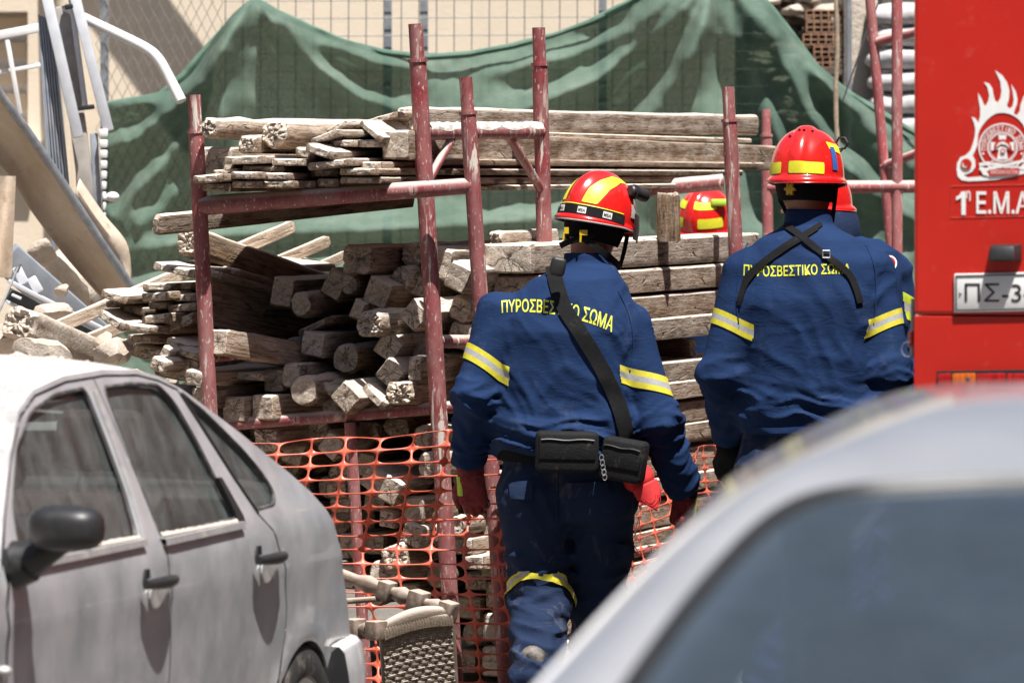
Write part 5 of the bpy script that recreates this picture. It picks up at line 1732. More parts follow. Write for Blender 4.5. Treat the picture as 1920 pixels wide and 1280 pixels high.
# ================================================================== white car close to the camera
t = NT('white_car_paint')
c = t.ramp(t.noise(t.world(), 5, 4), [(0.3, (0.40, 0.40, 0.415)), (0.7, (0.46, 0.46, 0.475))])
t.set(color=c, rough=0.35, metal=0.5, coat=0.8, coat_rough=0.06)
M_WCAR = t.m
M_WGLASS = glass_mat('tinted_windscreen', (0.26, 0.36, 0.48), 0.02, 0.06, (0.36, 0.45, 0.55), 2.1)
out_px = [(1930, 721, 7.75), (1800, 738, 7.65), (1700, 765, 7.55), (1600, 805, 7.45), (1500, 852, 7.3), (1400, 908, 7.15), (1300, 985, 7.0), (1200, 1078, 6.85), (1100, 1184, 6.7), (1012, 1280, 6.55), (930, 1380, 6.4), (850, 1500, 6.25)]
in_px = [(1930, 905, 7.1), (1820, 908, 7.1), (1700, 914, 7.09), (1600, 922, 7.07), (1510, 942, 7.02), (1430, 990, 6.93), (1350, 1070, 6.8), (1275, 1160, 6.65), (1185, 1285, 6.47), (1115, 1395, 6.33), (1045, 1520, 6.2), (980, 1650, 6.05)]
OUTc = [P(*q) for q in out_px]; INc = [P(*q) for q in in_px]
XC = 0.90
wc = thing('white_car', (XC, 7.4, 0), 'out of focus white car in the near right corner', 'car')
def mirx(p): return Vector((2 * XC - p.x, p.y, p.z))
def catmull(pts, n=6):
    o = []
    for i in range(len(pts) - 1):
        p0 = pts[max(0, i - 1)]; p1 = pts[i]; p2 = pts[i + 1]; p3 = pts[min(len(pts) - 1, i + 2)]
        for k in range(n):
            t_ = k / n
            o.append(0.5 * ((2 * p1) + (-p0 + p2) * t_ + (2 * p0 - 5 * p1 + 4 * p2 - p3) * t_ ** 2 + (-p0 + 3 * p1 - 3 * p2 + p3) * t_ ** 3))
    o.append(pts[-1]); return o
Oc = catmull(OUTc, 5); Ic = catmull(INc, 5)
M_WHIGHLIGHT = simple('roof_edge_highlight', (0.74, 0.74, 0.76), 0.35, 0.05, 10, coat=0.5)  # sunlit highlight of the roof edge, put in as a white tube
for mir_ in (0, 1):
    m = MB(); m.tube([(mirx(q) if mir_ else q) + Vector((0.004, -0.008, -0.010)) for q in Oc], [0.005 + 0.008 * min(1, i / 30) for i in range(len(Oc))], 10); m.build('highlight_tube', M_WHIGHLIGHT, wc)
# close the roof at the car's centre line
nr = 8
def strip(A_, B_, bul, name, mat, par, nseg=8):
    for mir_ in (0, 1):
        V = []
        for a, b in zip(A_, B_):
            for k in range(nseg + 1):
                s = k / nseg
                q = a.lerp(b, s) + Vector((0, -0.35, 0.94)) * (bul * math.sin(math.pi * s))
                V.append(mirx(q) if mir_ else q)
        Fc = [(i * (nseg + 1) + k, (i + 1) * (nseg + 1) + k, (i + 1) * (nseg + 1) + k + 1, i * (nseg + 1) + k + 1) for i in range(len(A_) - 1) for k in range(nseg)]
        m = MB(); m.add(V, Fc); m.build(name, mat, par)
strip(Oc, Ic, 0.02, 'front_pillar', M_WCAR, wc)
# roof skin from the outer line back
back = []
for i, p in enumerate(Oc):
    f = min(1.0, max(0.0, (p.z - 1.2) / 0.42))
    q = Vector((p.x + 0.02, p.y + 0.25 + 1.15 * f, p.z - 0.05 - 0.02 * (1 - f)))
    back.append(q)
strip(Oc, back, 0.0, 'roof', M_WCAR, wc)
# fill the gap of the roof centre
V = [OUTc[0], mirx(OUTc[0]), mirx(INc[0]), INc[0], back[0], mirx(back[0])]
m = MB(); m.add(V, [(0, 1, 2, 3), (0, 4, 5, 1)]); m.build('roof_centre', M_WCAR, wc)
# windscreen
V = []; ng = 12
low = [Vector((p.x, p.y - 0.0, p.z)) for p in Ic]
pts_l = Ic
m = MB()
V = []
for p in pts_l:
    for k in range(ng + 1):
        s = k / ng; q = p.lerp(mirx(p), s)
        V.append(q + Vector((0, -0.05 * math.sin(math.pi * s), 0)))
m.add(V, [(i * (ng + 1) + k, (i + 1) * (ng + 1) + k, (i + 1) * (ng + 1) + k + 1, i * (ng + 1) + k + 1) for i in range(len(pts_l) - 1) for k in range(ng)])
m.build('windscreen', M_WGLASS, wc)
m = MB(); m.tube(Ic + [mirx(p) for p in Ic[0:1]], 0.012, 6); m.tube([mirx(p) for p in Ic], 0.012, 6); m.build('screen_seal', M_DARK, wc)
# body below, bonnet, tail, rear pillars, wheels, seats
zb = INc[-1].z
m = MB()
hw = XC - OUTc[-1].x
def sec(y, z0, z1, inset):
    return [Vector((XC - hw + inset, y, z0)), Vector((XC - hw - 0.0, y, (z0 + z1) / 2)), Vector((XC - hw + inset * 0.8, y, z1 - 0.05)), Vector((XC - hw + inset + 0.10, y, z1)), Vector((XC, y, z1 + 0.03)), Vector((XC + hw - inset - 0.10, y, z1)), Vector((XC + hw - inset * 0.8, y, z1 - 0.05)), Vector((XC + hw, y, (z0 + z1) / 2)), Vector((XC + hw - inset, y, z0))]
secs = [sec(4.95, 0.30, 0.62, 0.14), sec(5.1, 0.25, 0.76, 0.08), sec(5.6, 0.22, 0.90, 0.04), sec(6.05, 0.22, zb - 0.01, 0.03)]
V = [q for s_ in secs for q in s_]
m.add(V, [(i * 9 + k, i * 9 + k + 1, (i + 1) * 9 + k + 1, (i + 1) * 9 + k) for i in range(3) for k in range(8)] + [tuple(range(8, -1, -1))])
m.build('bonnet', M_WCAR, wc)
for sg in (1, -1):
    m = MB()
    xs_ = XC - sg * hw
    m.box((xs_ + sg * 0.03, 7.5, (0.24 + 0.98) / 2), (0.06, 2.9, 0.74)); o = m.build('door_side', M_WCAR, wc); bevel_obj(o, 0.025, 3)
m = MB(); m.box((XC, 8.98, 0.66), (2 * hw - 0.04, 0.1, 0.84)); o = m.build('tailgate', M_WCAR, wc); bevel_obj(o, 0.03, 3)
for sg in (1, -1):
    a = back[0] if sg > 0 else mirx(back[0])
    q0 = Vector((XC - sg * 0.38, 8.6, 1.46)); q1 = Vector((XC - sg * 0.72, 8.95, 0.98))
    m = MB(); m.tube([q0, q0.lerp(q1, 0.5) + Vector((-sg * 0.02, 0.02, 0.02)), q1], [0.07, 0.08, 0.09], 10); m.build('rear_pillar', M_WCAR, wc)
m = MB(); m.box((XC, 7.4, 0.30), (2 * hw - 0.1, 3.2, 0.06)); m.build('floor_pan', M_TRIM, wc, smooth=False)
for sg in (1, -1):
    m = MB()
    c = Vector((XC - sg * 0.38, 7.5, 0)); 
    m.box(c + Vector((0, 0, 0.45)), (0.5, 0.5, 0.2)); m.box(c + Vector((0, 0.28, 0.80)), (0.48, 0.13, 0.62))
    o = m.build('seat', M_TRIM, wc); bevel_obj(o, 0.04, 3)
    m = MB(); m.box(c + Vector((0, 0.30, 1.22)), (0.26, 0.10, 0.18)); h = m.build('headrest', M_TRIM, o); bevel_obj(h, 0.04, 3)
for (x0_, x1_) in ((0.40, 0.505), (0.56, 1.16)):
    m = MB(); m.box(((x0_ + x1_) / 2, 8.45, 1.0), (x1_ - x0_, 0.14, 0.90)); o = m.build('rear_seat', M_TRIM, wc); bevel_obj(o, 0.05, 3)
m = MB(); m.box((XC, 7.95, 1.50), (0.62, 1.0, 0.03)); m.build('roof_lining', M_TRIM, wc, smooth=False)
m = MB(); m.box((XC, 6.5, 0.86), (2 * hw - 0.16, 0.5, 0.14)); o = m.build('dashboard', M_TRIM, wc); bevel_obj(o, 0.04, 3)
for sg in (1, -1):
    for yy in (5.75, 8.45):
        c = Vector((XC - sg * (hw - 0.11), yy, 0.30))
        m = MB(); m.tube([c - Vector((0.10, 0, 0)), c - Vector((0.08, 0, 0)), c + Vector((0.08, 0, 0)), c + Vector((0.10, 0, 0))], [0.26, 0.30, 0.30, 0.26], 26); w_ = m.build('wheel', M_RUBBER, wc)
        m = MB(); m.tube([c - Vector((0.104, 0, 0)), c + Vector((0.104, 0, 0))], 0.19, 20); m.build('rim', M_CHROME, w_)
# ================================================================== people: implicit surfaces meshed on a grid
_rs = np.random.RandomState(12)
_perm = np.concatenate([_rs.permutation(256)] * 3).astype(np.int32)
_grad = _rs.normal(size=(256, 3)); _grad /= np.linalg.norm(_grad, axis=1)[:, None]
def pnoise(x, y, z):
    x = np.asarray(x, float); y = np.asarray(y, float); z = np.asarray(z, float)
    xi = np.floor(x).astype(int); yi = np.floor(y).astype(int); zi = np.floor(z).astype(int)
    xf, yf, zf = x - xi, y - yi, z - zi
    u, v, w_ = [q * q * q * (q * (q * 6 - 15) + 10) for q in (xf, yf, zf)]
    xi &= 255; yi &= 255; zi &= 255
    out = 0.0
    for dx in (0, 1):
        wx = u if dx else 1 - u
        for dy in (0, 1):
            wy = v if dy else 1 - v
            for dz in (0, 1):
                wz = w_ if dz else 1 - w_
                g_ = _grad[_perm[_perm[_perm[(xi + dx) & 255] + ((yi + dy) & 255)] + ((zi + dz) & 255)]]
                out = out + wx * wy * wz * (g_[..., 0] * (xf - dx) + g_[..., 1] * (yf - dy) + g_[..., 2] * (zf - dz))
    return out
def ridge(n, s=1.0):
    return np.clip(1 - np.abs(n) * 2.6 * s, 0, 1) ** 1.6

class Field:
    """a distance field on a regular grid in world space"""
    def __init__(s, lo, hi, h):
        s.h = h; s.lo = np.array(lo, float)
        ns = [int((b - a) / h) + 2 for a, b in zip(lo, hi)]
        ax = [lo[i] + h * np.arange(ns[i]) for i in range(3)]
        s.X, s.Y, s.Z = np.meshgrid(*ax, indexing='ij')
        s.D = np.full(s.X.shape, 9.0)
    def union(s, d, k=0.0):
        if k <= 0: s.D = np.minimum(s.D, d); return
        hh = np.clip(0.5 + 0.5 * (s.D - d) / k, 0, 1)
        s.D = s.D * (1 - hh) + d * hh - k * hh * (1 - hh)
    def cut(s, d, k=0.0):
        if k <= 0: s.D = np.maximum(s.D, d); return
        hh = np.clip(0.5 - 0.5 * (s.D - d) / k, 0, 1)
        s.D = s.D * (1 - hh) + d * hh + k * hh * (1 - hh)
    def caps(s, a, b, ra, rb):
        a = np.array(a, float); b = np.array(b, float); ab = b - a; L2 = ab @ ab
        t = ((s.X - a[0]) * ab[0] + (s.Y - a[1]) * ab[1] + (s.Z - a[2]) * ab[2]) / L2
        t = np.clip(t, 0, 1)
        d = np.sqrt((s.X - a[0] - ab[0] * t) ** 2 + (s.Y - a[1] - ab[1] * t) ** 2 + (s.Z - a[2] - ab[2] * t) ** 2)
        return d - (ra + (rb - ra) * t)
    def ell(s, c, r, M=None):
        x, y, z = s.X - c[0], s.Y - c[1], s.Z - c[2]
        if M is not None:      # rows: local axes
            x, y, z = [M[i][0] * x + M[i][1] * y + M[i][2] * z for i in range(3)]
        q = np.sqrt((x / r[0]) ** 2 + (y / r[1]) ** 2 + (z / r[2]) ** 2) + 1e-9
        g_ = np.sqrt((x / r[0] ** 2) ** 2 + (y / r[1] ** 2) ** 2 + (z / r[2] ** 2) ** 2) + 1e-9
        return q * (q - 1) / g_
    def loft(s, rows, yaw, p=2.3):
        """rows: (centre, half width, half depth) from bottom to top; turned by yaw"""
        zs = [r_[0][2] for r_ in rows]
        cx = np.interp(s.Z, zs, [r_[0][0] for r_ in rows]); cy = np.interp(s.Z, zs, [r_[0][1] for r_ in rows])
        w_ = np.interp(s.Z, zs, [r_[1] for r_ in rows]); d_ = np.interp(s.Z, zs, [r_[2] for r_ in rows])
        ca, sa = math.cos(yaw), math.sin(yaw)
        x = (s.X - cx) * ca - (s.Y - cy) * sa; y = (s.X - cx) * sa + (s.Y - cy) * ca
        q = ((np.abs(x) / w_) ** p + (np.abs(y) / d_) ** p) ** (1 / p)
        dd = (q - 1) * np.minimum(w_, d_)
        return np.maximum(dd, np.maximum(s.Z - zs[-1], zs[0] - s.Z))
    def near(s, r):
        return np.abs(s.D) < r
    def mesh(s, smooth=1):
        D = s.D; h = s.h
        S = D < 0
        nx, ny, nz = D.shape
        cs = [(i, j, k) for i in (0, 1) for j in (0, 1) for k in (0, 1)]
        cnt = sum(S[i:nx - 1 + i, j:ny - 1 + j, k:nz - 1 + k].astype(np.int8) for i, j, k in cs)
        act = (cnt > 0) & (cnt < 8)
        I = np.argwhere(act)
        idx = np.full(act.shape, -1, int); idx[act] = np.arange(len(I))
        vals = np.stack([D[I[:, 0] + i, I[:, 1] + j, I[:, 2] + k] for i, j, k in cs], 1)
        pos = np.zeros((len(I), 3)); n = np.zeros(len(I))
        for a in range(8):
            for b in range(a + 1, 8):
                if sum(abs(cs[a][q] - cs[b][q]) for q in range(3)) != 1: continue
                m_ = (vals[:, a] < 0) != (vals[:, b] < 0)
                t_ = vals[m_, a] / (vals[m_, a] - vals[m_, b])
                pa = np.array(cs[a], float); pb = np.array(cs[b], float)
                pos[m_] += pa + (pb - pa) * t_[:, None]; n[m_] += 1
        pos = (pos / n[:, None] + I) * h + s.lo
        F_ = []
        for ax in range(3):
            o1, o2 = [(1, 2), (2, 0), (0, 1)][ax]
            sl0 = [slice(0, None)] * 3; sl1 = [slice(0, None)] * 3
            sl0[ax] = slice(0, -1); sl1[ax] = slice(1, None)
            ch = S[tuple(sl0)] != S[tuple(sl1)]
            E = np.argwhere(ch)
            ok = (E[:, o1] > 0) & (E[:, o2] > 0) & (E[:, o1] < D.shape[o1] - 1) & (E[:, o2] < D.shape[o2] - 1)
            E = E[ok]
            inn = S[tuple(E.T)]
            def cell(d1, d2):
                Q = E.copy(); Q[:, o1] += d1; Q[:, o2] += d2
                return idx[tuple(Q.T)]
            q = np.stack([cell(-1, -1), cell(0, -1), cell(0, 0), cell(-1, 0)], 1)
            q[~inn] = q[~inn][:, ::-1]
            F_.append(q)
        F_ = np.concatenate(F_)
        F_ = F_[(F_ >= 0).all(1)]
        for _ in range(smooth):
            acc = np.zeros_like(pos); c_ = np.zeros(len(pos))
            for a in range(4):
                i, j = F_[:, a], F_[:, (a + 1) % 4]
                np.add.at(acc, i, pos[j]); np.add.at(c_, i, 1)
                np.add.at(acc, j, pos[i]); np.add.at(c_, j, 1)
            pos = pos * 0.5 + 0.5 * acc / np.maximum(c_, 1)[:, None]
        return pos, F_
def field_obj(fl, name, mat, parent, smooth=1):
    V, Fc = fl.mesh(smooth)
    return mk(name, V, [tuple(int(i) for i in f) for f in Fc], mat, parent)

# ------------------------------------------------------------------ cloth, skin and kit materials
def cloth(name, base, dust=0.3, dustcol=(0.34, 0.33, 0.33)):
    t = NT(name)
    v = t.world()
    n = t.noise(v, 5, 4)
    c = t.ramp(n, [(0.3, tuple(q * 0.82 for q in base)), (0.7, tuple(q * 1.15 for q in base))])
    sm = t.noise(t.world((1, 1, 0.6)), 9, 6, 0.72, 0.6)
    scr = t.noise(t.world((0.4, 0.4, 3)), 22, 4, 0.6, 1.0)
    f = t.math('ADD', t.mapr(sm, 0.56, 0.78, 0, dust), t.mapr(scr, 0.66, 0.76, 0, dust * 0.6), clamp=True)
    c = t.mix(f, c, dustcol)
    t.set(color=c, rough=0.85, spec=0.12)
    wv = t.noise(v, 420, 2)
    fine = t.noise(v, 38, 4, 0.6)
    cz = t.noise(t.world((0.5, 0.5, 1.3)), 16, 3, 0.55, 1.2)
    cz = t.mapr(t.math('ABSOLUTE', t.math('SUBTRACT', cz, 0.5)), 0.0, 0.09, 1, 0)
    t.bump(t.math('ADD', t.math('MULTIPLY', wv, 0.22), t.math('ADD', t.math('MULTIPLY', fine, 0.55), t.math('MULTIPLY', cz, 0.22))), 0.4, 0.005)
    return t.m
M_JACK = cloth('navy_jacket_cloth', (0.0105, 0.028, 0.084), 0.07)
M_TROU = cloth('navy_trouser_cloth', (0.014, 0.025, 0.060), 0.26)
M_YEL = simple('yellow_reflective', (0.56, 0.50, 0.035), 0.55, 0.12, 60, dust=0.25)
M_SIL = simple('silver_reflective', (0.34, 0.35, 0.36), 0.5, 0.12, 80, dust=0.2)
M_TXT = simple('yellow_print', (0.60, 0.62, 0.03), 0.6, 0.08, 60)
M_BLACKC = simple('black_webbing', (0.006, 0.006, 0.007), 0.85, 0.3, 90, dust=0.05, spec=0.2)
M_POUCH = simple('black_pouch', (0.008, 0.008, 0.009), 0.8, 0.3, 60, dust=0.12, bump=0.5, spec=0.25)
t = NT('skin')
v = t.world()
c = t.ramp(t.noise(v, 14, 4), [(0.3, (0.36, 0.185, 0.125)), (0.7, (0.44, 0.235, 0.165))])
t.set(color=c, rough=0.55); t.b.inputs['Subsurface Weight'].default_value = 0.08
t.b.inputs['Subsurface Radius'].default_value = (0.01, 0.004, 0.002)
t.bump(t.noise(v, 160, 3), 0.15, 0.002)
M_SKIN = t.m
M_HAIR = simple('dark_hair', (0.018, 0.013, 0.010), 0.6, 0.4, 120, bump=0.8)
t = NT('red_helmet_shell')
c = t.ramp(t.noise(t.world(), 18, 4), [(0.3, (0.58, 0.010, 0.010)), (0.7, (0.66, 0.018, 0.014))])
c = t.mix(t.mapr(t.noise(t.world(), 55, 4, 0.7), 0.62, 0.8, 0, 0.25), c, (0.5, 0.3, 0.26))
t.set(color=c, rough=0.22, coat=0.7, coat_rough=0.08)
M_HELM = t.m
M_HYEL = simple('helmet_yellow_band', (0.66, 0.64, 0.03), 0.45, 0.08, 50, dust=0.15)
M_RGLOVE = simple('dark_red_glove', (0.17, 0.018, 0.022), 0.9, 0.35, 60, dust=0.2, bump=0.8)
M_PINK = simple('pink_worn_fingertip', (0.45, 0.17, 0.17), 0.9, 0.3, 80, bump=0.6)
M_LIME = simple('lime_cuff', (0.42, 0.60, 0.05), 0.7, 0.15, 40)
M_BOOT = simple('black_boot', (0.02, 0.019, 0.018), 0.6, 0.3, 40, dust=0.5)
M_ADJ = simple('yellow_plastic', (0.62, 0.42, 0.02), 0.4, 0.1, 40)
M_BLUE = simple('blue_sticker', (0.03, 0.10, 0.33), 0.45, 0.1, 40)
M_GREYS = simple('grey_sticker', (0.42, 0.40, 0.38), 0.5, 0.15, 60)
M_CAP = simple('red_cap_cloth', (0.52, 0.018, 0.020), 0.75, 0.12, 40)

def bvh_of(o):
    off = root_of(o.parent) + o.location if o.parent else o.location
    me = o.data
    return BVHTree.FromPolygons([v_.co + off for v_ in me.vertices], [tuple(p.vertices) for p in me.polygons])
CAMP = Vector((0, 0, CAMH))
def drape(bv, x, y, off, Dg):
    """point of the surface seen through pixel (x, y), lifted by off along the surface normal"""
    d = (P(x, y, 20.0) - CAMP).normalized()
    loc, nor, i, dist = bv.ray_cast(CAMP, d)
    if loc is None:
        return P(x, y, Dg), Vector((0, -1, 0)), False
    if nor.dot(d) > 0: nor = -nor
    return loc + (nor * 0.5 - d * 0.5) * off, nor, True
def refine(V, Fc, mx):
    """split long edges of a 2D triangle soup"""
    bm = bmesh.new()
    vs_ = [bm.verts.new((p[0], p[1], 0)) for p in V]
    for f in Fc:
        try: bm.faces.new([vs_[i] for i in f])
        except ValueError: pass
    for _ in range(4):
        ed = [e for e in bm.edges if e.calc_length() > mx]
        if not ed: break
        bmesh.ops.subdivide_edges(bm, edges=ed, cuts=1)
        bmesh.ops.triangulate(bm, faces=bm.faces)
    bm.verts.index_update()
    V2 = [(v_.co.x, v_.co.y) for v_ in bm.verts]
    F2 = [tuple(v_.index for v_ in f.verts) for f in bm.faces]
    bm.free()
    return V2, F2
def face_cam(o):
    bm = bmesh.new(); bm.from_mesh(o.data)
    for f in bm.faces:
        if f.normal.y > 0: f.normal_flip()
    bm.to_mesh(o.data); bm.free()
    return o
def drape_patch(name, V2, F2, bv, mat, parent, off=0.004, Dg=20.0, mx=7):
    V2, F2 = refine(V2, F2, mx)
    pts = []; ok = []
    for (x, y) in V2:
        q, n_, k = drape(bv, x, y, off, Dg); pts.append(q); ok.append(k)
    Dm = sorted([p.y for p, k in zip(pts, ok) if k])
    med = Dm[len(Dm) // 2] if Dm else Dg
    # throw away pieces that slipped past the edge of the cloth
    F3 = [f for f in F2 if all(ok[i] and abs(pts[i].y - med) < 0.16 for i in f)]
    used = sorted({i for f in F3 for i in f}); mp_ = {j: k for k, j in enumerate(used)}
    if not F3: return None
    return face_cam(mk(name, [pts[i] for i in used], [tuple(mp_[i] for i in f) for f in F3], mat, parent))
def drape_text(name, body, curve, hgt, bv, mat, parent, off=0.004):
    """letters along a baseline of pixels: curve = [(x, y), ...]; hgt in pixels at each end"""
    V, Fc = text_tris(body, True)
    xs = [p[0] for p in V]; a, b = min(xs), max(xs)
    cx = np.array([c_[0] for c_ in curve], float); cy = np.array([c_[1] for c_ in curve], float)
    co_ = np.polyfit(cx, cy, min(3, len(curve) - 1))
    out = []
    for (x, y) in V:
        f = (x - a) / (b - a)
        X = cx[0] + (cx[-1] - cx[0]) * f
        Y = np.polyval(co_, X); sl = np.polyval(np.polyder(co_), X)
        h_ = (hgt[0] + (hgt[1] - hgt[0]) * f) / 0.73
        out.append((X + y * h_ * sl * 0.5, Y - y * h_))
    return drape_patch(name, out, Fc, bv, mat, parent, off, mx=5)
def drape_ribbon(name, path, wid, bv, mat, parent, off=0.007, thick=0.004, n=40):
    """a strap laid over the cloth along a pixel path"""
    pts = catmull([Vector((p[0], p[1], 0)) for p in path], 8)
    V = []; m = 5
    rows = []
    for i, p in enumerate(pts):
        t_ = (pts[min(i + 1, len(pts) - 1)] - pts[max(0, i - 1)]).normalized()
        nn = Vector((-t_.y, t_.x, 0))
        row = []
        for k in range(m):
            q = p + nn * wid * (k / (m - 1) - 0.5)
            s_, nr_, ok = drape(bv, q.x, q.y, off, 20.0)
            row.append((s_, ok))
        rows.append(row)
    # smooth depth along the strap so that it bridges folds
    Y = np.array([[r_[k][0].y for k in range(m)] for r_ in rows])
    for _ in range(6):
        Y[1:-1] = np.minimum(Y[1:-1], (Y[:-2] + Y[2:]) / 2 * 0.5 + Y[1:-1] * 0.5)
    top_ = []
    for i, r_ in enumerate(rows):
        for k in range(m):
            s_ = r_[k][0]
            d = (s_ - CAMP); q = CAMP + d * (Y[i, k] / d.y)
            top_.append(q)
    nq = len(rows)
    bot = [q + Vector((0, thick, 0)) for q in top_]
    Fc = []
    for i in range(nq - 1):
        for k in range(m - 1):
            a_ = i * m + k
            Fc.append((a_, a_ + 1, a_ + m + 1, a_ + m)); b_ = a_ + nq * m
            Fc.append((b_ + m, b_ + m + 1, b_ + 1, b_))
        for k in (0, m - 1):
            a_ = i * m + k; b_ = a_ + nq * m
            Fc.append((a_, a_ + m, b_ + m, b_))
    mm_ = MB(); mm_.add(top_ + bot, Fc)
    return mm_.build(name, mat, parent)
def sleeve_band(jk, a, b, f0, f1, rmax, parent, off=0.0035, tilt=None):
    """reflective band cut out of the sleeve between two fractions of the upper arm"""
    offv = root_of(jk.parent) + jk.location
    bm = bmesh.new(); bm.from_mesh(jk.data)
    bmesh.ops.translate(bm, verts=bm.verts, vec=offv)
    a = Vector(a); b = Vector(b); ax = (b - a).normalized(); L = (b - a).length
    nrm = ax.copy()
    if tilt: nrm = (ax + Vector(tilt)).normalized()
    dl = []
    for f in bm.faces:
        c_ = f.calc_center_median()
        t_ = (c_ - a).dot(ax)
        if t_ < L * (f0 - 0.35) or t_ > L * (f1 + 0.35) or ((c_ - a) - ax * t_).length > rmax: dl.append(f)
    bmesh.ops.delete(bm, geom=dl, context='FACES')
    w3 = (f1 - f0) / 3
    for f in (f0, f0 + w3, f0 + 2 * w3, f1):
        g_ = list(bm.verts) + list(bm.edges) + list(bm.faces)
        bmesh.ops.bisect_plane(bm, geom=g_, dist=1e-5, plane_co=a + ax * (L * f), plane_no=nrm, clear_outer=(f == f1), clear_inner=(f == f0))
    bm.normal_update()
    for v_ in bm.verts: v_.co += v_.normal * off
    me = bpy.data.meshes.new('sleeve_band')
    c0 = Vector((0, 0, 0))
    for v_ in bm.verts: c0 += v_.co
    if len(bm.verts) == 0: bm.free(); return None
    c0 /= len(bm.verts)
    for f in bm.faces:
        t_ = (f.calc_center_median() - a).dot(nrm) / nrm.dot(ax)
        f.material_index = 1 if L * (f0 + w3) < t_ < L * (f0 + 2 * w3) else 0
        f.smooth = True
    bmesh.ops.translate(bm, verts=bm.verts, vec=-c0)
    bm.to_mesh(me); bm.free()
    me.materials.append(M_YEL); me.materials.append(M_SIL)
    o = bpy.data.objects.new('sleeve_band', me); col.objects.link(o)
    o.parent = parent; o.location = c0 - root_of(parent)
    return o

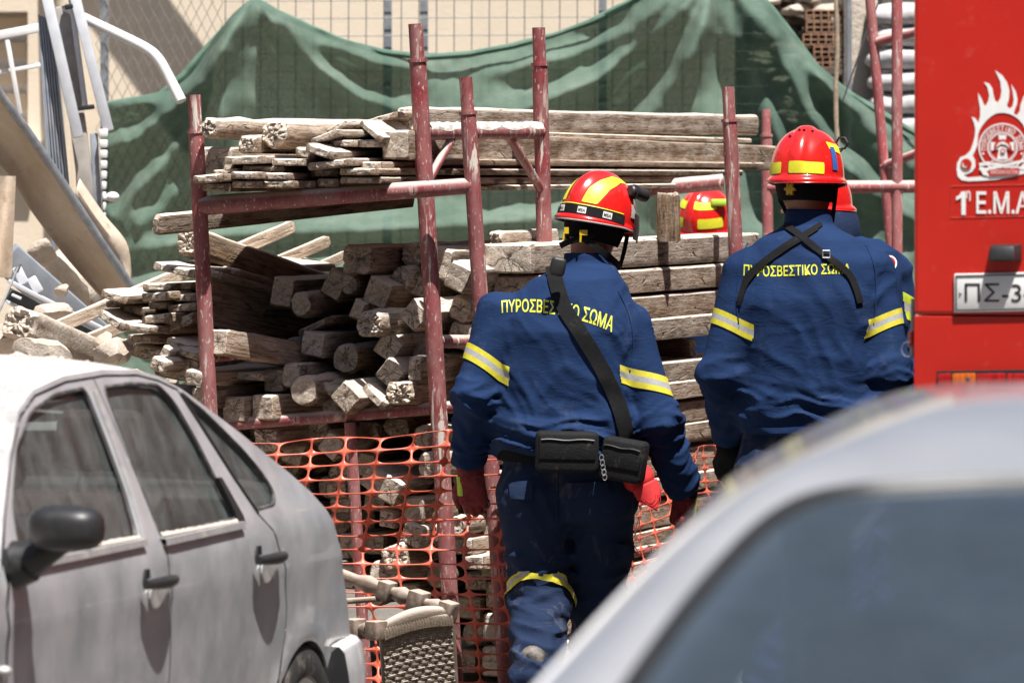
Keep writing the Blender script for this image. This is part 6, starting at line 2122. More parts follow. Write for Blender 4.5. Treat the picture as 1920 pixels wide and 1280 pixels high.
# ------------------------------------------------------------------ helmet
def helmet(par, M, cfg):
    """M: 4x4 from helmet space (x right, y forward, z up; origin in the rim plane) to world"""
    LF, LB, WW, HH = 0.140, 0.150, 0.122, 0.165
    def pt(a, e, off=0.0):
        """a: azimuth from forward (clockwise), e: elevation"""
        ce, se = max(0.0, math.cos(e)), math.sin(e)
        r_ = ce ** 0.86
        y = math.cos(a) * (LF if math.cos(a) > 0 else LB) * r_
        x = math.sin(a) * WW * r_
        z = HH * max(0, se) ** 0.92
        # raised comb along the middle
        cm = math.exp(-(x / 0.026) ** 4) * min(1, se * 3.0)
        z += 0.0; k = 1 + 0.060 * cm
        q = Vector((x * (1 + 0.02 * cm), y * k, z * (1 + 0.055 * cm)))
        n_ = Vector((x / WW ** 2, y / LB ** 2, z / HH ** 2 + 1e-4)).normalized()
        return q + n_ * off
    def W(q): return M @ q
    NA, NE = 96, 40
    V = []; Fc = []
    rows = []
    # flared rim below the dome
    rim = [(-0.022, 0.013, 0.9), (-0.016, 0.017, 1.0), (-0.008, 0.010, 1.0), (-0.003, 0.003, 1.0)]
    for (dz, fl_, _) in rim:
        row = []
        for k in range(NA):
            a = 2 * math.pi * k / NA
            b = pt(a, 0.0)
            n_ = Vector((math.sin(a) / WW, math.cos(a) / LB, 0)).normalized()
            back_ = max(0, -math.cos(a)); fr_ = max(0, math.cos(a))
            row.append(b + n_ * (fl_ * (0.5 + 0.6 * back_ + 0.5 * fr_)) + Vector((0, 0, dz * (0.75 + 0.55 * back_ + 0.2 * fr_))))
        rows.append(row)
    for j in range(NE + 1):
        e = math.pi / 2 * (j / NE) ** 1.0
        rows.append([pt(2 * math.pi * k / NA, min(e, math.pi / 2 - 1e-3)) for k in range(NA)])
    for r_ in rows: V += [W(q) for q in r_]
    for j in range(len(rows) - 1):
        for k in range(NA):
            k2 = (k + 1) % NA
            Fc.append((j * NA + k, j * NA + k2, (j + 1) * NA + k2, (j + 1) * NA + k))
    m = MB(); m.add(V, Fc)
    sh_ = m.build('helmet_shell', M_HELM, par, sharp=70)
    # rim edge
    m = MB(); m.tube([W(q) for q in rows[0]] + [W(rows[0][0])], 0.0032, 6, caps=False); m.build('rim_edge', M_GREYS if cfg.get('pale_rim') else M_HELM, sh_)
    # dark liner
    V = []; NL = 40
    for j in range(9):
        e = math.pi / 2 * j / 8
        for k in range(NL):
            q = pt(2 * math.pi * k / NL, min(e, 1.56)); V.append(W(q * 0.93 + Vector((0, 0, -0.012))))
    m = MB(); m.add(V, [(j * NL + k, j * NL + (k + 1) % NL, (j + 1) * NL + (k + 1) % NL, (j + 1) * NL + k) for j in range(8) for k in range(NL)]); m.build('liner', M_BLACKC, sh_)
    # reflective bands: quads in (azimuth, elevation)
    for poly in cfg['bands']:
        v2, f2 = panel2d([(p[0], p[1]) for p in smooth_loop([tuple(q) for q in dens([Vector(z_) for z_ in poly], 5.0)], 2)], [], 4.0, 2.0)
        o = mk('reflective_band', [W(pt(R(p.x), R(p.y), 0.0022)) for p in v2], f2, cfg.get('bandmat', M_HYEL), sh_)
        bm = bmesh.new(); bm.from_mesh(o.data)
        cen_ = W(Vector((0, 0, 0.03))) - root_of(sh_) - o.location
        for f in bm.faces:
            if f.normal.dot(f.calc_center_median() - cen_) < 0: f.normal_flip()
        bm.to_mesh(o.data); bm.free()
    for (poly, mt) in cfg.get('stickers', []):
        v2, f2 = panel2d(poly, [], 4.0, 2.0)
        mk('sticker', [W(pt(R(p.x), R(p.y), 0.0034)) for p in v2], f2, mt, sh_)
    for (a, e, r_) in cfg.get('holes', []):
        m = MB()
        c_ = pt(R(a), R(e), 0.0015); m.sphere(W(c_), r_, 10, 6); m.build('vent_hole', M_BLACKC, sh_)
    # nape band, black, and its yellow dial
    V = []
    n_ = 40
    for k in range(n_ + 1):
        a = R(70 + 220 * k / n_)
        for (z, f_) in ((-0.012, 0.86), (-0.045, 0.82), (-0.082, 0.74)):
            q = pt(a, 0.0); V.append(W(Vector((q.x * f_, q.y * f_, z))))
    m = MB(); m.add(V, [(k * 3 + j, (k + 1) * 3 + j, (k + 1) * 3 + j + 1, k * 3 + j + 1) for k in range(n_) for j in range(2)])
    o = m.build('nape_band', M_BLACKC, sh_)
    for a in cfg.get('dials', [180]):
        q = pt(R(a), 0); c_ = W(Vector((q.x * 0.84, q.y * 0.84, -0.048)))
        ax = (W(Vector((q.x, q.y, 0))) - W(Vector((0, 0, 0)))).normalized()
        m = MB()
        u_ = ax.cross(Vector((0, 0, 1))).normalized(); w_ = u_.cross(ax)
        star = [c_ + u_ * ((0.017 + 0.004 * math.cos(6 * th)) * math.cos(th)) + w_ * ((0.019 + 0.004 * math.cos(6 * th)) * math.sin(th)) for th in np.linspace(0, 2 * math.pi, 36, endpoint=False)]
        m.prism(star, ax * 0.016); m.build('adjuster_dial', M_ADJ, o, smooth=False)
    # side lamp holder
    for (a, e, kind) in cfg.get('lamps', []):
        c_ = W(pt(R(a), R(e), 0.018)); fw = (M.to_3x3() @ Vector((0, 1, 0))).normalized(); sd = (c_ - W(Vector((0, 0, 0.05)))).normalized()
        m = MB()
        if kind == 'torch':
            m.tube([c_ - fw * 0.035, c_ - fw * 0.03, c_ + fw * 0.02, c_ + fw * 0.03, c_ + fw * 0.05], [0.016, 0.021, 0.021, 0.024, 0.024], 16)
            m.ring(c_ - fw * 0.01, fw, 0.019, 0.026, 0.012)
            m.box(c_ - sd * 0.016, (0.02, 0.03, 0.02))
        else:
            up_ = (M.to_3x3() @ Vector((0, 0, 1))).normalized(); rt = fw.cross(up_)
            hexa = [c_ + rt * (0.021 * math.cos(th)) + up_ * (0.021 * math.sin(th)) for th in np.linspace(0, 2 * math.pi, 7)]
            m.tube([Vector(q) for q in hexa], 0.0045, 6, caps=False)
            m.tube([c_ - up_ * 0.02, c_ - up_ * 0.03 - sd * 0.012, c_ - sd * 0.03], 0.006, 6)
        m.build('lamp_holder', M_DARK, sh_)
    return sh_, W, pt

# ------------------------------------------------------------------ hands in gloves
def glove(par, wrist, d, palm_n, thumb, mat, curl=0.6, sc_=1.0, tips=None, cuff=None, h=0.0045, spread=0.0):
    """wrist: point, d: direction of the hand, palm_n: normal out of the back of the hand, thumb: +1/-1 side"""
    wrist = Vector(wrist); d = Vector(d).normalized(); nb = Vector(palm_n); nb = (nb - d * nb.dot(d)).normalized()
    sd = d.cross(nb).normalized() * thumb           # towards the thumb
    pts = [wrist - d * 0.03 * sc_]
    lo = wrist - Vector((0.15, 0.15, 0.2)) * sc_; hi = wrist + Vector((0.15, 0.15, 0.12)) * sc_
    fl = Field(lo, hi, h * max(1, sc_))
    k = sc_
    fl.union(fl.caps(wrist - d * 0.04 * k, wrist + d * 0.02 * k, 0.032 * k, 0.034 * k))
    for s_ in (-0.028, -0.010, 0.010, 0.028):
        fl.union(fl.caps(wrist + d * 0.015 * k + sd * s_ * 0.7 * k, wrist + d * 0.085 * k + sd * s_ * k, 0.019 * k, 0.0175 * k), 0.014 * k)
    F1 = Field(lo, hi, h * max(1, sc_))
    fin = Field(lo, hi, h * max(1, sc_))
    lens_ = [(0.029, 0.040, 0.024, 0.020, 0.0105), (0.010, 0.044, 0.028, 0.022, 0.0110), (-0.0095, 0.041, 0.026, 0.021, 0.0105), (-0.028, 0.032, 0.020, 0.018, 0.0095)]
    tippts = []
    for q, (s_, l1, l2, l3, r_) in enumerate(lens_):
        p = wrist + d * (0.088 - (0.006 if q in (0, 3) else 0)) * k + sd * s_ * k
        ang = 0.25 + curl * (0.9 + 0.08 * q)
        dirn = d.copy()
        rr = r_ * 1.12 * k
        for (ln, da) in ((l1, ang * 0.75), (l2, ang), (l3, ang * 0.8)):
            c_, s2 = math.cos(da), math.sin(da)
            dirn = (dirn * c_ - nb_rot(dirn, nb, sd) * s2).normalized()
            e = p + dirn * ln * k
            fin.union(fin.caps(p, e, rr, rr * 0.93))
            p = e; rr *= 0.93
            if ln == l2: tippts.append(p.lerp(p - dirn * ln * k, 0.4))
    fl.union(fin.D, 0.004 * k)
    # thumb from the side of the palm
    p = wrist + d * 0.025 * k + sd * 0.028 * k - nb * 0.006 * k
    d1 = (d * 0.72 + sd * 0.62 - nb * 0.30).normalized(); e = p + d1 * 0.042 * k
    fl.union(fl.caps(p, e, 0.017 * k, 0.0145 * k), 0.012 * k)
    d2 = (d * 0.92 + sd * 0.15 - nb * 0.45).normalized(); e2 = e + d2 * 0.033 * k
    fl.union(fl.caps(e, e2, 0.0140 * k, 0.0125 * k), 0.004)
    d3 = (d * 0.95 - sd * 0.05 - nb * 0.5).normalized()
    fl.union(fl.caps(e2, e2 + d3 * 0.022 * k, 0.0125 * k, 0.0105 * k), 0.003)
    o = field_obj(fl, 'glove', mat, par, 1)
    if tips:
        for p in tippts:
            m = MB(); m.sphere(p, 0.0135 * k, 12, 8)
            for i, v_ in enumerate(m.v):
                q = Vector(v_); m.v[i] = tuple(q + (q - p) * 0.35 * mnoise.noise(q * 130))
            m.build('fingertip', tips, o)
    if cuff:
        m = MB(); m.tube([wrist - d * 0.06 * k, wrist - d * 0.03 * k, wrist + d * 0.012 * k], [0.046 * k, 0.043 * k, 0.040 * k], 18, caps=False); m.build('cuff', cuff[0], o)
        if len(cuff) > 1:
            m = MB(); m.tube([wrist + d * 0.012 * k + sd * 0.024 * k + nb * 0.004, wrist + d * 0.07 * k + sd * 0.03 * k + nb * 0.004], [0.020 * k, 0.016 * k], 10); m.build('cuff_tab', cuff[1], o)
    return o
def nb_rot(dirn, nb, sd):
    """out-of-back direction at the current finger joint"""
    q = nb - dirn * nb.dot(dirn)
    if q.length < 0.15: q = dirn.cross(sd) if dirn.cross(sd).dot(nb) > 0 else sd.cross(dirn)
    # keep turning the same way once past the palm
    r_ = sd.cross(dirn)
    return (r_ if getattr(nb_rot, 'flip', 1) > 0 else -r_).normalized()

def rot(yaw, pitch=0, roll=0):
    """x right, y forward, z up; yaw clockwise from world +Y, pitch positive nods forward"""
    return (Matrix.Rotation(-yaw, 3, 'Z') @ Matrix.Rotation(-pitch, 3, 'X') @ Matrix.Rotation(roll, 3, 'Y'))

def head_field(fl, c, Mh, k=1.0, face=True):
    """c: centre of the skull; Mh: 3x3 (columns right, forward, up)"""
    ax = [Mh.col[0], Mh.col[1], Mh.col[2]]
    rows = [tuple(ax[0]), tuple(ax[1]), tuple(ax[2])]
    def L(x, y, z): return c + ax[0] * x + ax[1] * y + ax[2] * z
    fl.union(fl.ell(L(0, -0.008, 0.02), (0.076, 0.095, 0.10), rows), 0.02)
    fl.union(fl.ell(L(0, 0.030, -0.045), (0.060, 0.062, 0.075), rows), 0.03)
    fl.union(fl.caps(L(-0.045, 0.0, -0.06), L(-0.012, 0.075, -0.105), 0.026, 0.021), 0.025)
    fl.union(fl.caps(L(0.045, 0.0, -0.06), L(0.012, 0.075, -0.105), 0.026, 0.021), 0.025)
    fl.union(fl.caps(L(-0.035, 0.078, 0.012), L(0.035, 0.078, 0.012), 0.014, 0.014), 0.015)     # brow
    fl.union(fl.caps(L(0, 0.088, 0.005), L(0, 0.108, -0.034), 0.008, 0.013), 0.010)              # nose
    fl.union(fl.caps(L(-0.020, 0.090, -0.068), L(0.020, 0.090, -0.068), 0.008, 0.008), 0.008)    # lips
    fl.union(fl.caps(L(-0.018, 0.088, -0.080), L(0.018, 0.088, -0.080), 0.008, 0.008), 0.008)
    for s_ in (-1, 1):
        fl.D = np.maximum(fl.D, -(fl.ell(L(s_ * 0.032, 0.099, -0.010), (0.017, 0.014, 0.010), rows)))   # eye sockets
        fl.union(fl.ell(L(s_ * 0.031, 0.080, -0.011), (0.012, 0.012, 0.009), rows), 0.002)
        fl.union(fl.ell(L(s_ * 0.080, -0.006, -0.020), (0.010, 0.020, 0.032), rows), 0.006)             # ears
    return L
# ================================================================== the figures
nb_rot.flip = 1
def V3(p): return np.array([p.x, p.y, p.z])
def folds(fl, d0, regions, r=0.035):
    """add creases to a field near its surface; regions: (weight array, axis, f_along, f_perp, amp, seed)"""
    nr = np.abs(fl.D) < r
    x, y, z = fl.X[nr], fl.Y[nr], fl.Z[nr]
    add = np.zeros(x.shape)
    for (wf, axis, fa, fp_, amp, seed, sharp) in regions:
        wgt = wf(x, y, z)
        sel = wgt > 0.02
        if not sel.any(): continue
        xs, ys, zs = x[sel], y[sel], z[sel]
        a = np.array(axis, float); a /= np.linalg.norm(a)
        b = np.cross(a, [0.31, 0.87, 0.38]); b /= np.linalg.norm(b); c_ = np.cross(a, b)
        A_ = xs * a[0] + ys * a[1] + zs * a[2]; B_ = xs * b[0] + ys * b[1] + zs * b[2]; C_ = xs * c_[0] + ys * c_[1] + zs * c_[2]
        wp = pnoise(B_ * 7 + seed, C_ * 7, A_ * 4) * 0.9
        n1 = pnoise(A_ * fa + wp * 1.4 + seed, B_ * fp_, C_ * fp_ + seed)
        n2 = pnoise(A_ * fa * 1.9 + wp * 2 + seed * 2, B_ * fp_ * 1.6, C_ * fp_ * 1.6)
        q = np.zeros(x.shape)
        q[sel] = wgt[sel] * amp * (ridge(n1, sharp) * 1.0 + 0.45 * ridge(n2, sharp) - 0.45)
        add += q
    D = fl.D.copy(); D[nr] -= add; fl.D = D

def fireman(cfg):
    g_ = cfg
    D0 = g_['D']; h = g_.get('h', 0.0068)
    yaw = R(g_['yaw'])
    J = {k: P(v_[0], v_[1], D0 + v_[2]) for k, v_ in g_['J'].items()}
    root = thing('person', (J['pelvis'].x, D0, 0), g_['label'], 'person', g_.get('group'))
    # ---------------------------------------------------------------- body: one continuous surface
    allp = np.array([V3(p) for p in J.values()])
    lo = allp.min(0) - 0.16; hi = allp.max(0) + 0.2; lo[2] = -0.02
    Mh = rot(R(g_['head'][0]), R(g_['head'][1]), R(g_['head'][2]))
    fb = Field(lo, hi, g_.get('hb', 0.011))
    hc = J['head']
    head_field(fb, hc, Mh)
    fb.union(fb.caps(J['neck'] - Vector((0, 0, 0.05)), hc - Mh.col[2] * 0.05 - Mh.col[1] * 0.012, 0.062, 0.058), 0.03)
    ts = Vector((J['neck'].x, J['neck'].y, J['neck'].z - 0.04))
    fb.union(fb.caps(J['pelvis'], ts - Vector((0, 0, 0.12)), 0.105, 0.115), 0.04)
    for s_ in 'lr':
        fb.union(fb.caps(ts - Vector((0, 0, 0.05)), J['sh_' + s_], 0.06, 0.05), 0.04)
        fb.union(fb.caps(J['sh_' + s_], J['el_' + s_], 0.048, 0.038), 0.03)
        fb.union(fb.caps(J['el_' + s_], J['wr_' + s_], 0.036, 0.026), 0.02)
        fb.union(fb.caps(J['wr_' + s_], J['wr_' + s_] + (J['wr_' + s_] - J['el_' + s_]).normalized() * 0.06, 0.026, 0.02), 0.02)
        fb.union(fb.caps(J['pelvis'], J['hip_' + s_], 0.09, 0.085), 0.03)
        fb.union(fb.caps(J['hip_' + s_], J['kn_' + s_], 0.082, 0.055), 0.03)
        fb.union(fb.caps(J['kn_' + s_], J['an_' + s_], 0.054, 0.038), 0.02)
    body = field_obj(fb, 'body', M_SKIN, root, 1)
    # ---------------------------------------------------------------- jacket
    tr = g_['torso']      # rows of (left px, right px, y px, depth half, dy)
    rows = []
    for (xl, xr, y, dp, dy) in tr[::-1]:
        a = P(xl, y, D0 + dy); b = P(xr, y, D0 + dy)
        rows.append((V3((a + b) / 2), (b - a).length / 2, dp))
    sl = [V3(J[k]) for k in ('sh_l', 'el_l', 'wr_l', 'sh_r', 'el_r', 'wr_r')]
    pts = np.array([r_[0] for r_ in rows] + sl)
    lo = pts.min(0) - 0.17; hi = pts.max(0) + 0.17
    wmax = max(r_[1] for r_ in rows)
    cx = rows[len(rows) // 2][0][0]
    lo[0] = min(lo[0], cx - wmax - 0.06); hi[0] = max(hi[0], cx + wmax + 0.06)
    lo[2] = rows[0][0][2] - 0.05 if rows[0][0][2] < min(s_[2] for s_ in sl) else min(s_[2] for s_ in sl) - 0.08
    fj = Field(lo, hi, h)
    fj.union(fj.loft(rows, yaw))
    ra, re, rw = g_['arm']
    for s_ in 'lr':
        sh, el, wr = J['sh_' + s_], J['el_' + s_], J['wr_' + s_]
        dn = (wr - el).normalized()
        arm = Field.__new__(Field); arm.__dict__.update(fj.__dict__); arm.D = np.full(fj.X.shape, 9.0)
        arm.union(arm.caps(sh, el, ra, re)); arm.union(arm.caps(el, wr, re * 1.02, rw), 0.03)
        arm.D = np.maximum(arm.D, (fj.X - wr.x) * dn.x + (fj.Y - wr.y) * dn.y + (fj.Z - wr.z) * dn.z)
        fj.union(arm.D, 0.035)
    # stand-up collar
    ctop = J['collar']
    cb = J['neck']
    crow = [(V3(cb - Vector((0, 0, 0.10))), 0.105, 0.095), (V3(cb - Vector((0, 0, 0.03))), 0.083, 0.080), (V3(ctop), g_.get('collar_w', 0.080), g_.get('collar_w', 0.080) * 0.98)]
    fj.union(fj.loft(crow, yaw, 2.0), 0.03)
    zh = rows[0][0][2]; zn = rows[-1][0][2]
    def axis(a, b): return V3(b - a)
    def wseg(a, b, rad, e0=0.0, e1=1.0):
        a_ = V3(a); ab = V3(b) - a_; L2 = ab @ ab
        def f(x, y, z):
            t_ = ((x - a_[0]) * ab[0] + (y - a_[1]) * ab[1] + (z - a_[2]) * ab[2]) / L2
            tc = np.clip(t_, 0, 1)
            d = np.sqrt((x - a_[0] - ab[0] * tc) ** 2 + (y - a_[1] - ab[1] * tc) ** 2 + (z - a_[2] - ab[2] * tc) ** 2)
            return np.clip((rad + 0.05 - d) / 0.04, 0, 1) * np.clip((t_ - e0) / 0.15 + 0.5, 0, 1) * np.clip((e1 - t_) / 0.15 + 0.5, 0, 1)
        return f
    def wtor(z0, z1, soft=0.10):
        def f(x, y, z):
            w_ = np.clip((z - z0) / soft + 0.5, 0, 1) * np.clip((z1 - z) / soft + 0.5, 0, 1)
            for s_ in 'lr':
                w_ = w_ * (1 - wseg(J['sh_' + s_], J['el_' + s_], ra * 0.9)(x, y, z)) * (1 - wseg(J['el_' + s_], J['wr_' + s_], re * 0.9)(x, y, z))
            return w_
        return f
    A_ = g_.get('fold', 1.0)
    regs = [(wtor(zh, zh + 0.17), (0.12, 0.0, 1), 15, 3.2, 0.022 * A_, 3.1 + g_['seed'], 1.0),
            (wtor(zh + 0.10, zn - 0.06), (0.75, 0.1, 0.65), 9, 2.6, 0.009 * A_, 7.7 + g_['seed'], 0.9),
            (wtor(zh + 0.05, zn), (-0.6, 0.1, 0.8), 6, 2.0, 0.007 * A_, 17.7 + g_['seed'], 0.8)]
    for s_ in 'lr':
        sh, el, wr = J['sh_' + s_], J['el_' + s_], J['wr_' + s_]
        a1 = axis(sh, el); a2 = axis(el, wr)
        a1 = a1 / np.linalg.norm(a1); a2 = a2 / np.linalg.norm(a2)
        regs.append((wseg(sh, el, ra, 0.85, 1.2), a1 + np.array([0.25, 0, 0.1]), 17, 5, 0.013 * A_, 1.3 + g_['seed'], 1.0))
        regs.append((wseg(sh, el, ra, -0.2, 0.4), a1 + np.array([0.5, 0, 0.2]), 10, 4, 0.006 * A_, 21.3 + g_['seed'], 1.0))
        regs.append((wseg(el, wr, re, -0.1, 1.0), a2 + np.array([-0.25, 0, 0.15]), 18, 5, 0.015 * A_, 5.9 + g_['seed'], 1.0))
    folds(fj, None, regs)
    jk = field_obj(fj, 'jacket', M_JACK, root, 1)
    # ---------------------------------------------------------------- trousers
    hipz = J['pelvis'].z
    prow = [(V3(J['pelvis'] + Vector((0, 0, -0.13))), 0.150, 0.115), (V3(J['pelvis'] + Vector((0, 0, -0.03))), g_['hipw'], 0.135), (V3(J['pelvis'] + Vector((0, 0, 0.08))), g_['hipw'] * 0.97, 0.125), (V3(J['pelvis'] + Vector((0, 0, 0.19))), g_['hipw'] * 0.86, 0.11)]
    lp = np.array([V3(J[k]) for k in ('pelvis', 'kn_l', 'kn_r', 'an_l', 'an_r', 'hip_l', 'hip_r')])
    lo = lp.min(0) - 0.19; hi = lp.max(0) + 0.2; lo[2] = max(0.02, lp.min(0)[2] - 0.08)
    ft = Field(lo, hi, h * 1.15)
    ft.union(ft.loft(prow, yaw, 2.2))
    th0, th1, kn0, an0 = g_['leg']
    for s_ in 'lr':
        hp, kn, an = J['hip_' + s_], J['kn_' + s_], J['an_' + s_]
        ft.union(ft.caps(hp, kn, th0, kn0), 0.035)
        ft.union(ft.caps(kn, an, kn0 * 1.0, an0), 0.03)
    ft.D = np.maximum(ft.D, (min(J['an_l'].z, J['an_r'].z) - 0.03) - ft.Z)
    regs = []
    for s_ in 'lr':
        hp, kn, an = J['hip_' + s_], J['kn_' + s_], J['an_' + s_]
        sg = 1 if s_ == 'l' else -1
        regs.append((wseg(hp, kn, th0, -0.1, 0.55), (0.5 * sg, 0.1, 0.85), 10, 3.2, 0.014 * A_, 2.3 + g_['seed'], 1.0))
        regs.append((wseg(hp, kn, th0, 0.5, 1.2), (0.25 * sg, 0.2, 1), 14, 4, 0.015 * A_, 12.3 + g_['seed'], 1.0))
        regs.append((wseg(kn, an, kn0, 0.0, 1.2), (0.35 * sg, 0.2, 1), 13, 4, 0.018 * A_, 8.3 + g_['seed'], 1.0))
    folds(ft, None, regs)
    tro = field_obj(ft, 'trousers', M_TROU, root, 1)
    # boots
    for s_ in 'lr':
        an = J['an_' + s_]; fd = Matrix.Rotation(-yaw, 3, 'Z') @ Vector((0, 1, 0))
        tip = J.get('toe_' + s_) or (Vector((an.x, an.y, 0.035)) + fd * 0.17)
        heel = Vector((an.x, an.y, max(0.04, an.z - 0.09))) - fd * 0.035
        if ('toe_' + s_) in J: heel = an - Vector((0, 0, 0.085)) - fd * 0.02
        fbt = Field([min(an.x, tip.x) - 0.12, min(an.y, tip.y) - 0.14, -0.02], [max(an.x, tip.x) + 0.12, max(an.y, tip.y) + 0.14, an.z + 0.12], 0.009)
        fbt.union(fbt.caps(an + Vector((0, 0, 0.06)), an - Vector((0, 0, 0.03)), 0.058, 0.052))
        fbt.union(fbt.caps(heel, tip, 0.042, 0.040), 0.04)
        fbt.union(fbt.caps(an - Vector((0, 0, 0.03)), heel, 0.05, 0.042), 0.03)
        fbt.D = np.maximum(fbt.D, 0.004 - fbt.Z)
        field_obj(fbt, 'boot', M_BOOT, root, 1)
    return dict(root=root, J=J, body=body, jacket=jk, trousers=tro, Mh=Mh, yaw=yaw)

def loop_knee_band(per, s_, f0, f1):
    J = per['J']
    return sleeve_band(per['trousers'], J['kn_' + s_], J['an_' + s_], f0, f1, 0.13, per['root'], 0.004)

# ---------------------------------------------------------------- first fireman
f1 = fireman(dict(D=20.0, yaw=8, seed=0.0, h=0.0066, hb=0.010, label='fireman in MSA banded red helmet, striding past with dangling red gloves', group='firemen in navy uniforms',
    J=dict(pelvis=(1065, 905, 0.0), neck=(1098, 505, 0.05), collar=(1100, 474, 0.06), head=(1112, 432, 0.10),
           sh_l=(934, 590, 0.02), el_l=(888, 742, -0.03), wr_l=(876, 868, 0.06),
           sh_r=(1180, 618, 0.0), el_r=(1234, 786, -0.05), wr_r=(1284, 920, 0.08),
           hip_l=(1006, 930, 0.0), hip_r=(1126, 930, 0.0), kn_l=(1012, 1118, 0.02), kn_r=(1118, 1120, 0.16), an_l=(1004, 1268, -0.22), an_r=(1120, 1278, 0.30), toe_l=(1012, 1318, -0.02)),
    torso=[(1052, 1152, 500, 0.085, 0.05), (1000, 1165, 522, 0.115, 0.04), (955, 1182, 560, 0.135, 0.03), (930, 1192, 620, 0.150, 0.0), (926, 1190, 690, 0.155, 0.0), (926, 1188, 760, 0.155, 0.0), (924, 1194, 815, 0.165, -0.01), (930, 1194, 848, 0.160, -0.01), (944, 1190, 866, 0.14, 0.0)],
    arm=(0.078, 0.069, 0.058), hipw=0.236, leg=(0.132, 0.10, 0.098, 0.086), head=(42, 14, 3)))
# ---------------------------------------------------------------- second fireman
f2 = fireman(dict(D=19.3, yaw=6, seed=31.0, h=0.0070, hb=0.011, fold=0.8, label='tall fireman with crossed black straps seen from behind', group='firemen in navy uniforms',
    J=dict(pelvis=(1512, 860, 0.0), neck=(1516, 425, 0.03), collar=(1516, 392, 0.04), head=(1514, 352, 0.07),
           sh_l=(1398, 512, 0.02), el_l=(1352, 700, -0.02), wr_l=(1368, 822, 0.10),
           sh_r=(1636, 512, 0.02), el_r=(1668, 700, -0.04), wr_r=(1690, 836, 0.08),
           hip_l=(1448, 880, 0.0), hip_r=(1576, 880, 0.0), kn_l=(1446, 1110, 0.05), kn_r=(1584, 1110, 0.0), an_l=(1442, 1318, 0.0), an_r=(1592, 1318, -0.05)),
    torso=[(1462, 1570, 428, 0.09, 0.03), (1420, 1612, 450, 0.12, 0.03), (1388, 1646, 492, 0.14, 0.02), (1374, 1650, 560, 0.155, 0.0), (1376, 1642, 640, 0.155, 0.0), (1380, 1640, 720, 0.15, 0.0), (1384, 1648, 780, 0.155, 0.0), (1390, 1652, 812, 0.15, 0.0)],
    arm=(0.077, 0.071, 0.058), hipw=0.225, leg=(0.118, 0.098, 0.090, 0.084), head=(14, 4, 0)))
# ---------------------------------------------------------------- third fireman, facing us, half hidden
f3 = fireman(dict(D=22.3, yaw=200, seed=57.0, h=0.010, hb=0.0075, fold=0.9, label='fireman half hidden behind the tall one, face in shade under goggles', group='firemen in navy uniforms',
    J=dict(pelvis=(1625, 850, 0.0), neck=(1580, 458, 0.0), collar=(1578, 446, 0.0), head=(1534, 404, -0.02),
           sh_l=(1672, 515, 0.03), el_l=(1702, 650, 0.06), wr_l=(1712, 780, 0.0),
           sh_r=(1520, 515, 0.0), el_r=(1500, 660, 0.05), wr_r=(1510, 780, -0.05),
           hip_l=(1670, 870, 0.0), hip_r=(1585, 870, 0.0), kn_l=(1672, 1070, 0.0), kn_r=(1585, 1070, 0.0), an_l=(1672, 1255, 0.0), an_r=(1585, 1255, 0.0)),
    torso=[(1552, 1650, 448, 0.085, 0.0), (1530, 1680, 470, 0.11, 0.0), (1515, 1692, 520, 0.135, 0.0), (1512, 1700, 600, 0.14, 0.0), (1515, 1700, 700, 0.14, 0.0), (1520, 1700, 810, 0.14, 0.0)],
    arm=(0.080, 0.074, 0.06), hipw=0.20, leg=(0.11, 0.09, 0.085, 0.08), head=(236, 2, 0)))
# ---------------------------------------------------------------- fourth fireman behind the beams: only his helmet shows
f4 = fireman(dict(D=25.5, yaw=190, seed=83.0, h=0.016, hb=0.014, fold=0.9, label='fireman behind the right beam stack, only his helmet shows', group='firemen in navy uniforms',
    J=dict(pelvis=(1322, 740, 0.0), neck=(1322, 492, 0.0), collar=(1322, 478, 0.0), head=(1322, 432, 0.0),
           sh_l=(1392, 530, 0.0), el_l=(1412, 640, 0.05), wr_l=(1400, 750, 0.0), sh_r=(1252, 530, 0.0), el_r=(1232, 640, 0.05), wr_r=(1240, 750, 0.0),
           hip_l=(1355, 760, 0.0), hip_r=(1290, 760, 0.0), kn_l=(1356, 910, 0.0), kn_r=(1288, 910, 0.0), an_l=(1356, 1065, 0.0), an_r=(1288, 1065, 0.0)),
    torso=[(1285, 1360, 490, 0.085, 0.0), (1262, 1382, 510, 0.12, 0.0), (1250, 1396, 560, 0.14, 0.0), (1252, 1394, 640, 0.14, 0.0), (1256, 1390, 715, 0.13, 0.0)],
    arm=(0.08, 0.074, 0.06), hipw=0.2, leg=(0.11, 0.09, 0.085, 0.08), head=(215, 14, 0)))

def hmat(x, y, D, yaw, pitch, roll, s=1.0):
    M = (rot(R(yaw), R(pitch), R(roll)) @ Matrix.Scale(s, 3)).to_4x4()
    M.translation = P(x, y, D)
    return M
BR = lambda a0, a1, e0, e1: [(a0, e0), (a1, e0), (a1, e1), (a0, e1)]
# helmet 1: two long bands beside the comb, goggle strap with labels
h1, W1, pt1 = helmet(f1['root'], hmat(1121, 414, 20.10, 42, 13, 4, 1.02), dict(
    bands=[[(198, 13), (219, 13), (234, 42), (250, 62), (232, 68), (212, 56), (201, 34)], [(163, 12), (138, 12), (122, 36), (98, 54), (66, 58), (84, 68), (118, 66), (143, 50), (158, 32)]],
    stickers=[([(78, 8), (64, 8), (64, 24), (78, 24)], M_GREYS)],
    holes=[], dials=[], lamps=[(66, 40, 'torch')], pale_rim=True))
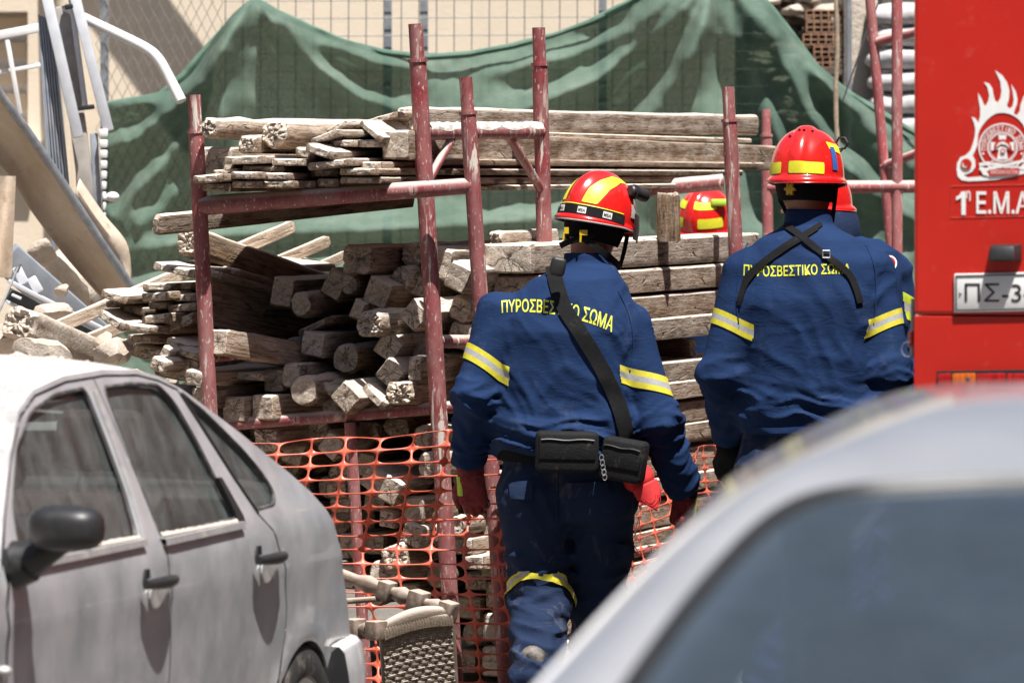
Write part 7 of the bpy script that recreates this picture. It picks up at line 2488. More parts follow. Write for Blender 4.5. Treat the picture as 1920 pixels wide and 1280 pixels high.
# goggle strap round the shell above the rim
V = []; n = 60
for k in range(n + 1):
    a = R(92 + 176 * k / n)
    for e in (-0.006, 0.026):
        q = pt1(a, 0.0 if e < 0 else R(7), 0.0045 if e > 0 else 0.0085)
        V.append(W1(Vector((q.x, q.y, e))))
m = MB(); m.add(V, [(2 * k, 2 * k + 1, 2 * k + 3, 2 * k + 2) for k in range(n)]); gs = m.build('goggle_strap', M_BLACKC, h1)
for a_c in (121, 158, 196, 233):
    Vt, Ft = text_tris('MSA', True)
    xs = [p[0] for p in Vt]; a_, b_ = min(xs), max(xs)
    def spt(u, w_, off):
        a = R(a_c + 8.5 * (0.5 - u) * 2 * 0.62)
        q = pt1(a, R(2.5), 0.009 + off)
        return W1(Vector((q.x, q.y, -0.001 + 0.022 * w_)))
    lab = mk('strap_label', [spt(u, w_, 0.0) for u in np.linspace(-0.12, 1.12, 6) for w_ in (0, 1)], [(2 * i, 2 * i + 1, 2 * i + 3, 2 * i + 2) for i in range(5)], M_DECAL, gs)
    mk('label_letters', [spt((p[0] - a_) / (b_ - a_), 0.22 + 0.56 * p[1] / 0.73, 0.0012) for p in Vt], Ft, M_BLACKP, lab, smooth=False)
# thin yellow rim line above the strap
m = MB(); m.tube([W1(pt1(R(95 + 170 * k / 50), R(8.5), 0.002)) for k in range(51)], 0.0028, 6); m.build('yellow_line', M_HYEL, h1)
# visor / face shield edge at the right
V = []
for k in range(13):
    a = R(28 + 46 * k / 12)
    for (z, f_) in ((0.045, 1.06), (0.0, 1.13), (-0.045, 1.15)):
        q = pt1(a, 0.0); V.append(W1(Vector((q.x * f_, q.y * f_, z))))
m = MB(); m.add(V, [(k * 3 + j, (k + 1) * 3 + j, (k + 1) * 3 + j + 1, k * 3 + j + 1) for k in range(12) for j in range(2)]); m.build('visor', M_DARK, h1)
# chin and nape straps with yellow sliders
def strap3(name, pts, w_, mat, par, nrm):
    pts = catmull([Vector(p) for p in pts], 6)
    V = []
    for i, p in enumerate(pts):
        t_ = (pts[min(i + 1, len(pts) - 1)] - pts[max(0, i - 1)]).normalized()
        s_ = t_.cross(Vector(nrm)).normalized() * w_ / 2
        V += [p - s_, p + s_, p + s_ + Vector(nrm) * 0.003, p - s_ + Vector(nrm) * 0.003]
    m = MB(); n_ = len(pts)
    m.add(V, [(4 * i + j, 4 * i + (j + 1) % 4, 4 * i + 4 + (j + 1) % 4, 4 * i + 4 + j) for i in range(n_ - 1) for j in range(4)])
    return m.build(name, mat, par)
strap3('chin_strap', [P(1085, 440, 19.985), P(1110, 458, 19.975), P(1140, 480, 20.0), P(1158, 496, 20.08), P(1166, 500, 20.16)], 0.024, M_BLACKC, h1, (0.1, -1, 0))
strap3('nape_strap', [P(1128, 436, 19.99), P(1100, 446, 19.97), P(1070, 452, 19.985), P(1050, 461, 20.04)], 0.022, M_BLACKC, h1, (-0.1, -1, 0))
strap3('side_strap', [P(1176, 440, 20.12), P(1170, 470, 20.10), P(1162, 500, 20.14)], 0.016, M_BLACKC, h1, (0.5, -1, 0))
for (x, y, w_, hh) in ((1094, 436, 0.028, 0.018), (1062, 432, 0.016, 0.022)):
    m = MB(); m.box(P(x, y, 19.965), (w_, 0.012, hh)); m.tube([P(x - 5, y + 3, 19.962), P(x - 6, y + 18, 19.962)], 0.004, 8); o = m.build('strap_slider', M_ADJ, h1)
# helmet 2
h2, W2, pt2 = helmet(f2['root'], hmat(1513, 334, 19.37, 17, 5, 0, 1.03), dict(
    bands=[BR(206, 244, 1, 13), BR(136, 192, 1, 13), [(122, 30), (92, 26), (88, 38), (126, 42)]],
    stickers=[(BR(121, 110, 6, 34), M_BLUE)], holes=[(184, 58, 0.005), (172, 58, 0.005), (206, 50, 0.005), (150, 62, 0.005)], dials=[192], lamps=[(72, 40, 'ring')]))
strap3('side_strap', [P(1568, 350, 19.34), P(1564, 385, 19.33), P(1560, 418, 19.36)], 0.014, M_BLACKC, h2, (0.3, -1, 0))
strap3('chin_strap', [P(1462, 372, 19.33), P(1470, 390, 19.33), P(1480, 410, 19.36)], 0.014, M_BLACKC, h2, (-0.3, -1, 0))
# helmet 3: goggles over the brow, dark neck curtain
h3, W3, pt3 = helmet(f3['root'], hmat(1533, 386, 22.28, 236, 2, 0, 0.97), dict(bands=[BR(60, 110, 6, 16)], dials=[], lamps=[]))
V = []
for k in range(25):
    a = R(100 + 190 * k / 24)
    for (z, f_) in ((-0.005, 1.0), (-0.05, 1.16), (-0.12, 1.24), (-0.165, 1.12)):
        q = pt3(a, 0.0); V.append(W3(Vector((q.x * f_, q.y * f_, z))))
m = MB(); m.add(V, [(k * 4 + j, (k + 1) * 4 + j, (k + 1) * 4 + j + 1, k * 4 + j + 1) for k in range(24) for j in range(3)]); m.build('neck_curtain', M_TROU, h3)
t = NT('goggle_lens'); t.set(color=(0.10, 0.05, 0.12), rough=0.08, coat=1.0); M_GOG = t.m
V = []
for k in range(17):
    a = R(-62 + 124 * k / 16)
    for (z, f_) in ((0.062, 0.98), (0.05, 1.10), (0.02, 1.13), (0.002, 1.06)):
        q = pt3(a, 0.0); V.append(W3(Vector((q.x * f_, q.y * f_, z))))
m = MB(); m.add(V, [(k * 4 + j, (k + 1) * 4 + j, (k + 1) * 4 + j + 1, k * 4 + j + 1) for k in range(16) for j in range(3)]); gg = m.build('goggles', M_GOG, h3)
m = MB(); m.tube([W3(Vector((pt3(R(-62 + 124 * k / 16), 0).x * 1.07, pt3(R(-62 + 124 * k / 16), 0).y * 1.07, 0.0))) for k in range(17)], 0.006, 6); m.build('goggle_frame', M_DARK, gg)
# helmet 4
h4, W4, pt4 = helmet(f4['root'], hmat(1322, 424, 25.48, 212, 12, -6, 1.05), dict(
    bands=[BR(-70, -18, 6, 20), BR(-60, -8, 34, 48), BR(14, 70, 6, 20), BR(14, 66, 34, 48)], dials=[], lamps=[]))
m = MB(); m.box(P(1348, 380, 25.36), (0.075, 0.04, 0.032)); o = m.build('helmet_torch', M_LIME, h4); bevel_obj(o, 0.008, 2)

# ---------------------------------------------------------------- trim on the first fireman
bv1 = bvh_of(f1['jacket']); bt1 = bvh_of(f1['trousers'])
J = f1['J']
sleeve_band(f1['jacket'], J['sh_l'], J['el_l'], 0.50, 0.69, 0.135, f1['root'], tilt=(-0.30, 0, 0.1))
sleeve_band(f1['jacket'], J['sh_r'], J['el_r'], 0.49, 0.70, 0.135, f1['root'], tilt=(-0.50, 0, 0.0))
sleeve_band(f1['trousers'], J['kn_l'], J['an_l'], -0.02, 0.08, 0.15, f1['root'], 0.008)
drape_text('back_lettering', 'ΠΥΡΟΣΒΕΣΤΙΚΟ ΣΩΜΑ', [(941, 586), (1000, 585), (1045, 590), (1095, 602), (1147, 622)], (22, 27), bv1, M_TXT, f1['root'], 0.0022)
drape_ribbon('shoulder_strap', [(1036, 498), (1046, 540), (1060, 580), (1092, 630), (1122, 680), (1146, 728), (1164, 775), (1176, 825)], 28, bv1, M_BLACKC, f1['root'], 0.010)
m = MB()
q = P(1046, 500, 19.84)
m.box(q, (0.055, 0.035, 0.065), Matrix.Rotation(R(12), 3, 'Y')); o = m.build('shoulder_radio', M_DARK, f1['root']); bevel_obj(o, 0.014, 3)
# seams: armholes, yoke, side
for path in ([(1160, 545), (1180, 590), (1188, 640), (1180, 700)], [(1010, 560), (1060, 548), (1110, 552), (1150, 566)][:0] or [(958, 842), (1000, 838), (1060, 836), (1130, 838), (1180, 842)]):
    drape_ribbon('seam', path, 3.2, bv1, M_JACK, f1['root'], 0.0035, 0.002)
# flag patch on the right sleeve
drape_patch('flag_patch', [(1222, 610), (1231, 606), (1238, 634), (1229, 638)], [(0, 1, 2), (0, 2, 3)], bv1, M_GREYS, f1['root'], 0.004)
for k in range(3):
    drape_patch('flag_stripe', [(1223.5 + k * 2.2, 614 + 7 * k), (1232 + k * 2.0, 610.5 + 7 * k), (1232.6 + k * 2.0, 613.5 + 7 * k), (1224 + k * 2.2, 617 + 7 * k)], [(0, 1, 2), (0, 2, 3)], bv1, M_BLUE, f1['root'], 0.0055)
# belt and pouches
m = MB()
V = []
for k in range(49):
    th = 2 * math.pi * k / 48
    for dz in (-0.024, 0.024):
        V.append(P(1066, 856, 20.0) + Vector((0.252 * math.copysign(abs(math.cos(th)) ** 0.9, math.cos(th)), 0.150 * math.copysign(abs(math.sin(th)) ** 0.9, math.sin(th)) , dz - 0.015 * math.cos(th))))
m.add(V, [(2 * k, 2 * k + 1, 2 * k + 3, 2 * k + 2) for k in range(48)]); m.build('belt', M_BLACKC, f1['root'])
def pouch(x0, x1, y0, y1, D, dep, yawp, roll, par, flap=True):
    c_ = (P(x0, y0, D) + P(x1, y1, D)) / 2
    w_ = (x1 - x0) / pxm(D); hh = (y1 - y0) / pxm(D)
    M = Matrix.Rotation(R(yawp), 3, 'Z') @ Matrix.Rotation(R(roll), 3, 'Y')
    m = MB(); m.box(c_, (w_, dep, hh), M); o = m.build('pouch', M_POUCH, par); bevel_obj(o, 0.018, 3)
    m = MB(); m.box(c_ + M @ Vector((0, -dep / 2 - 0.001, hh * 0.12)), (w_ * 0.9, 0.010, hh * 0.62), M); f_ = m.build('pouch_pocket', M_POUCH, o); bevel_obj(f_, 0.004, 2)
    m = MB(); m.tube([c_ + M @ Vector((w_ * (-0.42 + 0.84 * k / 10), -dep / 2 - 0.008, hh * 0.30 + 0.002 * math.sin(k))) for k in range(11)], 0.003, 6); m.build('zip', M_DARK, o)
    return o
pouch(1004, 1122, 808, 884, 19.80, 0.085, 2, 1, f1['root'])
pouch(1128, 1212, 822, 902, 19.80, 0.085, -16, 9, f1['root'])
m = MB()
for k in range(5):
    c_ = P(1128 + 1.5 * k, 858 + 9 * k, 19.745)
    m.tube([c_ + Vector((0.007 * math.cos(a_), -0.004 * (k % 2), 0.011 * math.sin(a_))) for a_ in np.linspace(0, 2 * math.pi, 11)], 0.0016, 5, caps=False)
m.build('key_chain', M_STEEL, f1['root'])
# trouser pockets and seams
for poly in ([(955, 905), (1000, 900), (998, 938), (958, 934)], [(1060, 905), (1140, 903), (1142, 925), (1066, 934)], [(1152, 1018), (1196, 1020), (1197, 1046), (1160, 1052)]):
    v2, f2_ = panel2d(poly, [], 12, 6)
    drape_patch('pocket_flap', [(p.x, p.y) for p in v2], f2_, bt1, M_TROU, f1['root'], 0.010)
m = MB()
pts = []
for (x, y) in ((1046, 884), (1045, 930), (1044, 970), (1046, 1000)):
    q, n_, ok = drape(bt1, x, y, 0.003, 20)
    if ok: pts.append(q)
if len(pts) > 1:
    m.tube(pts, 0.0035, 6); m.build('seat_seam', M_TROU, f1['root'])
nb_rot.flip = 1
# gloves: left seen from the back, fingers half curled; right hangs with lime cuff
dl = (J['wr_l'] - J['el_l']).normalized()
gl = glove(f1['root'], J['wr_l'] + Vector((0.012, 0.02, -0.03)), (0.10, 0.02, -1), (-0.25, -1, 0.0), 1, M_RGLOVE, 0.55, 1.18, M_PINK, (M_RGLOVE, M_LIME))
gr = glove(f1['root'], J['wr_r'] + Vector((0.0, 0.02, -0.012)), (-0.10, -0.05, -1), (0.55, -1, 0.0), -1, M_RGLOVE, 0.75, 1.1, None, (M_BLACKC, M_LIME))
# red cap hooked on the belt, peak hanging down
cp = P(1216, 924, 19.84)
pd = Vector((0.42, -0.10, -0.90)).normalized(); ps = Vector((0.90, 0.05, 0.42)).normalized(); pn = ps.cross(pd).normalized()
if pn.y > 0: pn = -pn
V = []; nu, nv = 20, 12
for i in range(nu + 1):
    for j in range(nv + 1):
        u = (i / nu - 0.5) * 2; v_ = j / nv
        wd = 0.047 * (1 - max(0, v_ - 0.45) ** 2.2 * 2.9)
        ln = 0.105 - 0.030 * u * u
        V.append(cp + ps * (u * max(0.012, wd)) + pd * (v_ * ln - 0.035) + pn * (0.016 * (1 - u * u)))
Fc = [(i * (nv + 1) + j, (i + 1) * (nv + 1) + j, (i + 1) * (nv + 1) + j + 1, i * (nv + 1) + j + 1) for i in range(nu) for j in range(nv)]
m = MB(); m.add(V, Fc)
peak = m.build('cap_peak', M_CAP)
md = peak.modifiers.new('thickness', 'SOLIDIFY'); md.thickness = 0.004
cap = thing('red_cap', cp + Vector((0, 0.05, -0.06)), 'red cap hanging from the first fireman belt beside his hip', 'cap')
peak.parent = cap; peak.location = peak.location - cap.location
m = MB()
for r_ in (0.80, 0.62, 0.44):
    m.tube([cp + ps * (math.sin(a_) * 0.045 * r_) + pd * (0.060 * r_ * math.cos(a_) + 0.008) + pn * (0.0185 * (1 - (math.sin(a_) * r_) ** 2) + 0.0005) for a_ in np.linspace(-1.3, 1.3, 15)], 0.0009, 5)
o = m.build('peak_stitching', M_CAP, cap); o['kind'] = 'stuff'
fl = Field(cp + Vector((-0.12, -0.05, -0.06)), cp + Vector((0.08, 0.16, 0.14)), 0.007)
fl.union(fl.ell(cp - pd * 0.055 + Vector((-0.012, 0.055, 0.0)), (0.058, 0.05, 0.055)))
fl.D = fl.D - 0.006 * pnoise(fl.X * 30, fl.Y * 30, fl.Z * 30)
field_obj(fl, 'cap_crown', M_CAP, cap, 1)

# ---------------------------------------------------------------- trim on the second fireman
bv2 = bvh_of(f2['jacket']); J2 = f2['J']
sleeve_band(f2['jacket'], J2['sh_l'], J2['el_l'], 0.45, 0.60, 0.125, f2['root'], tilt=(-0.25, 0, 0.0))
sleeve_band(f2['jacket'], J2['sh_r'], J2['el_r'], 0.45, 0.60, 0.125, f2['root'], tilt=(0.30, 0, 0.0))
drape_text('back_lettering', 'ΠΥΡΟΣΒΕΣΤΙΚΟ ΣΩΜΑ', [(1394, 516), (1440, 518), (1480, 517), (1540, 514), (1594, 513)], (20, 18), bv2, M_TXT, f2['root'], 0.0022)
drape_ribbon('harness_strap', [(1472, 422), (1498, 440), (1530, 466), (1560, 488), (1590, 512), (1604, 540), (1612, 568)], 12, bv2, M_BLACKC, f2['root'], 0.010)
drape_ribbon('harness_strap', [(1540, 420), (1515, 436), (1480, 456), (1440, 484), (1404, 514), (1392, 544), (1386, 566)], 9, bv2, M_BLACKC, f2['root'], 0.008)
drape_ribbon('harness_strap', [(1532, 428), (1505, 446), (1470, 468), (1430, 498), (1402, 528), (1391, 556), (1386, 572)], 8, bv2, M_BLACKC, f2['root'], 0.008)
q, n_, ok = drape(bv2, 1549, 479, 0.016, 19.3)
m = MB()
for (a_, b_) in (((-1, -1), (1, -1)), ((1, -1), (1, 1)), ((1, 1), (-1, 1)), ((-1, 1), (-1, -1))):
    m.tube([q + Vector((0.012 * a_[0], 0, 0.012 * a_[1])), q + Vector((0.012 * b_[0], 0, 0.012 * b_[1]))], 0.0022, 6)
m.build('buckle', M_STEEL, f2['root'])
for path in ([(1402, 455), (1388, 500), (1382, 560), (1386, 620)], [(1622, 455), (1640, 500), (1642, 560), (1636, 620)]):
    drape_ribbon('seam', path, 3.0, bv2, M_JACK, f2['root'], 0.0035, 0.002)
# waistband strip of the jacket hem
drape_ribbon('hem_band', [(1412, 806), (1450, 807), (1500, 806), (1560, 804), (1610, 802)], 11, bv2, M_JACK, f2['root'], 0.006)
nb_rot.flip = 1
glove(f2['root'], J2['wr_l'] + Vector((0.0, 0.02, -0.02)), (0.04, 0.02, -1), (-0.6, -1, 0.0), 1, M_BLACKC, 0.5, 1.15, None, (M_BLACKC,))
glove(f2['root'], J2['wr_r'] + Vector((0.0, 0.02, -0.02)), (0.0, 0.02, -1), (0.6, -1, 0.0), -1, M_BLACKC, 0.5, 1.15, None, (M_BLACKC,))
# ---------------------------------------------------------------- trim on the third
J3 = f3['J']; bv3 = bvh_of(f3['jacket'])
M_LBAND = simple('lime_band', (0.50, 0.62, 0.04), 0.5, 0.1, 50)
sb = sleeve_band(f3['jacket'], J3['sh_l'], J3['el_l'], 0.12, 0.52, 0.13, f3['root'], tilt=(-0.9, 0, 0))
if sb: sb.data.materials[0] = M_LBAND
drape_patch('round_patch', [(1667 + 14 * math.cos(a_), 494 + 15 * math.sin(a_)) for a_ in np.linspace(0, 2 * math.pi, 20, endpoint=False)] + [(1667, 494)], [(i, (i + 1) % 20, 20) for i in range(20)], bv3, M_DECAL, f3['root'], 0.005)
drape_patch('round_patch', [(1667 + 11 * math.cos(a_), 494 + 12 * math.sin(a_)) for a_ in np.linspace(0, 2 * math.pi, 20, endpoint=False)] + [(1667, 494)], [(i, (i + 1) % 20, 20) for i in range(20)], bv3, M_RDECAL, f3['root'], 0.0075)
for s_, sg in (('l', 1), ('r', -1)):
    glove(f3['root'], J3['wr_' + s_] + Vector((0, -0.01, -0.02)), (0, -0.1, -1), (0.5 * sg, 1, 0), sg, M_BLACKC, 0.5, 1.1, h=0.009)
    glove(f4['root'], f4['J']['wr_' + s_] + Vector((0, -0.01, -0.02)), (0, -0.1, -1), (0.5 * sg, 1, 0), sg, M_BLACKC, 0.5, 1.1, h=0.009)
# ================================================================== orange barrier netting
t = NT('orange_net_plastic')
v = t.world()
c = t.ramp(t.noise(v, 20, 4), [(0.3, (0.62, 0.105, 0.058)), (0.7, (0.72, 0.165, 0.10))])
c = t.mix(t.mapr(t.noise(v, 60, 4, 0.7), 0.55, 0.8, 0, 0.4), c, (0.78, 0.42, 0.34))
t.set(color=c, rough=0.38, spec=0.5)
t.b.inputs['Subsurface Weight'].default_value = 0.0
tr = t.n.new('ShaderNodeBsdfTranslucent'); tr.inputs[0].default_value = (0.75, 0.12, 0.05, 1)
mx = t.n.new('ShaderNodeMixShader'); mx.inputs[0].default_value = 0.2
t.link(t.b.outputs[0], mx.inputs[1]); t.link(tr.outputs[0], mx.inputs[2]); t.link(mx.outputs[0], t.out.inputs[0])
M_ORANGE = t.m

def net_mesh(node, ni, nj, hw=0.80, hh=0.78, nh=20):
    """cells between nodes (i, j), each with a rounded hole; node(i, j) -> world point; edges are thin strands"""
    V = []; Fc = []
    def S(i, j, u, v_):
        a, b, c_, d = node(i, j), node(i + 1, j), node(i, j + 1), node(i + 1, j + 1)
        return (a * (1 - u) + b * u) * (1 - v_) + (c_ * (1 - u) + d * u) * v_
    for i in range(ni):
        for j in range(nj):
            base = len(V)
            for k in range(nh):
                th = 2 * math.pi * (k + 0.5) / nh
                c_, s_ = math.cos(th), math.sin(th)
                ex_ = 2 / 3.1
                u = math.copysign(abs(c_) ** ex_, c_); v_ = math.copysign(abs(s_) ** ex_, s_)
                # boundary of the cell in the same direction
                m_ = max(abs(u), abs(v_))
                bu, bv = u / m_, v_ / m_
                # soften towards a pointed star at the node
                V.append(S(i, j, 0.5 + 0.5 * u * hw, 0.5 + 0.5 * v_ * hh))
                V.append(S(i, j, 0.5 + 0.5 * bu, 0.5 + 0.5 * bv))
            for k in range(nh):
                k2 = (k + 1) % nh
                Fc.append((base + 2 * k, base + 2 * k + 1, base + 2 * k2 + 1, base + 2 * k2))
    return V, Fc
def net_obj(node, ni, nj, label, **kw):
    V, Fc = net_mesh(node, ni, nj, **kw)
    # flip into a star: pull strand middles in, keep nodes wide
    o = mk('safety_net', V, Fc, M_ORANGE)
    bm = bmesh.new(); bm.from_mesh(o.data)
    bmesh.ops.remove_doubles(bm, verts=bm.verts, dist=2e-4)
    bmesh.ops.recalc_face_normals(bm, faces=bm.faces)
    bm.to_mesh(o.data); bm.free()
    md = o.modifiers.new('thickness', 'SOLIDIFY'); md.thickness = 0.0022; md.offset = 0
    return tag(o, label, 'net', 'orange safety nets')
rn = random.Random(5)
jit = {}
def node1(i, j):
    key = (i, j)
    if key in jit: return jit[key]
    x = 460 + 63.5 * i
    # the columns lean, then swing back low down
    x += -4.2 * min(j, 8) + (5.5 * max(0, j - 9) if j < 13 else 22 + 2 * (j - 13))
    y = 826 + 25.6 * j
    sl = -0.052 * max(-1.9, 1 - j / 8.5)
    y += sl * (x - 520)
    if j == 0: y += 4 * math.sin(i * 1.9)
    x += rn.uniform(-2, 2); y += rn.uniform(-1.6, 1.6)
    d = 20.40 + 0.03 * math.sin(i * 0.9 + j * 0.35) + 0.02 * rn.uniform(-1, 1) - 0.03 * math.sin(j * 0.7)
    jit[key] = P(x, y, d)
    return jit[key]
net_obj(node1, 9, 19, 'large orange safety net hung across the scaffold posts', hw=0.945, hh=0.915)
jit2 = {}
def node2(i, j):
    key = (i, j)
    if key in jit2: return jit2[key]
    f = i / 13.0
    a = Vector((P(1165, 0, 21.0).x, 21.0, 0)); b = Vector((P(1378, 0, 22.95).x, 22.95, 0))
    q = a.lerp(b, f)
    top_ = CAMH - 1.11 - 0.02 * math.sin(f * 7) - 0.05 * (1 - f)
    q.z = top_ - 0.047 * j + rn.uniform(-0.004, 0.004)
    q += Vector((0.25, -0.1, 0)) * (0.10 * math.sin(i * 1.15 + 0.25 * j) + 0.05 * math.sin(j * 0.5 + i)) + Vector((0.12 * 0, 0, 0))
    q += Vector((rn.uniform(-0.006, 0.006), rn.uniform(-0.006, 0.006), 0))
    jit2[key] = q
    return q
net_obj(node2, 13, 14, 'small crumpled orange net between the two firemen', hw=0.94, hh=0.915)

# ================================================================== upturned chair with woven seat
M_CHAIRW = simple('dusty_turned_wood', (0.15, 0.105, 0.08), 0.5, 0.25, 40, dust=0.45, up=0.6)
t = NT('woven_rush')
v = t.world()
c = t.ramp(t.noise(t.world((1, 1, 6)), 60, 4), [(0.3, (0.10, 0.078, 0.058)), (0.7, (0.20, 0.16, 0.125))])
c = t.mix(t.math('MULTIPLY', t.normal_z(0.3, 0.8), 0.8), c, (0.50, 0.45, 0.40))
t.set(color=c, rough=0.95, spec=0.1)
t.bump(t.noise(t.world((1, 1, 9)), 120, 3), 0.6, 0.003)
M_RUSH = t.m
CD = 19.35
ch = thing('woven_chair', (P(770, 0, CD).x, CD + 0.1, 0), 'upturned wooden chair with woven rush seat behind the silver car', 'chair')
TL, TR_ = P(716, 1178, CD - 0.05), P(846, 1150, CD + 0.08)
dn = Vector((0.02, 0.10, -0.42))
ex_ = TR_ - TL
nrm = ex_.cross(dn).normalized()
if nrm.y > 0: nrm = -nrm
nu, nv = 150, 170
V = []; Fc = []
for i in range(nu + 1):
    for j in range(nv + 1):
        u, w_ = i / nu, j / nv
        bow_ = 0.016 * math.sin(math.pi * u) * (1 - w_) ** 2
        p = TL + ex_ * u + dn * w_ + Vector((0, 0, bow_))
        # twill of flat bundles, each bundle of finer strands
        row = w_ * 26; r0 = math.floor(row); fr_ = row - r0
        cu_ = u * 7.0 + 0.37 * r0; fc_ = cu_ - math.floor(cu_)
        hgt = 0.0055 * (math.sin(math.pi * fr_) ** 0.6) * (0.30 + 0.70 * min(1, (math.sin(math.pi * min(1, fc_ / 0.82)) if fc_ < 0.82 else 0) * 1.8))
        hgt += 0.0012 * math.sin(fr_ * math.pi * 6)
        hgt += 0.0012 * mnoise.noise(Vector((u * 40, w_ * 60, 0)))
        # rounded roll at the top edge
        if w_ < 0.09:
            q = w_ / 0.09
            hgt = 0.016 * math.sqrt(max(0, 1 - (1 - q) ** 2)) + 0.0015 * math.sin(u * 150)
        V.append(p + nrm * hgt)
for i in range(nu):
    for j in range(nv):
        a_ = i * (nv + 1) + j
        Fc.append((a_, a_ + 1, a_ + nv + 2, a_ + nv + 1))
m = MB(); m.add(V, Fc); m.build('woven_seat', M_RUSH, ch)
def roll_bar(a, b, r0, name, mat):
    m = MB(); m.tube([a.lerp(b, k / 12) + Vector((0, 0, 0.016 * math.sin(math.pi * k / 12))) for k in range(13)], [r0 * (0.8 + 0.35 * math.sin(math.pi * k / 12)) for k in range(13)], 12)
    return m.build(name, mat, ch)
roll_bar(TL + Vector((0.005, 0.02, 0.0)), TR_ + Vector((-0.01, 0.02, 0.0)), 0.026, 'seat_roll', M_RUSH)
def turned(a, b, spec, name):
    """turned leg: spec = list of (fraction, radius, square?)"""
    a = Vector(a); b = Vector(b)
    m = MB()
    spec = [(f, r_ * 1.35, s_) for f, r_, s_ in spec]
    rd = [(f, r_) for f, r_, s_ in spec if not s_]
    n = 60
    fs = [k / n for k in range(n + 1)]
    xs = [q[0] for q in rd]; ys = [q[1] for q in rd]
    m.tube([a.lerp(b, f) for f in fs], [float(np.interp(f, xs, ys)) for f in fs], 14)
    o = m.build(name, M_CHAIRW, ch)
    ax = (b - a).normalized(); u_ = ax.cross(Vector((0, 0, 1))).normalized(); w_ = u_.cross(ax)
    L = (b - a).length
    for f, r_, s_ in spec:
        if s_:
            m = MB(); m.box(a.lerp(b, f), (s_, 2 * r_, 2 * r_), Matrix((ax, u_, w_)).transposed()); q = m.build('turned_block', M_CHAIRW, o, smooth=False); bevel_obj(q, 0.008, 2)
    return o
legspec = [(0.0, 0.018, 0), (0.06, 0.024, 0.055), (0.10, 0.014, 0), (0.16, 0.022, 0), (0.24, 0.013, 0), (0.32, 0.026, 0.06), (0.38, 0.015, 0), (0.46, 0.024, 0), (0.54, 0.014, 0), (0.60, 0.024, 0.05), (0.67, 0.016, 0), (0.76, 0.024, 0), (0.86, 0.015, 0), (1.0, 0.017, 0)]
turned(TR_ + Vector((0.012, 0.01, 0.002)), P(640, 1078, CD + 0.30), legspec, 'leg')
turned(TL + Vector((-0.002, -0.01, -0.005)), P(560, 1172, CD + 0.18), legspec, 'leg')
turned(TL + dn + Vector((0, 0, 0)), TL + dn + Vector((-0.3, 0.2, -0.01)), legspec, 'leg')
turned(TR_ + dn, TR_ + dn + Vector((-0.3, 0.22, 0.0)), legspec, 'leg')
m = MB(); m.tube([P(712, 1122, CD + 0.22), P(600, 1130, CD + 0.1)], 0.0105, 10); m.build('stretcher', M_CHAIRW, ch)
m = MB(); m.tube([TL + dn, TR_ + dn], 0.018, 10); m.build('seat_rail', M_CHAIRW, ch)
for q in (TL, TR_):
    m = MB(); m.tube([q + Vector((0, 0.03, 0)), q + dn + Vector((0, 0.03, 0))], 0.012, 10); m.build('seat_rail', M_CHAIRW, ch)

# ================================================================== rubble and wreckage at the left
t = NT('plaster_rubble')
v = t.world()
c = t.ramp(t.noise(v, 7, 6, 0.65), [(0.25, (0.34, 0.265, 0.20)), (0.5, (0.50, 0.43, 0.36)), (0.75, (0.62, 0.555, 0.49))])
c = t.mix(t.mapr(t.noise(v, 30, 4, 0.6), 0.6, 0.75, 0, 0.6), c, (0.27, 0.17, 0.11))
t.set(color=c, rough=0.96, spec=0.1)
t.bump(t.noise(v, 55, 5, 0.7), 0.8, 0.012)
M_RUB = t.m
def chunk_mesh(seed, sub=3, flat_=0.5):
    rg = random.Random(seed)
    bm = bmesh.new(); bmesh.ops.create_icosphere(bm, subdivisions=sub, radius=1.0)
    planes = []
    for _ in range(9):
        d = Vector((rg.gauss(0, 1), rg.gauss(0, 1), rg.gauss(0, 1))).normalized()
        planes.append((d, rg.uniform(0.45, 0.85)))
    sv = Vector((seed * 3.3, seed * 1.7, 0))
    for v_ in bm.verts:
        p = v_.co.copy()
        for d, k in planes:
            e = p.dot(d)
            if e > k: p -= d * (e - k) * 0.95
        p += p.normalized() * (0.07 * fbm(p * 2.5 + sv, 3) + 0.03 * mnoise.noise(p * 9 + sv))
        v_.co = p
    me = bpy.data.meshes.new('chunk'); bm.to_mesh(me); bm.free()
    me.polygons.foreach_set('use_smooth', [True] * len(me.polygons))
    me.set_sharp_from_angle(angle=R(28))
    return me
_cm = [chunk_mesh(s_) for s_ in range(7)]
def chunk(label, x, y, w_, h_, D, rz, seed, mat=None, group='broken masonry on the rubble heap', depth=None):
    s = D / FPX
    o = bpy.data.objects.new('masonry_chunk', _cm[seed % 7].copy()); col.objects.link(o)
    o.data.materials.append(mat or M_RUB)
    o.location = P(x, y, D); o.rotation_euler = (rz * 0.3, R(rz), rz * 0.7)
    o.scale = (w_ * s / 2 * 1.25, (depth or (w_ + h_) / 2 * s) / 2 * 1.2, h_ * s / 2 * 1.25)
    return tag(o, label, 'rubble', group)
chunk('ridged pale plaster lump on top of the rubble heap', 98, 590, 66, 52, 21.9, -18, 1)
chunk('rounded grey plaster lump at far left of the heap', 30, 592, 44, 30, 21.5, 10, 2)
chunk('dark sided slab leaning at the foot of the heap', 80, 668, 110, 60, 20.6, 8, 3)
chunk('small white cube like chunk right of the plastered beam', 192, 640, 36, 36, 20.7, 15, 4)
chunk('white triangular chunk just above the car roof', 200, 668, 60, 40, 20.4, -30, 5)
chunk('flaky chunk between white chunks and plank heap', 222, 660, 50, 60, 20.9, 35, 6)
chunk('pale chunk at the left picture edge above car roof', 8, 640, 60, 60, 21.0, 20, 0)
chunk('broken corner of wall behind the bent sheet', 82, 478, 70, 46, 24.0, -20, 2)
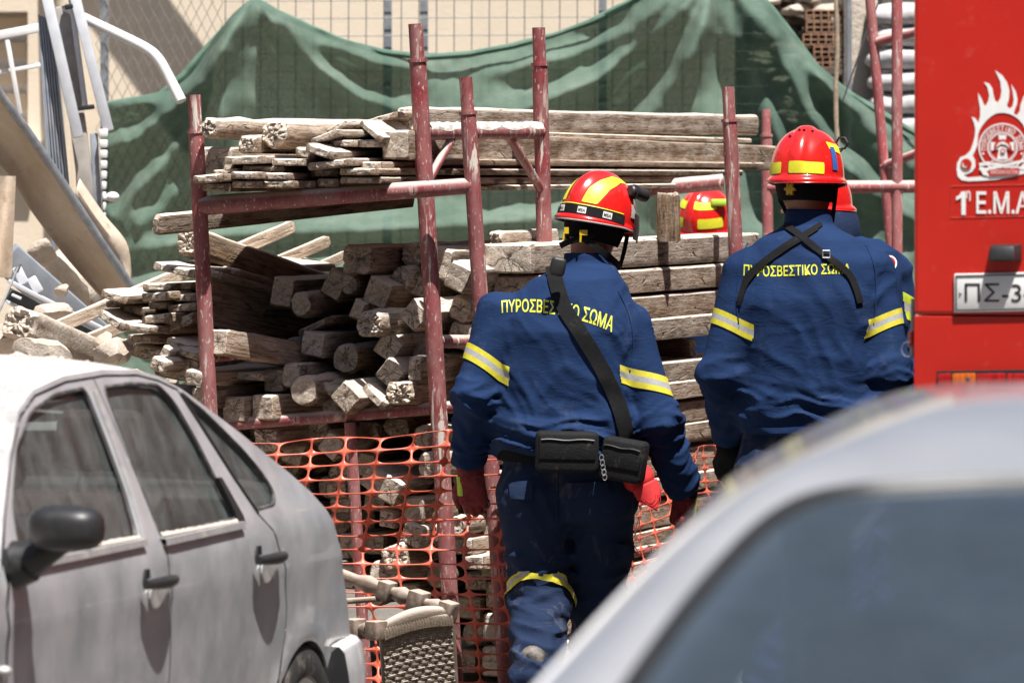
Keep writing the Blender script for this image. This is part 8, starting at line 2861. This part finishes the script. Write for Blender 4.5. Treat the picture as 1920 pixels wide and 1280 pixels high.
chunk('tan wall fragment behind the bent sheet', 150, 520, 110, 90, 24.2, 35, 4)
chunk('small plaster lump lying on the dark frame', 118, 545, 28, 22, 22.4, 10, 6)
# plaster covered broken beam on the heap
timber('hewn_timber', 'thick broken beam caked in plaster on the rubble heap', P(36, 606, 20.9), P(178, 668, 21.6) - P(36, 606, 20.9), 'o', 0.13, 0.12, 0.62, 12, 0.9, M_RUB)
timber('hewn_timber', 'brown underside beam below the plastered one', P(50, 640, 21.1), P(205, 690, 21.8) - P(50, 640, 21.1), 'o', 0.12, 0.10, 0.6, 12, 0.5, M_BROWN_SHADE)
# the mass of small debris under them
rg = random.Random(21)
m = MB()
V = []; Fc = []
NXm, NYm = 46, 22
for i in range(NXm + 1):
    for j in range(NYm + 1):
        X = -3.4 + 3.0 * i / NXm; Y = 19.6 + 4.6 * j / NYm
        hgt = 1.16 * math.exp(-((Y - 21.9) / 1.2) ** 2) * math.exp(-((X + 1.95) / 1.15) ** 6)
        hgt += 0.10 * fbm(Vector((X * 3, Y * 3, 0)), 4) * min(1, hgt * 3)
        V.append((X, Y, max(-0.03, hgt - 0.05)))
for i in range(NXm):
    for j in range(NYm):
        a_ = i * (NYm + 1) + j
        Fc.append((a_, a_ + NYm + 1, a_ + NYm + 2, a_ + 1))
hp = mk('rubble', V, Fc, M_RUB)
tag(hp, 'heap of dusty building rubble behind the silver car', 'rubble', None, 'stuff')
m = MB()
for k in range(420):
    X = rg.uniform(-3.1, -0.95); Y = rg.uniform(20.2, 23.6)
    hgt = 1.16 * math.exp(-((Y - 21.9) / 1.2) ** 2) * math.exp(-((X + 1.95) / 1.15) ** 6) - 0.05
    s_ = rg.uniform(0.015, 0.06) * (1.6 if rg.random() < 0.15 else 1)
    M = Matrix.Rotation(rg.uniform(0, 6), 3, 'X') @ Matrix.Rotation(rg.uniform(0, 6), 3, 'Y')
    m.box((X, Y, max(0.01, hgt) + s_ * 0.3), (s_, s_ * rg.uniform(0.6, 1.4), s_ * rg.uniform(0.5, 1)), M)
o = m.build('loose_debris', M_RUB, hp, smooth=False); o['kind'] = 'stuff'

# folded aluminium shutter
SD = 25.0
sh = thing('folded_shutter', (P(140, 0, SD).x, SD, 0), 'tall pale folded aluminium shutter standing in the wreckage', 'shutter')
def barp(a, b, w_, dep, name, mat, par, D, D2=None):
    """flat bar between two pixels"""
    p, q = P(a[0], a[1], D), P(b[0], b[1], D2 or D)
    ax = (q - p).normalized(); s_ = Vector((0, -1, 0)); s_ = (s_ - ax * s_.dot(ax)).normalized(); u_ = ax.cross(s_)
    m = MB(); m.box((p + q) / 2, ((q - p).length, dep, w_ / pxm(D)), Matrix((ax, s_, u_)).transposed())
    o = m.build(name, mat, par, smooth=False); bevel_obj(o, min(0.006, w_ / pxm(D) * 0.2), 2)
    return o
barp((80, -40), (147, 258), 20, 0.05, 'stile', M_ALU, sh, SD - 0.06)
barp((132, -40), (204, 246), 19, 0.05, 'stile', M_ALU, sh, SD)
barp((128, -40), (160, 200), 10, 0.03, 'stile', M_ALU, sh, SD + 0.05)
for k in range(6):
    barp((74 + 4.8 * k, 28 + 2 * k), (104 + 5.6 * k, 400), 3.6, 0.10, 'slat', M_ALUD, sh, SD + 0.02 + 0.004 * k)
M_BLIND = simple('stained_blind_cloth', (0.36, 0.33, 0.30), 0.9, 0.2, 14)
barp((116, 12), (148, 205), 26, 0.02, 'blind_panel', M_BLIND, sh, SD + 0.09)
barp((142, 200), (168, 410), 30, 0.03, 'blind_panel', M_BLIND, sh, SD + 0.03)
barp((176, 250), (184, 420), 14, 0.05, 'slat_end', M_ALUD, sh, SD + 0.04)
for k in range(9):
    barp((186 + 1.0 * k, 250 + 19.5 * k), (203 - 0.6 * k, 250 + 19.5 * k), 15, 0.05, 'slat_end', M_WHITEP, sh, SD - 0.01)
for (x, y, w_) in ((130, 13, 18), (160, 202, 34)):
    barp((x - w_ / 2, y + 2), (x + w_ / 2, y - 2), 9, 0.03, 'black_clip', M_DARK, sh, SD - 0.01)
# legs carried on to the ground inside the heap
barp((147, 258), (170, 700), 16, 0.05, 'stile', M_ALUD, sh, SD + 0.06)
# white balcony railing
rl_ = thing('white_railing', (P(30, 0, 25.6).x, 25.6, 0), 'bent white railing bars at the upper left edge', 'railing')
barp((-60, 78), (76, 52), 17, 0.03, 'rail', M_WHITEP, rl_, 25.5)
barp((-60, 146), (76, 122), 9, 0.02, 'rail', M_WHITEP, rl_, 25.55)
barp((12, 66), (38, 215), 9, 0.02, 'baluster', M_WHITEP, rl_, 25.5)
barp((-50, 80), (-20, 230), 9, 0.02, 'baluster', M_WHITEP, rl_, 25.5)
barp((76, 30), (110, 640), 9, 0.03, 'upright', M_ALUD, rl_, 25.62)
# bent white pipe
m = MB()
pp = catmull([P(120, 16, 25.1), P(165, 38, 25.1), P(220, 64, 25.1), P(272, 90, 25.08), P(296, 110, 25.06), P(318, 148, 25.04), P(340, 190, 25.0)], 6)
m.tube(pp, 0.0235, 14); wp = m.build('bent_pipe', M_WHITEP); tag(wp, 'bent white pipe jutting out beside the green netting', 'pipe')
# bulb
m = MB(); m.sphere(P(211, 369, 24.9), (0.030, 0.024, 0.022), 14, 10); m.tube([P(196, 371, 24.9), P(206, 370, 24.9)], 0.013, 10)
lb = m.build('light_bulb', M_WHITEP); tag(lb, 'small white bulb sticking out of the shutter edge', 'bulb')
# bent awning sheet with its tube
t = NT('rusty_tan_sheet')
v = t.world()
c = t.ramp(t.noise(t.world((1, 1, 0.5)), 5, 5, 0.65), [(0.3, (0.46, 0.36, 0.26)), (0.7, (0.64, 0.54, 0.44))])
c = t.mix(t.mapr(t.noise(v, 16, 5, 0.7), 0.58, 0.72, 0, 0.7), c, (0.34, 0.21, 0.11))
t.set(color=c, rough=0.75); t.bump(t.noise(v, 18, 4), 0.4, 0.01)
M_SHEET = t.m
aw = thing('bent_awning', (P(110, 0, 23.0).x, 23.0, 0), 'bent tan awning sheet with grey tube slanting down left', 'awning')
E_ = catmull([P(-60, 90, 22.7), P(0, 176, 22.8), P(60, 258, 22.9), P(130, 362, 23.0), P(200, 468, 23.1), P(262, 560, 23.2)], 8)
G_ = catmull([P(-170, 190, 22.9), P(-70, 250, 23.0), P(10, 322, 23.05), P(60, 398, 23.15), P(120, 478, 23.25), P(195, 565, 23.35)], 8)
V = []; nk = 12
for i, (a, b) in enumerate(zip(E_, G_)):
    for k in range(nk + 1):
        f = k / nk
        q = a.lerp(b, f) + Vector((0.0, 0.10 * math.sin(math.pi * f) + 0.015 * mnoise.noise(Vector((i * 0.2, f * 4, 0))), -0.02 * math.sin(math.pi * f)))
        V.append(q)
m = MB(); m.add(V, [(i * (nk + 1) + k, (i + 1) * (nk + 1) + k, (i + 1) * (nk + 1) + k + 1, i * (nk + 1) + k + 1) for i in range(len(E_) - 1) for k in range(nk)])
o = m.build('sheet', M_SHEET, aw); md = o.modifiers.new('thickness', 'SOLIDIFY'); md.thickness = 0.004
m = MB(); m.tube(E_, 0.017, 12); m.build('edge_tube', M_STEEL, aw)
H_ = catmull([P(150, 335, 23.05), P(196, 402, 23.1), P(236, 452, 23.15), P(246, 500, 23.2), P(246, 540, 23.2)], 6)
V = []
K_ = catmull([P(140, 372, 23.02), P(165, 412, 23.06), P(195, 458, 23.1), P(222, 500, 23.15), P(252, 545, 23.2)], 6)
for a, b in zip(H_, K_):
    for k in range(5): V.append(a.lerp(b, k / 4) + Vector((0, -0.03 * math.sin(math.pi * k / 4), 0)))
m = MB(); m.add(V, [(i * 5 + k, (i + 1) * 5 + k, (i + 1) * 5 + k + 1, i * 5 + k + 1) for i in range(len(H_) - 1) for k in range(4)])
o = m.build('flap', M_SHEET, aw); md = o.modifiers.new('thickness', 'SOLIDIFY'); md.thickness = 0.004
# hanging tan cloth at the very left
V = []
for i in range(17):
    for j in range(21):
        u, w_ = i / 16, j / 20
        x = -60 + 90 * u - 8 * w_ * u; y = 330 + 190 * w_
        V.append(P(x, y, 22.6 + 0.04 * math.sin(u * 9 + w_ * 2)))
hc = mk('hanging_cloth', V, [(i * 21 + j, i * 21 + j + 1, (i + 1) * 21 + j + 1, (i + 1) * 21 + j) for i in range(16) for j in range(20)], M_SHEET)
tag(hc, 'tan cloth hanging at the left picture edge', 'cloth')
# broken window frame lying slantwise
wf = thing('window_frame_wreck', (P(100, 0, 22.7).x, 22.7, 0.8), 'broken grey aluminium window frame slanting through the rubble', 'window frame')
barp((10, 480), (190, 640), 62, 0.06, 'dark_panel', M_ALUD, wf, 22.9, 23.1)
barp((18, 528), (215, 628), 8, 0.05, 'white_bar', M_ALU, wf, 22.5, 22.7)
barp((15, 552), (210, 652), 26, 0.04, 'dark_bar', simple('dark_green_grey', (0.07, 0.08, 0.075), 0.5, 0.2, 20, dust=0.3), wf, 22.56, 22.76)
barp((14, 566), (200, 660), 6, 0.05, 'white_bar', M_ALU, wf, 22.5, 22.7)
barp((30, 500), (46, 532), 18, 0.03, 'bracket', M_ALU, wf, 22.55)
barp((58, 520), (74, 548), 18, 0.03, 'bracket', M_ALU, wf, 22.55)
barp((22, 552), (40, 560), 5, 0.03, 'bracket', M_ALU, wf, 22.48)
m = MB(); m.tube([P(-8, 600, 22.0), P(36, 496, 22.1)], 0.0045, 8); m.tube([P(30, 510, 22.1), P(37, 494, 22.1)], 0.009, 8)
ro = m.build('thin_rod', M_STEEL); tag(ro, 'thin grey rod leaning at the left edge above the rubble', 'rod')

# ================================================================== ruin at the upper right
RD = 30.6
t = NT('old_masonry')
v = t.world()
c = t.ramp(t.noise(v, 4, 6, 0.65), [(0.3, (0.36, 0.30, 0.245)), (0.7, (0.58, 0.515, 0.44))])
t.set(color=c, rough=0.95); t.bump(t.noise(v, 26, 5, 0.7), 0.9, 0.02)
M_MAS = t.m
M_BRICK = simple('red_hollow_brick', (0.33, 0.185, 0.115), 0.9, 0.3, 18, bump=0.5)
ru = thing('ruined_wall', (P(1570, 0, RD).x, RD, 0), 'broken masonry wall with hollow bricks behind the right scaffold', 'wall')
m = MB()
xa, xb = P(1380, 0, RD + 0.5).x, P(2050, 0, RD + 0.5).x
m.box(((xa + xb) / 2, RD + 0.55, 2.4), (xb - xa, 0.25, 4.8)); m.build('wall_core', simple('dark_masonry', (0.13, 0.11, 0.095), 0.95, 0.4, 6, bump=0.6), ru, smooth=False)
rgr = random.Random(9)
yrow = -40
while yrow < 260:
    x = 1400 + rgr.uniform(-10, 10); hh = rgr.uniform(15, 24)
    lim = 1530 - 0.0 * yrow + rgr.uniform(-25, 10)
    while x < lim:
        w_ = rgr.uniform(28, 60)
        me = _cm[rgr.randrange(7)]
        o = bpy.data.objects.new('stone', me.copy()); col.objects.link(o); o.data.materials.append(M_MAS)
        o.parent = ru; o.location = P(x + w_ / 2, yrow, RD + 0.25 + rgr.uniform(-0.1, 0.1)) - ru.location
        o.scale = (w_ / pxm(RD) * 0.62, 0.16, hh / pxm(RD) * 0.62); o.rotation_euler = (0, R(rgr.uniform(-8, 8)), 0)
        x += w_
    yrow += hh
for (bx_, by_, k) in ((1545, 30, 0), (1546, 52, 1), (1540, 75, 2), (1560, 98, 3), (1548, 118, 4)):
    m = MB()
    w_, hh, dp = 0.20, 0.055, 0.16
    c_ = P(bx_, by_, RD + 0.12)
    # hollow brick: shell and webs with real holes
    nx_, nz_ = 5, 2
    th_ = 0.007
    for i in range(nx_ + 1):
        m.box(c_ + Vector((-w_ / 2 + w_ * i / nx_, 0, 0)), (th_, dp, hh))
    for j in range(nz_ + 1):
        m.box(c_ + Vector((0, 0.001, -hh / 2 + hh * j / nz_)), (w_ + th_, dp - 0.004, th_))
    m.build('hollow_brick', M_BRICK, ru, smooth=False)
barp((1612, -60), (1612, 760), 62, 0.22, 'concrete_pillar', M_MAS, ru, RD + 0.1)
barp((1648, -60), (1648, 760), 10, 0.1, 'gap_shade', M_DARK, ru, RD + 0.2)  # black bar standing in for the shade inside the gap
m = MB(); m.tube([P(1591, -60, RD - 0.3), P(1590, 760, RD - 0.3)], 0.018, 10); m.build('conduit', M_STEEL, ru)
# stacked pale sacks
M_SACK = simple('pale_dusty_sack', (0.52, 0.50, 0.50), 0.9, 0.18, 9, bump=0.6)
sy = 28
for k, lab in enumerate(('topmost pale sack of the stack by the fire engine', 'second pale sack from top by the fire engine', 'third pale sack from top by the fire engine', 'fourth pale sack from top by the fire engine', 'fifth pale sack from top by the fire engine', 'sixth pale sack of the stack, above the netting edge', 'lowest visible pale sack behind the netting edge')):
    fl = Field([-0.30, -0.2, -0.09], [0.30, 0.2, 0.09], 0.016)
    qx = (np.abs(fl.X) / 0.26) ** 3.2 + (np.abs(fl.Y) / 0.16) ** 3.2 + (np.abs(fl.Z) / 0.062) ** 2.6
    fl.D = (qx ** (1 / 3.0) - 1) * 0.06
    fl.D = fl.D - 0.012 * pnoise(fl.X * 8 + k * 3, fl.Y * 8, fl.Z * 10)
    V_, F_ = fl.mesh(1)
    c_ = P(1715 + (k % 2) * 6, sy, RD - 0.1)
    o = mk('cement_sack', V_ + np.array(tuple(c_)), [tuple(int(i) for i in f) for f in F_], M_SACK)
    tag(o, lab, 'sack', 'pale sacks stacked by the wall')
    sy += 42
# rope and wire
rp = random.Random(3)
m = MB()
pts = [P(1567 + 3 * math.sin(y * 0.02) + (6 if y > 150 else 0) * (y - 150) / 120, y, 27.2) for y in range(-60, 290, 14)]
m.tube(pts, [0.010 + 0.003 * rp.random() for _ in pts], 8); o = m.build('hanging_rope', simple('hemp_rope', (0.36, 0.28, 0.20), 0.95, 0.25, 60, bump=0.8)); tag(o, 'knotted hemp rope hanging behind the second fireman helmet', 'rope')
m = MB(); m.tube([P(1665, -40, 26.5), P(1622, 70, 26.6), P(1580, 190, 26.8)], 0.004, 6); o = m.build('slack_wire', M_STEEL); tag(o, 'thin slack wire crossing the right scaffold', 'wire')
